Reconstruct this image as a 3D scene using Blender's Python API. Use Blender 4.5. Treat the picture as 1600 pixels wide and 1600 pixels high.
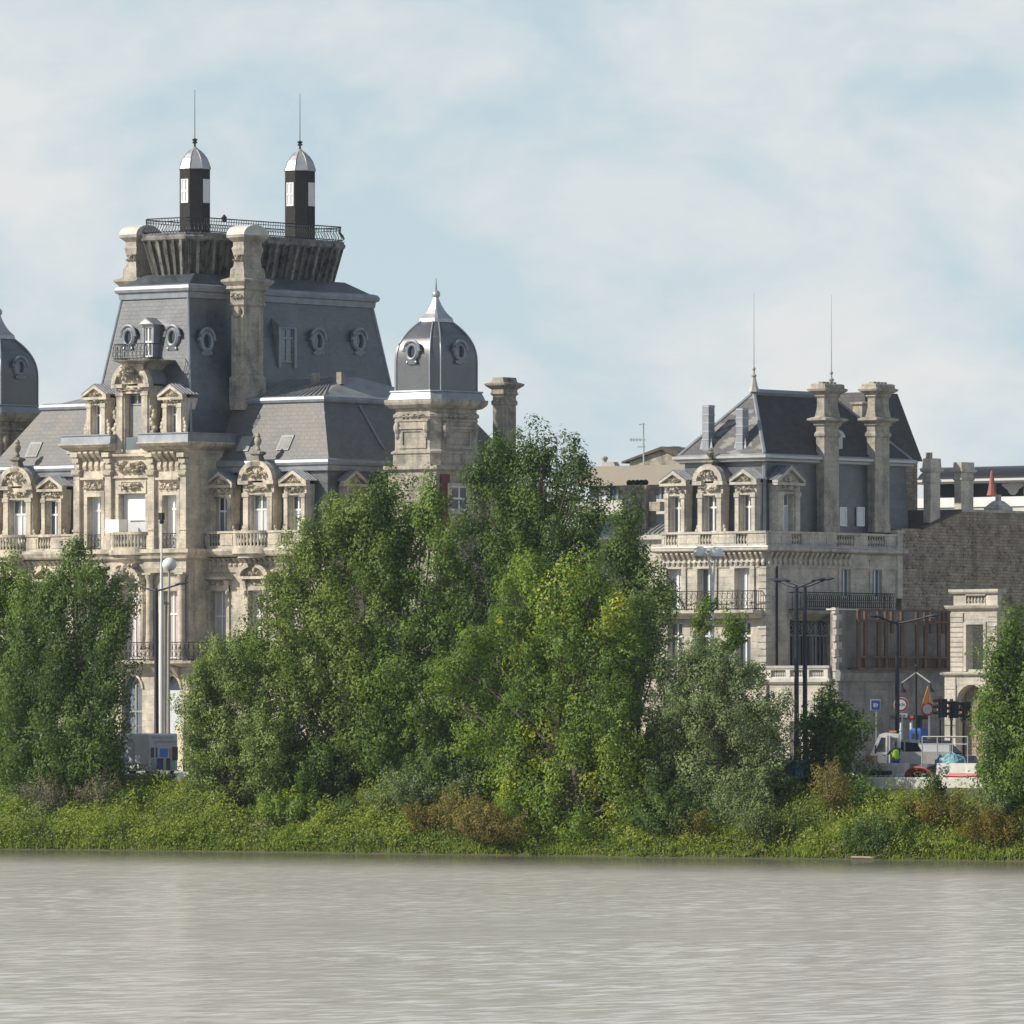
import bpy, bmesh, math, random
import numpy as np
from mathutils import Vector

for o in list(bpy.data.objects): bpy.data.objects.remove(o)
scene = bpy.context.scene
COL = scene.collection
R = math.radians
PI = math.pi

# ---------------------------------------------------------------- camera
# world axes: x runs along the quay, y inland from the water's edge, z up from the water
A = R(39.0); CA, SA = math.cos(A), math.sin(A)
FPX, HOR, EYE = 13440.0, 1134.0, 6.0          # focal length and horizon row for a 1600 px frame, eye height
CX, CY = 397.0*SA, -397.0*CA
cam_d = bpy.data.cameras.new('camera')
cam = bpy.data.objects.new('camera', cam_d); COL.objects.link(cam)
cam.location = (CX, CY, EYE); cam.rotation_euler = (R(90), 0, A)
cam_d.sensor_width = 36; cam_d.lens = FPX/1600*36
cam_d.shift_y = (HOR-800)/1600
cam_d.clip_start = 1; cam_d.clip_end = 8000
scene.camera = cam

def X(px, y):                # x of the point seen in column px on the plane at depth y
    k = (px-800)/FPX; return CX+(y-CY)*(k*CA-SA)/(CA+k*SA)
def YD(px, x):               # y of the point seen in column px on the plane at x
    k = (px-800)/FPX; return CY+(x-CX)*(CA+k*SA)/(k*CA-SA)
def depth(x, y): return -(x-CX)*SA+(y-CY)*CA
def Z(py, x, y): return EYE-(py-HOR)/FPX*depth(x, y)
def W(px, py, y):
    x = X(px, y); return Vector((x, y, Z(py, x, y)))
def PXS(x, y): return FPX/depth(x, y)      # pixels per metre there

# ---------------------------------------------------------------- light
SUN = Vector((-0.52, -0.655, 0.55)).normalized()      # towards the sun
wd = bpy.data.worlds.new('World'); scene.world = wd; wd.use_nodes = True
nt = wd.node_tree; nt.nodes.clear()
def N(tree, t, **kw):
    n = tree.nodes.new(t)
    for k, v in kw.items(): setattr(n, k, v)
    return n
out = N(nt, 'ShaderNodeOutputWorld'); bg = N(nt, 'ShaderNodeBackground')
sky = N(nt, 'ShaderNodeTexSky', sky_type='NISHITA', sun_disc=False)
sky.sun_elevation = math.asin(SUN.z); sky.sun_rotation = math.atan2(SUN.x, SUN.y)
sky.air_density = 1.0; sky.dust_density = 0.6; sky.ozone_density = 1.6; sky.altitude = 0
tc = N(nt, 'ShaderNodeTexCoord')
mp = N(nt, 'ShaderNodeMapping'); mp.inputs['Scale'].default_value = (31, 31, 52); mp.inputs['Location'].default_value = (3.1, 1.7, 0.35)
nz = N(nt, 'ShaderNodeTexNoise'); nz.inputs['Scale'].default_value = 1.0; nz.inputs['Detail'].default_value = 9; nz.inputs['Roughness'].default_value = 0.55
nz.inputs['Distortion'].default_value = 0.25
cr = N(nt, 'ShaderNodeValToRGB'); cr.color_ramp.elements[0].position = 0.41; cr.color_ramp.elements[1].position = 0.64
cr.color_ramp.elements[0].color = (0.0, 0.0, 0.0, 1); cr.color_ramp.elements[1].color = (0.95, 0.95, 0.95, 1)
# haze thickens towards the horizon, as seen through more air; so does the cloud cover
sz = N(nt, 'ShaderNodeSeparateXYZ'); om = N(nt, 'ShaderNodeMath', operation='SUBTRACT'); om.inputs[0].default_value = 1.0; om.use_clamp = True
pw = N(nt, 'ShaderNodeMath', operation='POWER'); pw.inputs[1].default_value = 3.5
hf = N(nt, 'ShaderNodeMath', operation='MULTIPLY'); hf.inputs[1].default_value = 0.9
cf = N(nt, 'ShaderNodeMapRange'); cf.inputs[3].default_value = 0.3; cf.inputs[4].default_value = 1.0
cm_ = N(nt, 'ShaderNodeMath', operation='MULTIPLY')
hz = N(nt, 'ShaderNodeMixRGB'); hz.inputs[2].default_value = (6.15, 7.6, 8.65, 1)                                # horizon haze
mx = N(nt, 'ShaderNodeMixRGB'); mx.inputs[2].default_value = (8.55, 8.5, 8.35, 1)                                   # cloud white
L = nt.links.new
L(tc.outputs['Generated'], mp.inputs['Vector']); L(mp.outputs[0], nz.inputs['Vector']); L(nz.outputs['Fac'], cr.inputs[0])
L(tc.outputs['Generated'], sz.inputs[0]); L(sz.outputs[2], om.inputs[1]); L(om.outputs[0], pw.inputs[0]); L(pw.outputs[0], hf.inputs[0]); L(hf.outputs[0], hz.inputs[0])
L(pw.outputs[0], cf.inputs[0]); L(cf.outputs[0], cm_.inputs[0]); L(cr.outputs[0], cm_.inputs[1]); L(cm_.outputs[0], mx.inputs[0])
L(sky.outputs[0], hz.inputs[1]); L(hz.outputs[0], mx.inputs[1]); L(mx.outputs[0], bg.inputs[0])
bg.inputs[1].default_value = 0.098
L(bg.outputs[0], out.inputs[0])
sl = bpy.data.lights.new('sun', 'SUN'); sl.energy = 5.0; sl.angle = R(0.6); sl.color = (1.0, 0.93, 0.81)
so = bpy.data.objects.new('sun', sl); COL.objects.link(so)
so.rotation_euler = (-SUN).to_track_quat('-Z', 'Y').to_euler(); so.location = (0, -60, 120)
scene.view_settings.view_transform = 'Standard'; scene.view_settings.look = 'None'
scene.view_settings.exposure = 0.0; scene.view_settings.gamma = 1.0
scene.view_settings.use_curve_mapping = False

# ---------------------------------------------------------------- helpers
ROOT = {}
def tag(o, label=None, cat=None, group=None, kind=None):
    if label: o['label'] = label
    if cat: o['category'] = cat
    if group: o['group'] = group
    if kind: o['kind'] = kind
    return o
def thing(name, loc, label, cat, group=None):
    o = bpy.data.objects.new(name, None); COL.objects.link(o); o.location = loc
    o.empty_display_size = 0.5
    ROOT[o.name] = Vector(loc); return tag(o, label, cat, group)
class Fr:                      # wall frame: u to the right as seen from outside, d inwards, z up
    def __init__(s, ox, oy, side=False): s.ox, s.oy, s.side = ox, oy, side
    def __call__(s, u, d, z):
        return (s.ox-d, s.oy+u, z) if s.side else (s.ox+u, s.oy+d, z)
ID = Fr(0, 0)
class MB:
    def __init__(s, fr=ID): s.v = []; s.f = []; s.fr = fr
    def add(s, vs, fs):
        n = len(s.v); s.v += [s.fr(*p) for p in vs]; s.f += [[i+n for i in f] for f in fs]; return s
    def box(s, a, b, c, d, e, f):
        return s.add([(a,c,e),(b,c,e),(b,d,e),(a,d,e),(a,c,f),(b,c,f),(b,d,f),(a,d,f)],
                     [(0,3,2,1),(4,5,6,7),(0,1,5,4),(1,2,6,5),(2,3,7,6),(3,0,4,7)])
    def loft(s, rings, cap=True):
        n = len(rings[0]); vs = [p for r in rings for p in r]; fs = []
        for k in range(len(rings)-1):
            for i in range(n):
                j = (i+1) % n; fs.append((k*n+i, k*n+j, (k+1)*n+j, (k+1)*n+i))
        if cap: fs.append(tuple(reversed(range(n)))); fs.append(tuple((len(rings)-1)*n+i for i in range(n)))
        return s.add(vs, fs)
    def rects(s, lst, cap=True):     # lst of (u0,u1,d0,d1,z)
        return s.loft([[(a,c,z),(b,c,z),(b,d,z),(a,d,z)] for a,b,c,d,z in lst], cap)
    def prism(s, pts, axis, a, b):
        if axis == 'd': r = [[(p[0],t,p[1]) for p in pts] for t in (a,b)]
        elif axis == 'u': r = [[(t,p[0],p[1]) for p in pts] for t in (a,b)]
        else: r = [[(p[0],p[1],t) for p in pts] for t in (a,b)]
        return s.loft(r)
    def lathe(s, c, prof, n=10, cap=True):
        return s.loft([[(c[0]+r*math.cos(2*PI*i/n+PI/n), c[1]+r*math.sin(2*PI*i/n+PI/n), z) for i in range(n)] for r, z in prof], cap)
    def tube(s, pts, rad, n=6):
        pts = [Vector(p) for p in pts]
        if not isinstance(rad, (list, tuple)): rad = [rad]*len(pts)
        rings = []
        for i, p in enumerate(pts):
            t = (pts[min(i+1, len(pts)-1)]-pts[max(i-1, 0)]).normalized()
            a = t.cross(Vector((0,0,1)) if abs(t.z) < .9 else Vector((1,0,0))).normalized(); b = t.cross(a)
            rings.append([tuple(p+(a*math.cos(2*PI*k/n)+b*math.sin(2*PI*k/n))*rad[i]) for k in range(n)])
        return s.loft(rings)
    def ball(s, c, r, n=8, m=5):
        if not isinstance(r, (list, tuple)): r = (r, r, r)
        rings = []
        for k in range(m+1):
            th = PI*k/m; q = max(math.sin(th), .02)
            rings.append([(c[0]+r[0]*q*math.cos(2*PI*i/n), c[1]+r[1]*q*math.sin(2*PI*i/n), c[2]-r[2]*math.cos(th)) for i in range(n)])
        return s.loft(rings)
    def carve(s, u, d, z, w, h, seed=0, n=12, t=.1):   # carved ornament: scrolls and lumps proud of a face at depth d
        rg = random.Random(seed)
        s.ball((u, d, z), (w*.13, t*1.7, h*.34), 7, 4); n = int(n*1.7)
        for i in range(n):
            q = (i+.5)/n; sg = -1 if i % 2 else 1
            s.ball((u+sg*w*.5*(q*.75+.18)+rg.uniform(-.02,.02), d, z+h*.5*rg.uniform(-.75,.75)*(1-.3*q)), (w*.045+rg.uniform(0,.03), t*rg.uniform(.8,1.9), h*rg.uniform(.07,.16)), 6, 4)
        return s
    def build(s, name, mat, parent=None, smooth=False, label=None, kind=None):
        base = Vector((0,0,0))
        if parent is not None:
            base = ROOT[parent.name]
        me = bpy.data.meshes.new(name); me.from_pydata([(p[0]-base.x, p[1]-base.y, p[2]-base.z) for p in s.v], [], s.f)
        bm = bmesh.new(); bm.from_mesh(me); bmesh.ops.recalc_face_normals(bm, faces=bm.faces); bm.to_mesh(me); bm.free()
        me.materials.append(mat)
        if smooth:
            me.polygons.foreach_set('use_smooth', [True]*len(me.polygons))
            try: me.set_sharp_from_angle(angle=R(38))
            except Exception: pass
        o = bpy.data.objects.new(name, me); COL.objects.link(o)
        if parent is not None: o.parent = parent
        ROOT[o.name] = base
        if label: o['label'] = label
        if kind: o['kind'] = kind
        return o
def B(*a): return MB().box(*a)

# ---------------------------------------------------------------- materials
M = {}
def newmat(name):
    m = bpy.data.materials.new(name); m.use_nodes = True; t = m.node_tree
    b = t.nodes['Principled BSDF']; M[name] = m; return m, t, b
def plain(name, col, rough=.6, metal=0, spec=.4, vary=.12, scale=3.0, bump=0.0, stretch=(1,1,1)):
    m, t, b = newmat(name)
    g = N(t, 'ShaderNodeNewGeometry'); mp = N(t, 'ShaderNodeMapping'); mp.inputs['Scale'].default_value = [scale*q for q in stretch]
    n = N(t, 'ShaderNodeTexNoise'); n.inputs['Detail'].default_value = 5; n.inputs['Scale'].default_value = 1
    r = N(t, 'ShaderNodeMapRange'); r.inputs[1].default_value = .3; r.inputs[2].default_value = .7; r.inputs[3].default_value = 1-vary; r.inputs[4].default_value = 1+vary
    v = N(t, 'ShaderNodeHueSaturation'); v.inputs['Color'].default_value = (*col, 1)
    k = t.links.new
    k(g.outputs['Position'], mp.inputs[0]); k(mp.outputs[0], n.inputs['Vector']); k(n.outputs['Fac'], r.inputs[0]); k(r.outputs[0], v.inputs['Value']); k(v.outputs[0], b.inputs['Base Color'])
    b.inputs['Roughness'].default_value = rough; b.inputs['Metallic'].default_value = metal; b.inputs['Specular IOR Level'].default_value = spec
    if bump:
        bp = N(t, 'ShaderNodeBump'); bp.inputs['Distance'].default_value = bump; k(n.outputs['Fac'], bp.inputs['Height']); k(bp.outputs[0], b.inputs['Normal'])
    return m
def masonry(name, c1, c2, stain, stain_amt=.5, bw=.7, bh=.33, mortar=.008, joint=.82, bump=.008, rough=.85, streak=True, blotch=1.1, spec=.3):
    """dressed stone or slate: courses as fine relief, block-to-block tone, soot and rain stains"""
    m, t, b = newmat(name); k = t.links.new
    g = N(t, 'ShaderNodeNewGeometry'); s = N(t, 'ShaderNodeSeparateXYZ'); k(g.outputs['Position'], s.inputs[0])
    ad = N(t, 'ShaderNodeMath', operation='ADD'); k(s.outputs[0], ad.inputs[0]); k(s.outputs[1], ad.inputs[1])
    cb = N(t, 'ShaderNodeCombineXYZ'); k(ad.outputs[0], cb.inputs[0]); k(s.outputs[2], cb.inputs[1])
    br = N(t, 'ShaderNodeTexBrick'); k(cb.outputs[0], br.inputs['Vector'])
    br.inputs['Scale'].default_value = 1; br.inputs['Brick Width'].default_value = bw; br.inputs['Row Height'].default_value = bh
    br.inputs['Mortar Size'].default_value = mortar; br.inputs['Mortar Smooth'].default_value = .3
    br.inputs['Color1'].default_value = (*c1, 1); br.inputs['Color2'].default_value = (*c2, 1)
    br.inputs['Mortar'].default_value = tuple([joint*(c1[i]+c2[i])/2 for i in range(3)]+[1])
    n1 = N(t, 'ShaderNodeTexNoise'); n1.inputs['Scale'].default_value = blotch; n1.inputs['Detail'].default_value = 7; n1.inputs['Roughness'].default_value = .62
    k(g.outputs['Position'], n1.inputs['Vector'])
    r1 = N(t, 'ShaderNodeMapRange'); r1.inputs[1].default_value = .43; r1.inputs[2].default_value = .66; r1.inputs[4].default_value = stain_amt; k(n1.outputs['Fac'], r1.inputs[0])
    m1 = N(t, 'ShaderNodeMixRGB'); m1.inputs[2].default_value = (*stain, 1); k(br.outputs['Color'], m1.inputs[1]); k(r1.outputs[0], m1.inputs[0])
    last = m1
    if streak:
        mp = N(t, 'ShaderNodeMapping'); mp.inputs['Scale'].default_value = (3.2, 3.2, .22); k(g.outputs['Position'], mp.inputs[0])
        n2 = N(t, 'ShaderNodeTexNoise'); n2.inputs['Scale'].default_value = 1; n2.inputs['Detail'].default_value = 4; k(mp.outputs[0], n2.inputs['Vector'])
        r2 = N(t, 'ShaderNodeMapRange'); r2.inputs[1].default_value = .52; r2.inputs[2].default_value = .75; r2.inputs[4].default_value = stain_amt*.8; k(n2.outputs['Fac'], r2.inputs[0])
        m2 = N(t, 'ShaderNodeMixRGB'); m2.inputs[2].default_value = (*[q*.8 for q in stain], 1); k(last.outputs[0], m2.inputs[1]); k(r2.outputs[0], m2.inputs[0]); last = m2
    n3 = N(t, 'ShaderNodeTexNoise'); n3.inputs['Scale'].default_value = 9; n3.inputs['Detail'].default_value = 4; k(g.outputs['Position'], n3.inputs['Vector'])
    r3 = N(t, 'ShaderNodeMapRange'); r3.inputs[1].default_value = .3; r3.inputs[2].default_value = .7; r3.inputs[3].default_value = .86; r3.inputs[4].default_value = 1.14; k(n3.outputs['Fac'], r3.inputs[0])
    hs = N(t, 'ShaderNodeHueSaturation'); k(last.outputs[0], hs.inputs['Color']); k(r3.outputs[0], hs.inputs['Value']); k(hs.outputs[0], b.inputs['Base Color'])
    hm = N(t, 'ShaderNodeMath', operation='MULTIPLY_ADD'); hm.inputs[1].default_value = -1; k(br.outputs['Fac'], hm.inputs[0])
    h2 = N(t, 'ShaderNodeMath', operation='MULTIPLY'); h2.inputs[1].default_value = .5; k(n3.outputs['Fac'], h2.inputs[0]); k(h2.outputs[0], hm.inputs[2])
    bp = N(t, 'ShaderNodeBump'); bp.inputs['Distance'].default_value = bump; bp.inputs['Strength'].default_value = .8; k(hm.outputs[0], bp.inputs['Height']); k(bp.outputs[0], b.inputs['Normal'])
    b.inputs['Roughness'].default_value = rough; b.inputs['Specular IOR Level'].default_value = spec
    return m
LIME = masonry('limestone', (.64,.565,.45), (.57,.505,.405), (.20,.193,.18), .6)
LIMEG = masonry('greyed_limestone', (.47,.425,.35), (.42,.385,.32), (.15,.14,.125), .75)
LIME2 = masonry('carved_limestone', (.64,.565,.45), (.64,.565,.45), (.15,.143,.13), .65, bw=9, bh=9, mortar=0)
TOWN = masonry('townhouse_limestone', (.62,.565,.475), (.55,.505,.425), (.20,.195,.185), .55)
SOOT = masonry('weathered_stone', (.40,.36,.29), (.36,.33,.27), (.085,.08,.075), .8, bw=.55, bh=.3)
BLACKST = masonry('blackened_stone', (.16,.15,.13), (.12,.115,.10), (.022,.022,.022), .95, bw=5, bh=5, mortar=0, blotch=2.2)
RUBBLE = masonry('rubble_stone', (.33,.27,.205), (.44,.37,.29), (.17,.14,.11), .7, bw=.32, bh=.16, mortar=.018, joint=.75, bump=.04, blotch=1.2)
SLATE = masonry('slate', (.030,.039,.054), (.062,.072,.088), (.15,.148,.14), .5, bw=.42, bh=.22, mortar=.012, bump=.004, rough=.39, blotch=.5, spec=1.0)
SLATE2 = masonry('brown_slate', (.100,.102,.108), (.140,.138,.136), (.18,.150,.11), .55, bw=.42, bh=.22, mortar=.012, bump=.004, rough=.5, spec=.8, blotch=.5)
SLATE3 = masonry('patched_slate', (.11,.11,.11), (.14,.135,.13), (.34,.33,.31), .0, bw=.5, bh=.2, mortar=.008, bump=.008, rough=.6, blotch=1.4)
LEAD = plain('lead_sheet', (.27,.29,.32), .45, .3, .5, .16, 2.0)
ZINC = plain('zinc_sheet', (.30,.31,.33), .42, .4, .5, .14, 1.5)
ZINC2 = plain('bright_zinc', (.46,.46,.455), .38, .4, .5, .1, 2.0)
ROOFZ = plain('weathered_zinc_roof', (.30,.31,.30), .5, .3, .5, .2, 1.2)
TAR = plain('tarred_boards', (.028,.027,.027), .75, 0, .3, .2, 4)
IRON = plain('wrought_iron', (.035,.035,.038), .55, .3, .4, .15, 6)
IRONG = plain('grey_iron', (.30,.31,.30), .5, .3, .4, .15, 6)
WHITE = plain('white_paint', (.78,.77,.74), .5, 0, .4, .05, 2)
BLIND_GLARE = plain('white_blind_and_glare', (.86,.85,.84), .6, 0, .3, .05, 4, stretch=(1,1,3))
CURT = plain('lilac_curtain', (.52,.46,.47), .25, 0, .6, .1, 5, stretch=(4,4,.4))
CURTW = plain('pale_curtain', (.60,.62,.64), .2, 0, .6, .12, 5, stretch=(4,4,.4))
GLASS = plain('dark_glass', (.035,.045,.055), .06, 0, .8, .2, .7)
ASHG = masonry('grey_ashlar', (.30,.28,.26), (.26,.245,.23), (.12,.115,.11), .6, bw=.6, bh=.3)
GLASSM = plain('grey_glass', (.14,.16,.18), .08, 0, .8, .25, .6)
GLASSB = plain('blue_glass', (.07,.14,.20), .08, 0, .8, .2, .6)
DARK = plain('dark_interior', (.03,.03,.03), .9)
RUST = masonry('rusted_steel', (.17,.105,.075), (.14,.09,.068), (.08,.055,.043), .6, bw=9, bh=9, mortar=0, bump=.003)
CONC = plain('concrete', (.42,.40,.36), .85, 0, .3, .2, 2.5, .01)
CONCW = plain('pale_concrete', (.60,.58,.53), .85, 0, .3, .14, 2.5, .01)
ASPH = plain('asphalt', (.06,.06,.062), .85, 0, .3, .2, 1.0, .004)
BARK = plain('bark', (.085,.07,.055), .9, 0, .2, .35, 6, .03, (1,1,.25))
STEEL = plain('galvanised_steel', (.46,.47,.46), .4, .5, .5, .1, 3)
POLEG = plain('grey_pole', (.44,.42,.38), .5, .2, .4, .08, 2)
NAVY = plain('dark_blue_grey_pole', (.022,.028,.04), .45, .2, .4, .1, 3)
BLACK = plain('black_plastic', (.015,.015,.017), .45)
RED = plain('red_plastic', (.42,.035,.03), .45)
ORANGE = plain('orange_sign', (.75,.28,.03), .5)
BLUE = plain('blue_sign', (.02,.09,.34), .45)
TEAL = plain('teal_tarp', (.16,.34,.38), .5, 0, .4, .5, 2.5)
GRAF = plain('blue_graffiti', (.03,.17,.22), .6, 0, .4, .7, 2.2)
CARP = plain('white_car_paint', (.78,.78,.78), .18, 0, .6, .03, 1)
RUBBER = plain('tyre_rubber', (.02,.02,.02), .8)
BRICKR = plain('brown_roof_tile', (.10,.08,.068), .85, 0, .3, .25, 3, .02)
BEIGE = plain('beige_cladding', (.28,.245,.195), .7, 0, .3, .05, .8)
WINE = plain('wine_red_paint', (.15,.055,.05), .7, 0, .3, .12, 2)
# patched slate: pale bleached patches with clear outlines
def _patch():
    t = SLATE3.node_tree; k = t.links.new; b = t.nodes['Principled BSDF']
    src = b.inputs['Base Color'].links[0].from_socket
    g = N(t, 'ShaderNodeNewGeometry'); mp = N(t, 'ShaderNodeMapping'); mp.inputs['Scale'].default_value = (1.1, 1.1, 2.6)
    n = N(t, 'ShaderNodeTexNoise'); n.inputs['Scale'].default_value = 1; n.inputs['Detail'].default_value = 5
    r = N(t, 'ShaderNodeMapRange'); r.inputs[1].default_value = .53; r.inputs[2].default_value = .57; r.inputs[4].default_value = .75
    m = N(t, 'ShaderNodeMixRGB'); m.inputs[2].default_value = (.30,.29,.27,1)
    k(g.outputs['Position'], mp.inputs[0]); k(mp.outputs[0], n.inputs['Vector']); k(n.outputs['Fac'], r.inputs[0]); k(r.outputs[0], m.inputs[0]); k(src, m.inputs[1]); k(m.outputs[0], b.inputs['Base Color'])
_patch()
# ---------------------------------------------------------------- setting: river, bank, quay
def vnoise(seed):
    rg = np.random.RandomState(seed); T = rg.rand(64, 64)
    def f(x, y):
        x = np.asarray(x, float); y = np.asarray(y, float)
        i = np.floor(x).astype(int); j = np.floor(y).astype(int); a = x-i; b = y-j
        a = a*a*(3-2*a); b = b*b*(3-2*b)
        g = lambda p, q: T[p % 64, q % 64]
        return (g(i,j)*(1-a)+g(i+1,j)*a)*(1-b)+(g(i,j+1)*(1-a)+g(i+1,j+1)*a)*b
    return f
VN = vnoise(5); VN2 = vnoise(9)
def bank_z(x, y):
    x = np.asarray(x, float); y = np.asarray(y, float)
    sh = (VN(x*.11, x*0+3)-.5)*1.1+(VN(x*.5, x*0+9)-.5)*.5          # uneven waterline
    yy = y-sh*np.clip(1-y/6, 0, 1)
    z = np.interp(yy, [-6,-2.5,0,.5,1.6,3.2,5,6.8,8,12], [-2.2,-1,-.02,.3,.75,1.45,2.25,2.85,3.1,3.2])
    b = (VN(x*.45, y*.45)-.5)*.55+(VN2(x*1.3, y*1.3)-.5)*.28
    return z+b*np.clip((yy-.2)/1.2, 0, 1)*np.clip((9-y)/1.5, 0, 1)
def meshobj(name, verts, faces, mat, parent=None):
    me = bpy.data.meshes.new(name); me.from_pydata(verts, [], faces); me.materials.append(mat)
    o = bpy.data.objects.new(name, me); COL.objects.link(o)
    if parent is not None: o.parent = parent
    return o
# river
m, t, b = newmat('river_water'); k = t.links.new
g = N(t, 'ShaderNodeNewGeometry')
def wn(sx, sy, det, rough=.5, rot=0):
    mp = N(t, 'ShaderNodeMapping'); mp.inputs['Scale'].default_value = (sx, sy, 1); mp.inputs['Rotation'].default_value = (0, 0, rot)
    n = N(t, 'ShaderNodeTexNoise'); n.inputs['Scale'].default_value = 1; n.inputs['Detail'].default_value = det; n.inputs['Roughness'].default_value = rough
    k(g.outputs['Position'], mp.inputs[0]); k(mp.outputs[0], n.inputs['Vector']); return n
n1 = wn(2.6, .55, 4, .62, -A); n2 = wn(.02, .06, 4, .55, -A); n3 = wn(.014, .075, 3, .5, -A)
amp = N(t, 'ShaderNodeMapRange'); amp.inputs[1].default_value = .35; amp.inputs[2].default_value = .65; amp.inputs[3].default_value = .25; amp.inputs[4].default_value = 1.0; k(n2.outputs['Fac'], amp.inputs[0])
mu = N(t, 'ShaderNodeMath', operation='MULTIPLY'); k(n1.outputs['Fac'], mu.inputs[0]); k(amp.outputs[0], mu.inputs[1])
# wave slopes straight from the noise, stronger in the rippled bands
sb = N(t, 'ShaderNodeVectorMath', operation='SUBTRACT'); sb.inputs[1].default_value = (.5,.5,.5); k(n1.outputs['Color'], sb.inputs[0])
sc_ = N(t, 'ShaderNodeVectorMath', operation='SCALE'); k(sb.outputs[0], sc_.inputs[0]); sy_ = N(t, 'ShaderNodeSeparateXYZ'); k(g.outputs['Position'], sy_.inputs[0])
nb = N(t, 'ShaderNodeMapRange'); nb.inputs[1].default_value = -44; nb.inputs[2].default_value = -7; nb.inputs[3].default_value = 1; nb.inputs[4].default_value = .06; k(sy_.outputs[1], nb.inputs[0])   # sheltered, smoother water under the bank
am2 = N(t, 'ShaderNodeMath', operation='MULTIPLY'); k(amp.outputs[0], am2.inputs[0]); k(nb.outputs[0], am2.inputs[1]); k(am2.outputs[0], sc_.inputs['Scale'])
fl_ = N(t, 'ShaderNodeVectorMath', operation='MULTIPLY'); fl_.inputs[1].default_value = (.62,.62,0); k(sc_.outputs[0], fl_.inputs[0])
up_ = N(t, 'ShaderNodeVectorMath', operation='ADD'); k(g.outputs['Normal'], up_.inputs[1]); k(fl_.outputs[0], up_.inputs[0])
nm_ = N(t, 'ShaderNodeVectorMath', operation='NORMALIZE'); k(up_.outputs[0], nm_.inputs[0]); gl = N(t, 'ShaderNodeBsdfGlossy'); gl.inputs['Roughness'].default_value = .12; k(nm_.outputs[0], gl.inputs['Normal'])
df = N(t, 'ShaderNodeBsdfDiffuse'); ms = N(t, 'ShaderNodeMixShader'); fr_ = N(t, 'ShaderNodeFresnel'); fr_.inputs['IOR'].default_value = 1.33; k(nm_.outputs[0], fr_.inputs['Normal']); fm_ = N(t, 'ShaderNodeMath', operation='MULTIPLY'); mf_ = N(t, 'ShaderNodeMapRange'); mf_.inputs[1].default_value = .06; mf_.inputs[2].default_value = .8; mf_.inputs[3].default_value = 1.0; mf_.inputs[4].default_value = .58; k(nb.outputs[0], mf_.inputs[0]); k(mf_.outputs[0], fm_.inputs[1]); k(fr_.outputs[0], fm_.inputs[0]); k(fm_.outputs[0], ms.inputs[0])   # silt and foam dull the mirror
k(df.outputs[0], ms.inputs[1]); k(gl.outputs[0], ms.inputs[2]); k(ms.outputs[0], t.nodes['Material Output'].inputs[0])
cm = N(t, 'ShaderNodeMixRGB'); cm.inputs[1].default_value = (.58,.55,.485,1); cm.inputs[2].default_value = (.68,.655,.60,1); k(n3.outputs['Fac'], cm.inputs[0]); sh_ = N(t, 'ShaderNodeMapRange'); sh_.inputs[1].default_value = -30; sh_.inputs[2].default_value = 0; sh_.inputs[3].default_value = 0; sh_.inputs[4].default_value = .8; k(sy_.outputs[1], sh_.inputs[0])
sm_ = N(t, 'ShaderNodeMixRGB'); sm_.inputs[2].default_value = (.30,.235,.14,1); k(sh_.outputs[0], sm_.inputs[0]); k(cm.outputs[0], sm_.inputs[1]); k(sm_.outputs[0], df.inputs['Color'])   # bank's brown reflection painted into the water colour, along with silty shallows
river = meshobj('river', [(-900,-700,-.16),(900,-700,-.16),(900,1.5,-.16),(-900,1.5,-.16)], [(0,1,2,3)], m); tag(river, kind='structure')
# the reach in front of the town: real wavelets, livelier in wind bands
rw = np.random.RandomState(31)
ds = np.arange(130, 418, .46); cs = np.arange(-42, 42.1, .56)
Dg, Cg = np.meshgrid(ds, cs, indexing='ij')
wx = CX+Cg*CA-Dg*SA; wy = CY+Cg*SA+Dg*CA
band = VN(Cg*.012+40, Dg*.035)*.6+VN2(Cg*.03+11, Dg*.09)*.4; band = np.clip((band-.25)*1.9, .12, 1.1)
wz = np.zeros_like(wx)
for i in range(16):
    lam = .95*1.085**i; th = R(38)+rw.normal(0,.55); kx, ky = 2*PI/lam*math.cos(th), 2*PI/lam*math.sin(th)
    wz += .0032*lam*np.sin(kx*wx+ky*wy+rw.uniform(0,2*PI)+2.2*VN(wx*.21+i*3, wy*.21))*(.55 if lam > 5 else 1)
wz *= band; wz *= np.clip((1.0-wy)/42, .04, 1)
okr = wy < 1.3
nc_ = len(cs); idx = np.arange(len(ds)*nc_).reshape(len(ds), nc_)
q = np.stack([idx[:-1,:-1], idx[:-1,1:], idx[1:,1:], idx[1:,:-1]], -1)
keep_ = (okr[:-1,:-1] & okr[1:,1:] & okr[:-1,1:] & okr[1:,:-1])
q = q[keep_]
me = bpy.data.meshes.new('river_wavelets'); me.vertices.add(wx.size); me.vertices.foreach_set('co', np.stack([wx,wy,wz],-1).astype(np.float32).ravel())
me.loops.add(q.size); me.loops.foreach_set('vertex_index', q.astype(np.int32).ravel()); me.polygons.add(len(q)); me.polygons.foreach_set('loop_start', np.arange(0,q.size,4).astype(np.int32))
me.polygons.foreach_set('use_smooth', np.ones(len(q),bool)); me.materials.append(m); me.update(calc_edges=True)
wv = bpy.data.objects.new('river_wavelets', me); COL.objects.link(wv); wv.parent = river
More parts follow.
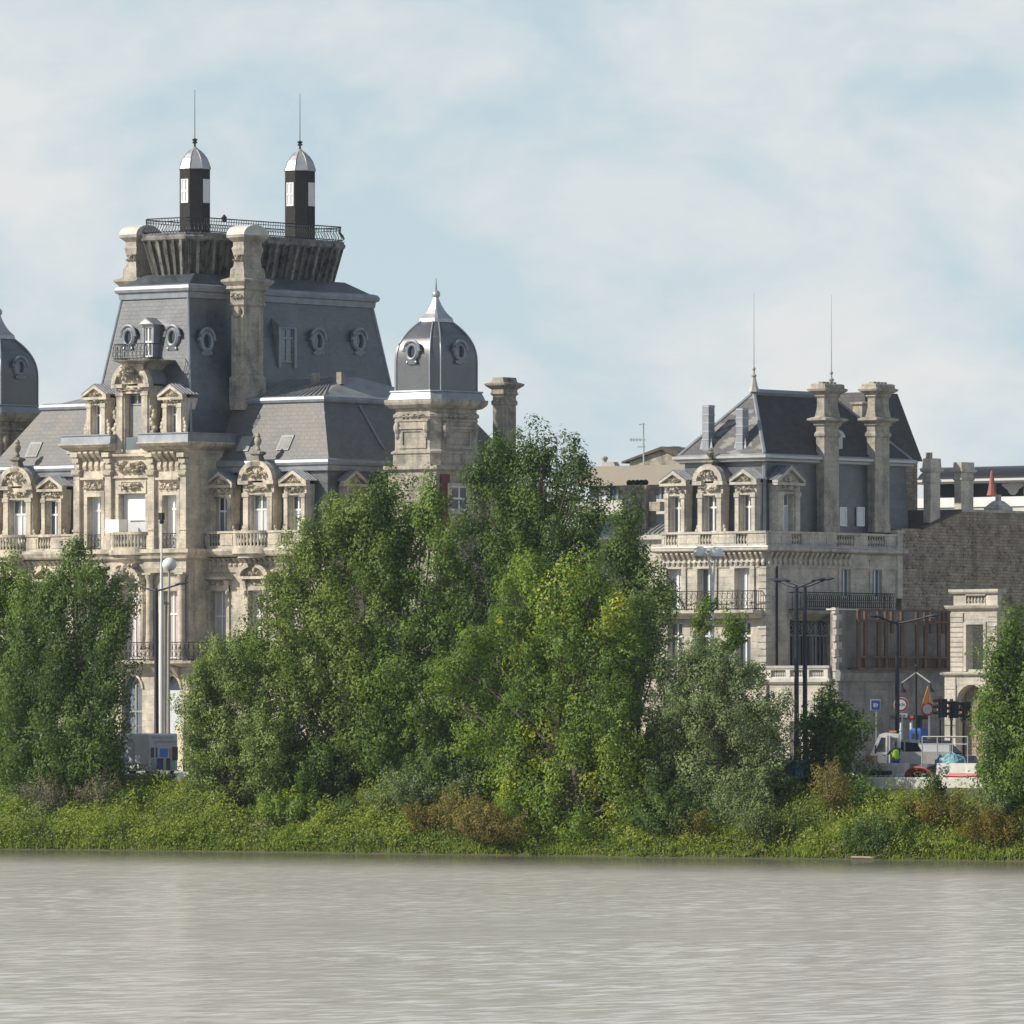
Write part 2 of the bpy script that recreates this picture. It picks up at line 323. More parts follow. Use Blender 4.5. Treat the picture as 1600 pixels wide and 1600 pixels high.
# bank: one sheet of earth, sloping from under the water to the quay
m, t, b = newmat('bank_earth'); k = t.links.new
g = N(t, 'ShaderNodeNewGeometry'); n = N(t, 'ShaderNodeTexNoise'); n.inputs['Scale'].default_value = .9; n.inputs['Detail'].default_value = 6; k(g.outputs['Position'], n.inputs['Vector'])
c = N(t, 'ShaderNodeValToRGB'); c.color_ramp.elements[0].color = (.055,.07,.02,1); c.color_ramp.elements[1].color = (.10,.085,.045,1); c.color_ramp.elements[0].position = .4; c.color_ramp.elements[1].position = .7
k(n.outputs['Fac'], c.inputs[0]); k(c.outputs[0], b.inputs['Base Color']); b.inputs['Roughness'].default_value = .95
xs = np.concatenate([np.linspace(-900,-75,12), np.arange(-74,64,.45), np.linspace(65,900,12)]); ys = np.concatenate([[-60,-6], np.arange(-3,9.3,.3), [12]])
GX, GY = np.meshgrid(xs, ys, indexing='ij'); GZ = bank_z(GX, GY); GZ[:, 0] = -6
vs = np.stack([GX, GY, GZ], -1).reshape(-1, 3).tolist(); ny = len(ys)
fs = [(i*ny+j, (i+1)*ny+j, (i+1)*ny+j+1, i*ny+j+1) for i in range(len(xs)-1) for j in range(ny-1)]
bank = meshobj('bank', vs, fs, m); tag(bank, kind='structure')
bank.data.polygons.foreach_set('use_smooth', [True]*len(fs))
# quay: road sheet to the horizon, edge wall in cast sections, pavement before the houses
QZ = 3.5
quay = meshobj('quay_road', [(-1500,9,QZ),(1500,9,QZ),(1500,4000,QZ),(-1500,4000,QZ)], [(0,1,2,3)], ASPH); tag(quay, kind='structure')
rg = random.Random(3)
qe = bpy.data.objects.new('quay_edge', None); COL.objects.link(qe); tag(qe, kind='structure'); ROOT[qe.name] = Vector((0,0,0))
x = -80.0
while x < 60:
    w = 4.6; MB().rects([(x+.015,x+w-.015,8.45,9.1,2.0),(x+.015,x+w-.015,8.45,9.1,QZ+.1),(x+.05,x+w-.05,8.5,9.06,QZ+.14)]).build('edge_block', CONCW, qe); x += w
pv = MB().box(-120,120,32.2,90,QZ-.2,QZ+.13).build('pavement', CONC); tag(pv, kind='structure')
kb = bpy.data.objects.new('kerb', None); COL.objects.link(kb); tag(kb, kind='structure'); ROOT[kb.name] = Vector((0,0,0))
for i in range(60):
    B(-65+i*1.7+.01, -65+(i+1)*1.7-.01, 31.9, 32.19, QZ-.1, QZ+.14).build('kerb_stone', CONC, kb)
for i in range(26):
    mk = meshobj('lane_marking', [(-62+i*4,24,QZ+.004),(-60.4+i*4,24,QZ+.004),(-60.4+i*4,24.15,QZ+.004),(-62+i*4,24.15,QZ+.004)], [(0,1,2,3)], WHITE, quay)
# ---------------------------------------------------------------- architecture helpers
def wall_open(mb, u0, u1, z0, z1, d0, d1, ops):
    us = sorted(set([u0, u1]+[q for o in ops for q in (o[0], o[1]) if u0 < q < u1]))
    for a, b in zip(us[:-1], us[1:]):
        c = (a+b)/2; zs = sorted([(o[2], o[3]) for o in ops if o[0] < c < o[1]]); z = z0
        for p, q in zs:
            if p > z: mb.box(a, b, d0, d1, z, p)
            z = max(z, q)
        if z < z1: mb.box(a, b, d0, d1, z, z1)
def window(fr, parent, u, z0, z1, w, d, pane=None, frame=None, transom=.68, mull=True, name='window', bars=0):
    """casement: frame with mullion and transom, its panes one by one behind it"""
    frame = frame or WHITE; pane = pane or GLASSM; t = .06
    mb = MB(fr); mb.box(u-w/2, u-w/2+t, d, d+.08, z0, z1); mb.box(u+w/2-t, u+w/2, d, d+.08, z0, z1)
    mb.box(u-w/2+t, u+w/2-t, d, d+.08, z0, z0+t*1.6); mb.box(u-w/2+t, u+w/2-t, d, d+.08, z1-t, z1)
    zt = z0+(z1-z0)*transom if transom else z1-t
    if transom: mb.box(u-w/2+t, u+w/2-t, d-.005, d+.08, zt-.05, zt+.05)
    if mull: mb.box(u-.045, u+.045, d-.01, d+.075, z0+t*1.6, z1-t)
    for i in range(bars):
        z = z0+(zt-z0)*(i+1)/(bars+1); mb.box(u-w/2+t, u+w/2-t, d+.01, d+.06, z-.02, z+.02)
    o = mb.build(name, frame, parent)
    cols = [(-w/2+t, -.045), (.045, w/2-t)] if mull else [(-w/2+t, w/2-t)]
    rows = [(z0+t*1.6, zt-.05), (zt+.05, z1-t)] if transom else [(z0+t*1.6, z1-t)]
    for ca, cb in cols:
        for ra, rb in rows:
            MB(fr).box(u+ca, u+cb, d+.04, d+.06, ra, rb).build('pane', pane[1] if isinstance(pane, tuple) and ra > z0+.5 else (pane[0] if isinstance(pane, tuple) else pane), o)
    return o
def iron_rail(fr, parent, u0, u1, z0, z1, d, n, mat=None, bulge=.12, name='iron_railing', ends=0):
    """wrought railing: rails, bowed bars, scroll rings"""
    mb = MB(fr); mb.box(u0, u1, d-.025, d+.025, z1-.05, z1); mb.box(u0, u1, d-.02, d+.02, z0+.04, z0+.09)
    h = z1-z0
    for i in range(n+1):
        u = u0+(u1-u0)*i/n
        mb.tube([(u,d,z0),(u,d-bulge,z0+h*.3),(u,d-bulge*.5,z0+h*.6),(u,d,z1-.02)], .018, 4)
        if i < n:
            um = u+(u1-u0)/n/2; r = min((u1-u0)/n*.42, .16)
            for zc in (z0+h*.35, z0+h*.72):
                pts = [(um+r*math.cos(q*PI/4), d-bulge*.7, zc+h*.16*math.sin(q*PI/4)) for q in range(9)]; mb.tube(pts, .014, 3)
    for e in (u0, u1):
        if ends: mb.box(e-.02, e+.02, d, d+ends, z1-.05, z1); mb.box(e-.02, e+.02, d, d+ends, z0+.04, z0+.09)
        if ends:
            for q in range(int(ends/.18)): mb.box(e-.012, e+.012, d+.1+q*.18, d+.125+q*.18, z0, z1)
    return mb.build(name, mat or IRON, parent)
def baluster_run(fr, parent, u0, u1, z0, z1, d, n, mat, name='balustrade'):
    """stone balustrade: base and handrail, turned balusters between"""
    mb = MB(fr); h = z1-z0
    mb.box(u0, u1, d-.14, d+.14, z0, z0+.16*h)
    o = mb.build(name, mat, parent); MB(fr).box(u0, u1, d-.17, d+.17, z1-.15*h, z1).build('handrail', mat, o)
    bb = MB(fr); s = (u1-u0)/n
    for i in range(n):
        u = u0+s*(i+.5); q = min(s*.42, .1); a, c = z0+.16*h, z1-.15*h; g = c-a
        bb.lathe((u, d), [(q*.75,a),(q*.75,a+.07*g),(q*.45,a+.12*g),(q,a+.38*g),(q*.8,a+.52*g),(q*.4,a+.74*g),(q*.42,a+.85*g),(q*.75,a+.9*g),(q*.75,c)], 7)
    bb.build('balusters', mat, o, True, kind='stuff')
    return o
def round_balcony(fr, parent, u, d, r, z0, z1, mat, n=15):
    """bowed balcony: half-round slab, balusters and handrail"""
    arc = lambda rr, k=18: [(u+rr*math.cos(PI+PI*i/k), d+rr*.62*math.sin(PI+PI*i/k)) for i in range(k+1)]
    mb = MB(fr); h = z1-z0
    for rr, a, b in ((r*1.08, z0-.28, z0), (r*.98, z0, z0+.14*h), (r*1.02, z1-.15*h, z1)): mb.prism(arc(rr), 'z', a, b)
    mb.prism(arc(r*.78), 'z', z0-.5, z0-.28)
    o = mb.build('balcony', mat, parent)
    bb = MB(fr); a, c = z0+.14*h, z1-.15*h; g = c-a
    for i in range(n):
        th = PI+PI*(i+.5)/n; q = r*PI/n*.4
        bb.lathe((u+r*.92*math.cos(th), d+r*.92*.62*math.sin(th)), [(q*.75,a),(q*.45,a+.12*g),(q,a+.38*g),(q*.4,a+.74*g),(q*.75,a+.9*g),(q*.75,c)], 6)
    bb.build('balusters', mat, o, True, kind='stuff')
    return o
def dormer(fr, parent, u, d, zs, ze, w, oz0, oz1, ow, run, style, stone, pane, seed=0, scroll=True, cap=None, flare=.0, dd=.14):
    """stone dormer: pilasters and lintel round an opening, carved head, cheeks, gabled or arched zinc roof, casement"""
    mb = MB(fr); wall_open(mb, u-w/2, u+w/2, zs, ze, d, d+.42, [(u-ow/2, u+ow/2, oz0, oz1)])
    pw = (w-ow)/2
    for s in (-1, 1):
        c = u+s*(ow/2+pw*.5)
        mb.box(c-pw*.34, c+pw*.34, d-.09, d, zs, oz1+.05); mb.box(c-pw*.46, c+pw*.46, d-.13, d, oz1-.12, oz1+.1)
        mb.box(c-pw*.46, c+pw*.46, d-.13, d, zs, zs+.22)
        # cheek, slightly flared, reaching back into the roof slope
        e = u+s*w/2
        mb.loft([[(e-s*.22,d+.3,zs),(e-s*.02,d+.3,zs),(e-s*.02,d+run*.35,zs),(e-s*.22,d+run*.35,zs)],
                 [(e-s*.22,d+.3,ze),(e-s*.02,d+.3,ze),(e-s*.02,d+run,ze),(e-s*.22,d+run,ze)]])
        if scroll:
            for q in range(4): mb.ball((e+s*(.08+.05*math.sin(q*1.4)), d+.08, zs+.16+q*.2), (.16-.025*q, .12, .15), 7, 4)
    mb.box(u-ow/2-.06, u+ow/2+.06, d-.08, d, oz1, oz1+.09)
    hh = ze-oz1
    mb.carve(u, d-.05, oz1+hh*.5, w*.8, hh*.7, seed, 12, dd)
    o = mb.build('dormer', stone, parent)
    pb = MB(fr); ov = .17
    if style == 'tri':
        h = w*.36
        for s in (-1, 1):
            pb.loft([[(u+s*(w/2+ov), q, ze), (u+s*(w/2+ov), q, ze+.14), (u, q, ze+h+.16), (u, q, ze+h-.02)] for q in (d-.26, d+.1)])
        pb.box(u-w/2-ov, u+w/2+ov, d-.24, d+.1, ze-.12, ze+.02)
        pb.prism([(u-w/2,ze+.02),(u+w/2,ze+.02),(u,ze+h-.03)], 'd', d-.03, d+.12); pb.carve(u, d-.07, ze+h*.3, w*.5, h*.75, seed+7, 8, dd*.9)
        zr = MB(fr)
        for s in (-1, 1):
            zr.loft([[(u+s*(w/2+ov+.02),q,ze+.15),(u+s*(w/2+ov+.02),q,ze+.18),(u,q,ze+h+.215),(u,q,ze+h+.17)] for q in (d-.28, d+run)])
            for i in range(5):
                q = d-.1+i*(run)/4.6; zr.loft([[(u+s*(w/2+ov+.02),p,ze+.175),(u+s*(w/2+ov+.02),p,ze+.215),(u,p,ze+h+.25),(u,p,ze+h+.2)] for p in (q, q+.05)])
    else:
        h = w*.42; k = 14; arc = lambda rr, hh_: [(u+rr*math.cos(PI-PI*i/k), ze+.1+hh_*math.sin(PI-PI*i/k)) for i in range(k+1)]
        o1, i1 = arc(w/2+ov*.8, h+.16), arc(w/2-.12, h-.1)
        for i in range(k): pb.loft([[(*((o1[i][0], q)), o1[i][1]), (o1[i+1][0], q, o1[i+1][1]), (i1[i+1][0], q, i1[i+1][1]), (i1[i][0], q, i1[i][1])] for q in (d-.28, d+.08)])
        pb.box(u-w/2-ov, u-w/2+w*.26, d-.26, d+.1, ze-.1, ze+.1); pb.box(u+w/2-w*.26, u+w/2+ov, d-.26, d+.1, ze-.1, ze+.1)
        pb.prism(i1, 'd', d-.02, d+.12); pb.carve(u, d-.08, ze+.1+h*.45, w*.62, h*.85, seed+3, 10, dd)
        for s in (-1, 1): pb.ball((u+s*w*.34, d-.2, ze+.1+h*.55), (.13,.1,.17), 8, 5)
        zr = MB(fr); o2 = arc(w/2+ov*.8+.02, h+.19)
        zr.loft([[(p[0],q,p[1]) for p in o2] for q in (d+.06, d+run)])
    pb.build('pediment', stone, o); zr.build('dormer_roof', ZINC, o, style != 'tri')
    if pane is not None:
        window(fr, o, u, oz0, oz1, ow-.02, d+.3, pane)
        MB(fr).box(u-ow/2, u+ow/2, d+.42, d+.46, oz0, oz1).build('room', DARK, o)
    if cap: cap(o)
    return o
def urn(fr, parent, u, d, z, h, mat=SOOT):
    s = h
    mb = MB(fr); mb.rects([(u-.3,u+.3,d-.25,d+.25,z),(u-.34,u+.34,d-.28,d+.28,z+.06*s),(u-.2,u+.2,d-.18,d+.18,z+.3*s),(u-.36,u+.36,d-.28,d+.28,z+.36*s),(u-.32,u+.32,d-.26,d+.26,z+.42*s),(u-.12,u+.12,d-.12,d+.12,z+.46*s)])
    mb.lathe((u,d), [(.1,z+.45*s),(.14,z+.5*s),(.08,z+.58*s),(.18,z+.68*s),(.2,z+.78*s),(.12,z+.86*s),(.15,z+.9*s),(.05,z+s)], 9)
    return mb.build('urn', mat, parent, True)
def oculus(fr, parent, u, z, w, h, place):
    """lead bull's-eye: swelling surround with hood and feet, dark glass; place(u, z) gives depth of the slope"""
    d0 = place(z); k = 16; mb = MB(fr)
    ring = lambda a, b, dd: [(u+a*math.cos(2*PI*i/k), place(z+b*math.sin(2*PI*i/k))*.35+d0*.65+dd, z+b*math.sin(2*PI*i/k)) for i in range(k)]
    mb.loft([ring(w*.5,h*.5,.12), ring(w*.48,h*.48,-.16), ring(w*.36,h*.38,-.24), ring(w*.26,h*.31,-.2), ring(w*.25,h*.3,-.02)], False)
    mb.tube([(u+w*.52*math.cos(R(-8)+R(196)*i/12), d0-.16, z+h*.1+h*.44*math.sin(R(-8)+R(196)*i/12)) for i in range(13)], .085, 6)      # hood
    mb.loft([[(u-w*.30,d0-.22,z-h*.42),(u+w*.30,d0-.22,z-h*.42),(u+w*.26,d0+.1,z-h*.42),(u-w*.26,d0+.1,z-h*.42)],[(u-w*.2,d0-.14,z-h*.62),(u+w*.2,d0-.14,z-h*.62),(u+w*.18,d0+.1,z-h*.62),(u-w*.18,d0+.1,z-h*.62)]])
    for s in (-1,1): mb.ball((u+s*w*.3,d0-.14,z-h*.52),(.08,.1,.1),6,4); mb.ball((u+s*w*.58,d0-.12,z+h*.06),(.09,.14,.06),6,4)
    o = mb.build('oculus', LEAD, parent, True)
    MB(fr).loft([[(u+w*.27*math.cos(2*PI*i/k), d0-.05+q, z+h*.32*math.sin(2*PI*i/k)) for i in range(k)] for q in (0,.05)]).build('pane', GLASS, o)
    return o
def brackets(fr, parent, us, d, z0, z1, proj, mat, w=.26):
    for u in us:
        h = z1-z0
        MB(fr).prism([(d+.02,z0),(d-.1,z0),(d-.16,z0+.2*h),(d-.08,z0+.45*h),(d-proj*.7,z0+.7*h),(d-proj,z1-.1*h),(d-proj,z1),(d+.02,z1)], 'u', u-w/2, u+w/2).build('bracket', mat, parent)
def cornice(mb, rect, prof):    # prof: (offset outwards, z) upwards; rect u0,u1,d0,d1
    a,b,c,d = rect; mb.rects([(a-o,b+o,c-o,d+o,z) for o,z in prof])
# ---------------------------------------------------------------- chateau
FY = 36.0
CX0 = X(237, FY)
CH = thing('chateau', (CX0, FY, QZ+.13), 'grand limestone chateau with steep slate tower, twin black lanterns and domed corner turrets', 'building')
F = Fr(CX0, FY)
def zc(py, u=0, d=0): return Z(py, CX0+u, FY+d)
def uc(px, d=0): return X(px, FY+d)-CX0
G0 = QZ+.13
PD, PW = -1.6, 4.05                  # pavilion front and half width
zS = zc(859, 0, PD)                  # main balcony floor
zS1 = zc(1033, 0, PD)                # first-floor balcony
zG = zc(697, 0, PD)                  # underside of pavilion gutter
UL, UR, DB = -12.9, 12.05, 17.0
def openings(us, specs): return [(u-w/2, u+w/2, a, b) for u in us for (w, a, b) in specs]
# walls -------------------------------------------------------
g_t = zc(1062, 0, PD)+.25            # crown of ground arches
w1a, w1b = zS1+.1, zc(924, 0, PD)    # first-floor windows
bays_r = [4.75, 7.35, 9.9]; bays_l = [-4.75, -7.3, -9.8, -12.0]
pav_b = [-2.62, 0, 2.72]
mb = MB(F)
for a, b, bs in ((PW, UR, bays_r), (UL, -PW, bays_l)):
    wall_open(mb, a, b, G0, zS-.4, 0, .5, openings(bs, [(1.25, G0+.5, g_t-.4), (1.05, w1a, w1b)]))
mb.box(UL, UR, .5, DB, G0, zS-.4)
mb.box(UR-.5, UR, .5, DB, zS-.4, zS+.2)
mb.build('wall', LIME, CH)
mb = MB(F)
wall_open(mb, -PW, PW, G0, zG-.2, PD, PD+.55, openings(pav_b, [(1.45, G0, g_t)])+openings([pav_b[0], pav_b[2]], [(1.0, w1a, w1b), (1.0, zS+.05, zc(775,0,PD))])+[(-.75,.75,w1a,w1b-.1),(-.95,.95,zS+.05,zc(772,0,PD))])
mb.box(-PW, PW, PD+.56, 3, G0, zG-.2)
mb.build('pavilion_wall', LIME, CH)
# windows of the lower floors
for u in bays_r+bays_l:
    if u < -10.5: continue
    window(F, CH, u, w1a, w1b, 1.03, .3, CURT, transom=.63)
    window(F, CH, u, G0+.5, g_t-.4, 1.2, .3, GLASSM, transom=.6)
    mb = MB(F)         # moulded surround, consoles and lintel
    wall_open(mb, u-.78, u+.78, zS1+.02, w1b+.3, -.09, 0, [(u-.525, u+.525, w1a, w1b)])
    for s in (-1, 1): mb.prism([(0,w1b-.1),(-.12,w1b-.05),(-.3,w1b+.55),(0,w1b+.6)], 'u', u+s*.68-.1, u+s*.68+.1); mb.ball((u+s*.68,-.14,w1b-.12),(.1,.12,.16),6,4)
    mb.box(u-1.0, u+1.0, -.42, 0, w1b+.6, w1b+.74); mb.carve(u, -.06, w1b+.36, 1.0, .34, int(u*10)&63, 10, .09)
    if u == bays_r[1] or u == bays_l[1]:
        k = 12; oa = [(u+1.1*math.cos(PI-PI*i/k), w1b+.74+.7*math.sin(PI-PI*i/k)) for i in range(k+1)]; ia = [(u+.82*math.cos(PI-PI*i/k), w1b+.74+.5*math.sin(PI-PI*i/k)) for i in range(k+1)]
        for i in range(k):
            if abs(i-k/2+.5) > 1.2: mb.loft([[(oa[i][0],q,oa[i][1]),(oa[i+1][0],q,oa[i+1][1]),(ia[i+1][0],q,ia[i+1][1]),(ia[i][0],q,ia[i][1])] for q in (-.4,0)])
        mb.carve(u, -.1, w1b+1.05, .9, .6, 5, 10, .14)
    mb.build('window_surround', LIME2, CH)
for i, u in enumerate(pav_b):
    w = 1.48 if i == 1 else .98
    window(F, CH, u, w1a, w1b-(.1 if i == 1 else 0), w, PD+.3, CURT, transom=.66)
    # ground floor arched opening: doorway with fanlight and grille
    k = 12; r = .72
    arc = [(u+r*math.cos(PI-PI*j/k), g_t-r+r*math.sin(PI-PI*j/k)*1.0) for j in range(k+1)]
    mb = MB(F)
    for j in range(k):
        a, b = arc[j], arc[j+1]; mb.loft([[(a[0],q,a[1]),(b[0],q,b[1]),(b[0],q,g_t+.001),(a[0],q,g_t+.001)] for q in (PD+.02, PD+.5)])
        o1 = (u+(a[0]-u)*1.18, g_t-r+(a[1]-g_t+r)*1.18); o2 = (u+(b[0]-u)*1.18, g_t-r+(b[1]-g_t+r)*1.18)
        mb.loft([[(a[0],q,a[1]),(b[0],q,b[1]),(o2[0],q,o2[1]),(o1[0],q,o1[1])] for q in (PD-.09, PD)])
    mb.prism([(PD,g_t-.1),(PD-.3,g_t+.35),(PD,g_t+.4)], 'u', u-.14, u+.14)
    mb.build('arch', LIME2, CH)
    if i == 2:
        dr = MB(F).box(u-.7, u+.7, PD+.3, PD+.36, G0+.02, g_t-r-.1).build('door', CURTW, CH)
        for s in (-1, 1):
            for q in (.25, 1.1): MB(F).box(u+s*.34-.24, u+s*.34+.24, PD+.27, PD+.3, G0+q, G0+q+.7).build('door_panel', CURTW, dr)
        MB(F).box(u-.7, u+.7, PD+.34, PD+.38, g_t-r-.1, g_t).build('fanlight', GLASS, CH)
    else:
        window(F, CH, u, G0+.05, g_t-.05, 1.44, PD+.34, GLASSM, IRONG, transom=.62, bars=3)
# first-floor columns, entablature, balcony
for u in (-3.62, -1.45, 1.45, 3.72):
    mb = MB(F)
    for dx in (0,):
        mb.lathe((u, PD-.22), [(.26,zS1+.05),(.26,zS1+.2),(.2,zS1+.3),(.2,zS1+1.0),(.185,zS-2.0),(.17,zS-1.65),(.2,zS-1.6),(.28,zS-1.35)], 12)
        mb.box(u-.3, u+.3, PD-.5, PD, zS-1.351, zS-1.25)
    mb.build('column', LIME, CH, True)
mb = MB(F); cornice(mb, (-PW, PW, PD-.25, .4), [(.0,zS-1.25),(.06,zS-1.0),(.04,zS-.98),(.04,zS-.6),(.25,zS-.5),(.3,zS-.36)]); mb.build('entablature', LIME2, CH)
mb = MB(F); k = 12; u = 0
oa = [(1.15*math.cos(PI-PI*i/k), zS-1.72+.85*math.sin(PI-PI*i/k)) for i in range(k+1)]; ia = [(.9*math.cos(PI-PI*i/k), zS-1.72+.62*math.sin(PI-PI*i/k)) for i in range(k+1)]
for i in range(k):
    if abs(i-k/2+.5) > 1.2: mb.loft([[(oa[i][0],q,oa[i][1]),(oa[i+1][0],q,oa[i+1][1]),(ia[i+1][0],q,ia[i+1][1]),(ia[i][0],q,ia[i][1])] for q in (PD-.7,PD-.05)])
mb.carve(0, PD-.55, zS-1.1, 1.5, 1.0, 12, 16, .22); mb.box(-1.2,1.2,PD-.45,PD,zS-1.86,zS-1.72)
for s in (-1,1):            # carved supporting figures either side of the middle window
    mb.ball((s*.98,PD-.32,zS-2.1),(.17,.17,.22),8,6); mb.ball((s*.98,PD-.3,zS-2.6),(.27,.22,.42),8,6); mb.loft([[(s*.98+q*math.cos(j*PI/4),PD-.28+q*.8*math.sin(j*PI/4),zz) for j in range(8)] for q,zz in ((.14,zS1+.6),(.2,zS1+1.4),(.24,zS-2.9))])
mb.build('figure_pediment', LIME2, CH)
mb = MB(F); cornice(mb, (-PW, PW, PD, .4), [(.2,zS1-.32),(.55,zS1-.2),(.85,zS1-.14),(.9,zS1)]); mb.build('balcony_slab', LIME2, CH)
iron_rail(F, CH, -PW-.6, PW+.6, zS1, zS1+1.0, PD-.75, 34, bulge=.03)
iron_rail(Fr(CX0+PW+.62, FY, True), CH, PD-.75, .3, zS1, zS1+1.0, 0, 7, bulge=.03)
for a,b,nn in ((PW+.9, UR, 28),(UL, -PW-.9, 28)):
    MB(F).box(a,b,-.7,0,zS1-.22,zS1-.003).build('balcony_slab', LIME2, CH); iron_rail(F, CH, a, b, zS1, zS1+1.0, -.62, nn, bulge=.03)
for u in [x*1.3-11 for x in range(17)]:
    if abs(u) > 1.5: MB(F).prism([(0 if abs(u)>PW else PD,zS1-.9),(-.15+(0 if abs(u)>PW else PD),zS1-.85),(-.6+(0 if abs(u)>PW else PD),zS1-.33),(0 if abs(u)>PW else PD,zS1-.33)],'u',u-.13,u+.13).build('bracket', LIME2, CH)
# main cornice slab, wings with modillions
for a,b in ((PW+.05,UR),(UL,-PW-.05)):
    mb = MB(F); cornice(mb,(a,b,0,DB),[(.04,zS-1.3),(.1,zS-1.22),(.06,zS-1.18),(.06,zS-.62),(.3,zS-.5)])
    mb.build('wing_entablature', LIME2, CH)
for a,b in ((PW+.3,UR+.35),(UL-.35,-PW-.3)): MB(F).rects([(a,b,-.5,DB+.4,zS-.42),(a,b,-.58,DB+.4,zS-.34),(a,b,-.68,DB+.4,zS-.12),(a,b,-.68,DB+.4,zS-.02)]).build('cornice', LIME2, CH)
mb = MB(F); mb.rects([(-PW-.3,PW+.3,PD-.4,.2,zS-.36),(-PW-.42,PW+.42,PD-.6,.2,zS-.2),(-PW-.42,PW+.42,PD-.6,.2,zS)])
mb.build('cornice', LIME2, CH)
MB(F).box(PW+.45,UR+.3,-.6,.3,zS-.018,zS+.03).build('cornice_flashing', ZINC2, CH); MB(F).box(UL-.3,-PW-.45,-.6,.3,zS-.018,zS+.03).build('cornice_flashing', ZINC2, CH)
brackets(F, CH, [PW+.5+i*.36 for i in range(21)], 0, zS-.95, zS-.5, .32, LIME2, .17)
brackets(F, CH, [UL+.3+i*.36 for i in range(23)], 0, zS-.95, zS-.5, .32, LIME2, .17)
# balcony level: dado walls, baluster panels, bowed balconies
zB = zS+.93
def dado(a, b, cuts, d=-.32):
    us = sorted(cuts); p = a
    for c, w in us:
        mb = MB(F); mb.box(p, c-w/2, d-.13, d+.13, zS, zB-.12); mb.box(p, c-w/2, d-.18, d+.18, zB-.12, zB)
        n = max(1, int((c-w/2-p)/.9))
        for i in range(n):
            q0, q1 = p+(c-w/2-p)*i/n+.1, p+(c-w/2-p)*(i+1)/n-.1; mb.box(q0, q1, d-.16, d-.13, zS+.18, zB-.22)
        p = c+w/2; mb.build('parapet', LIME, CH)
    mb = MB(F); mb.box(p, b, d-.13, d+.13, zS, zB-.12); mb.box(p, b, d-.18, d+.18, zB-.12, zB)
    mb.build('parapet', LIME, CH)
dado(PW+.35, UR+.1, [(4.75,.95),(7.35,2.3),(9.9,.95)])
dado(UL-.1, -PW-.35, [(-4.9,.9),(-7.3,.95),(-9.8,2.3)])
for u in (4.75, 9.9, -7.3, -4.9): baluster_run(F, CH, u-.47, u+.47, zS+.01, zB, -.32, 5, LIME2)
for u in (7.35, -9.8): round_balcony(F, CH, u, -.32, 1.15, zS, zB, LIME2)
round_balcony(F, CH, 0, PD-.1, 1.25, zS, zB, LIME2, 17)
for u in (pav_b[0], pav_b[2]): iron_rail(F, CH, u-.52, u+.52, zS+.03, zS+.85, PD+.02, 4, bulge=.05)
# pavilion attic storey
wt = zc(775,0,PD)
for u in (pav_b[0], pav_b[2]):
    window(F, CH, u, zS+.05, wt, .98, PD+.34, BLIND_GLARE if u > 0 else CURTW, transom=.74)
    mb = MB(F); wall_open(mb, u-.72, u+.72, zS+.02, wt+.22, PD-.08, PD, [(u-.5,u+.5,zS+.05,wt)])
    mb.box(u-.82, u+.82, PD-.3, PD, zc(748,u,PD)-.06, zc(748,u,PD)+.06); mb.box(u-.74,u+.74,PD-.1,PD,wt+.22,wt+.3); mb.carve(u, PD-.07, zc(760,u,PD), 1.35, .5, 31, 16, .12)
    mb.box(u-.72,u+.72,PD-.1,PD,zc(748,u,PD)+.06,zc(737,u,PD)); mb.build('window_surround', LIME2, CH)
bl = MB(F).box(-.5,.93,PD+.3,PD+.36,zc(813,0,PD),zc(779,0,PD)).build('blind', BLIND_GLARE, CH)
MB(F).box(-.93,.93,PD+.4,PD+.45,zS,zc(772,0,PD)).build('recess', CURTW, CH)
MB(F).box(-1.25,-.3,PD-.75,PD-.55,zB-.05,zc(812,-.6,PD)).build('wind_screen', WHITE, CH); MB(F).box(-.295,-.25,PD-.75,PD-.1,zB-.05,zc(812,-.6,PD)).build('wind_screen', WHITE, CH)
for u in (-3.78,-1.53,1.53,3.78):            # pilasters with capitals
    mb = MB(F); w = .21; p = PD-.2
    mb.box(u-w, u+w, p, PD, zS+.02, zc(742,u,PD)); mb.box(u-w-.06, u+w+.06, p-.06, PD, zS+.02, zS+.75); mb.box(u-w-.06,u+w+.06,p-.05,PD,zS+1.0,zS+1.12)
    mb.rects([(u-w,u+w,p,PD,zc(746,u,PD)),(u-w-.1,u+w+.1,p-.1,PD,zc(736,u,PD)),(u-w-.12,u+w+.12,p-.12,PD,zc(734,u,PD))])
    for i in range(5): mb.ball((u-w+i*w*.5, p-.06, zc(740,u,PD)), (.08,.09,.13), 6, 4)
    h0 = zc(733,u,PD); h1 = zc(706,u,PD)
    for q in range(3): mb.box(u-w+.02-q*.03, u+w-.02+q*.03, p-.12*q, PD, h0+(h1-h0)*q/3+.02, h0+(h1-h0)*(q+1)/3-.05)
    mb.build('pilaster', LIME, CH)
for c in (-2.65, 2.65): brackets(F, CH, [c-.62, c-.2, c+.22, c+.64], PD, zc(734,c,PD), zc(706,c,PD), .55, LIME2, .24)
mb = MB(F); mb.box(-1.3,1.3,PD-.14,PD,zc(747,0,PD),zc(743,0,PD)); mb.carve(0,PD-.1,zc(730,0,PD),1.9,.75,77,22,.2); mb.carve(0,PD-.08,zc(760,0,PD),1.5,.55,41,16,.16)
wall_open(mb,-1.05,1.05,zc(771,0,PD),zc(751,0,PD),PD-.06,PD,[(-.7,.7,zc(768,0,PD),zc(753,0,PD))]); mb.box(-1.3,1.3,PD-.25,PD,zc(713,0,PD),zc(709,0,PD))
mb.build('cartouche', LIME2, CH)
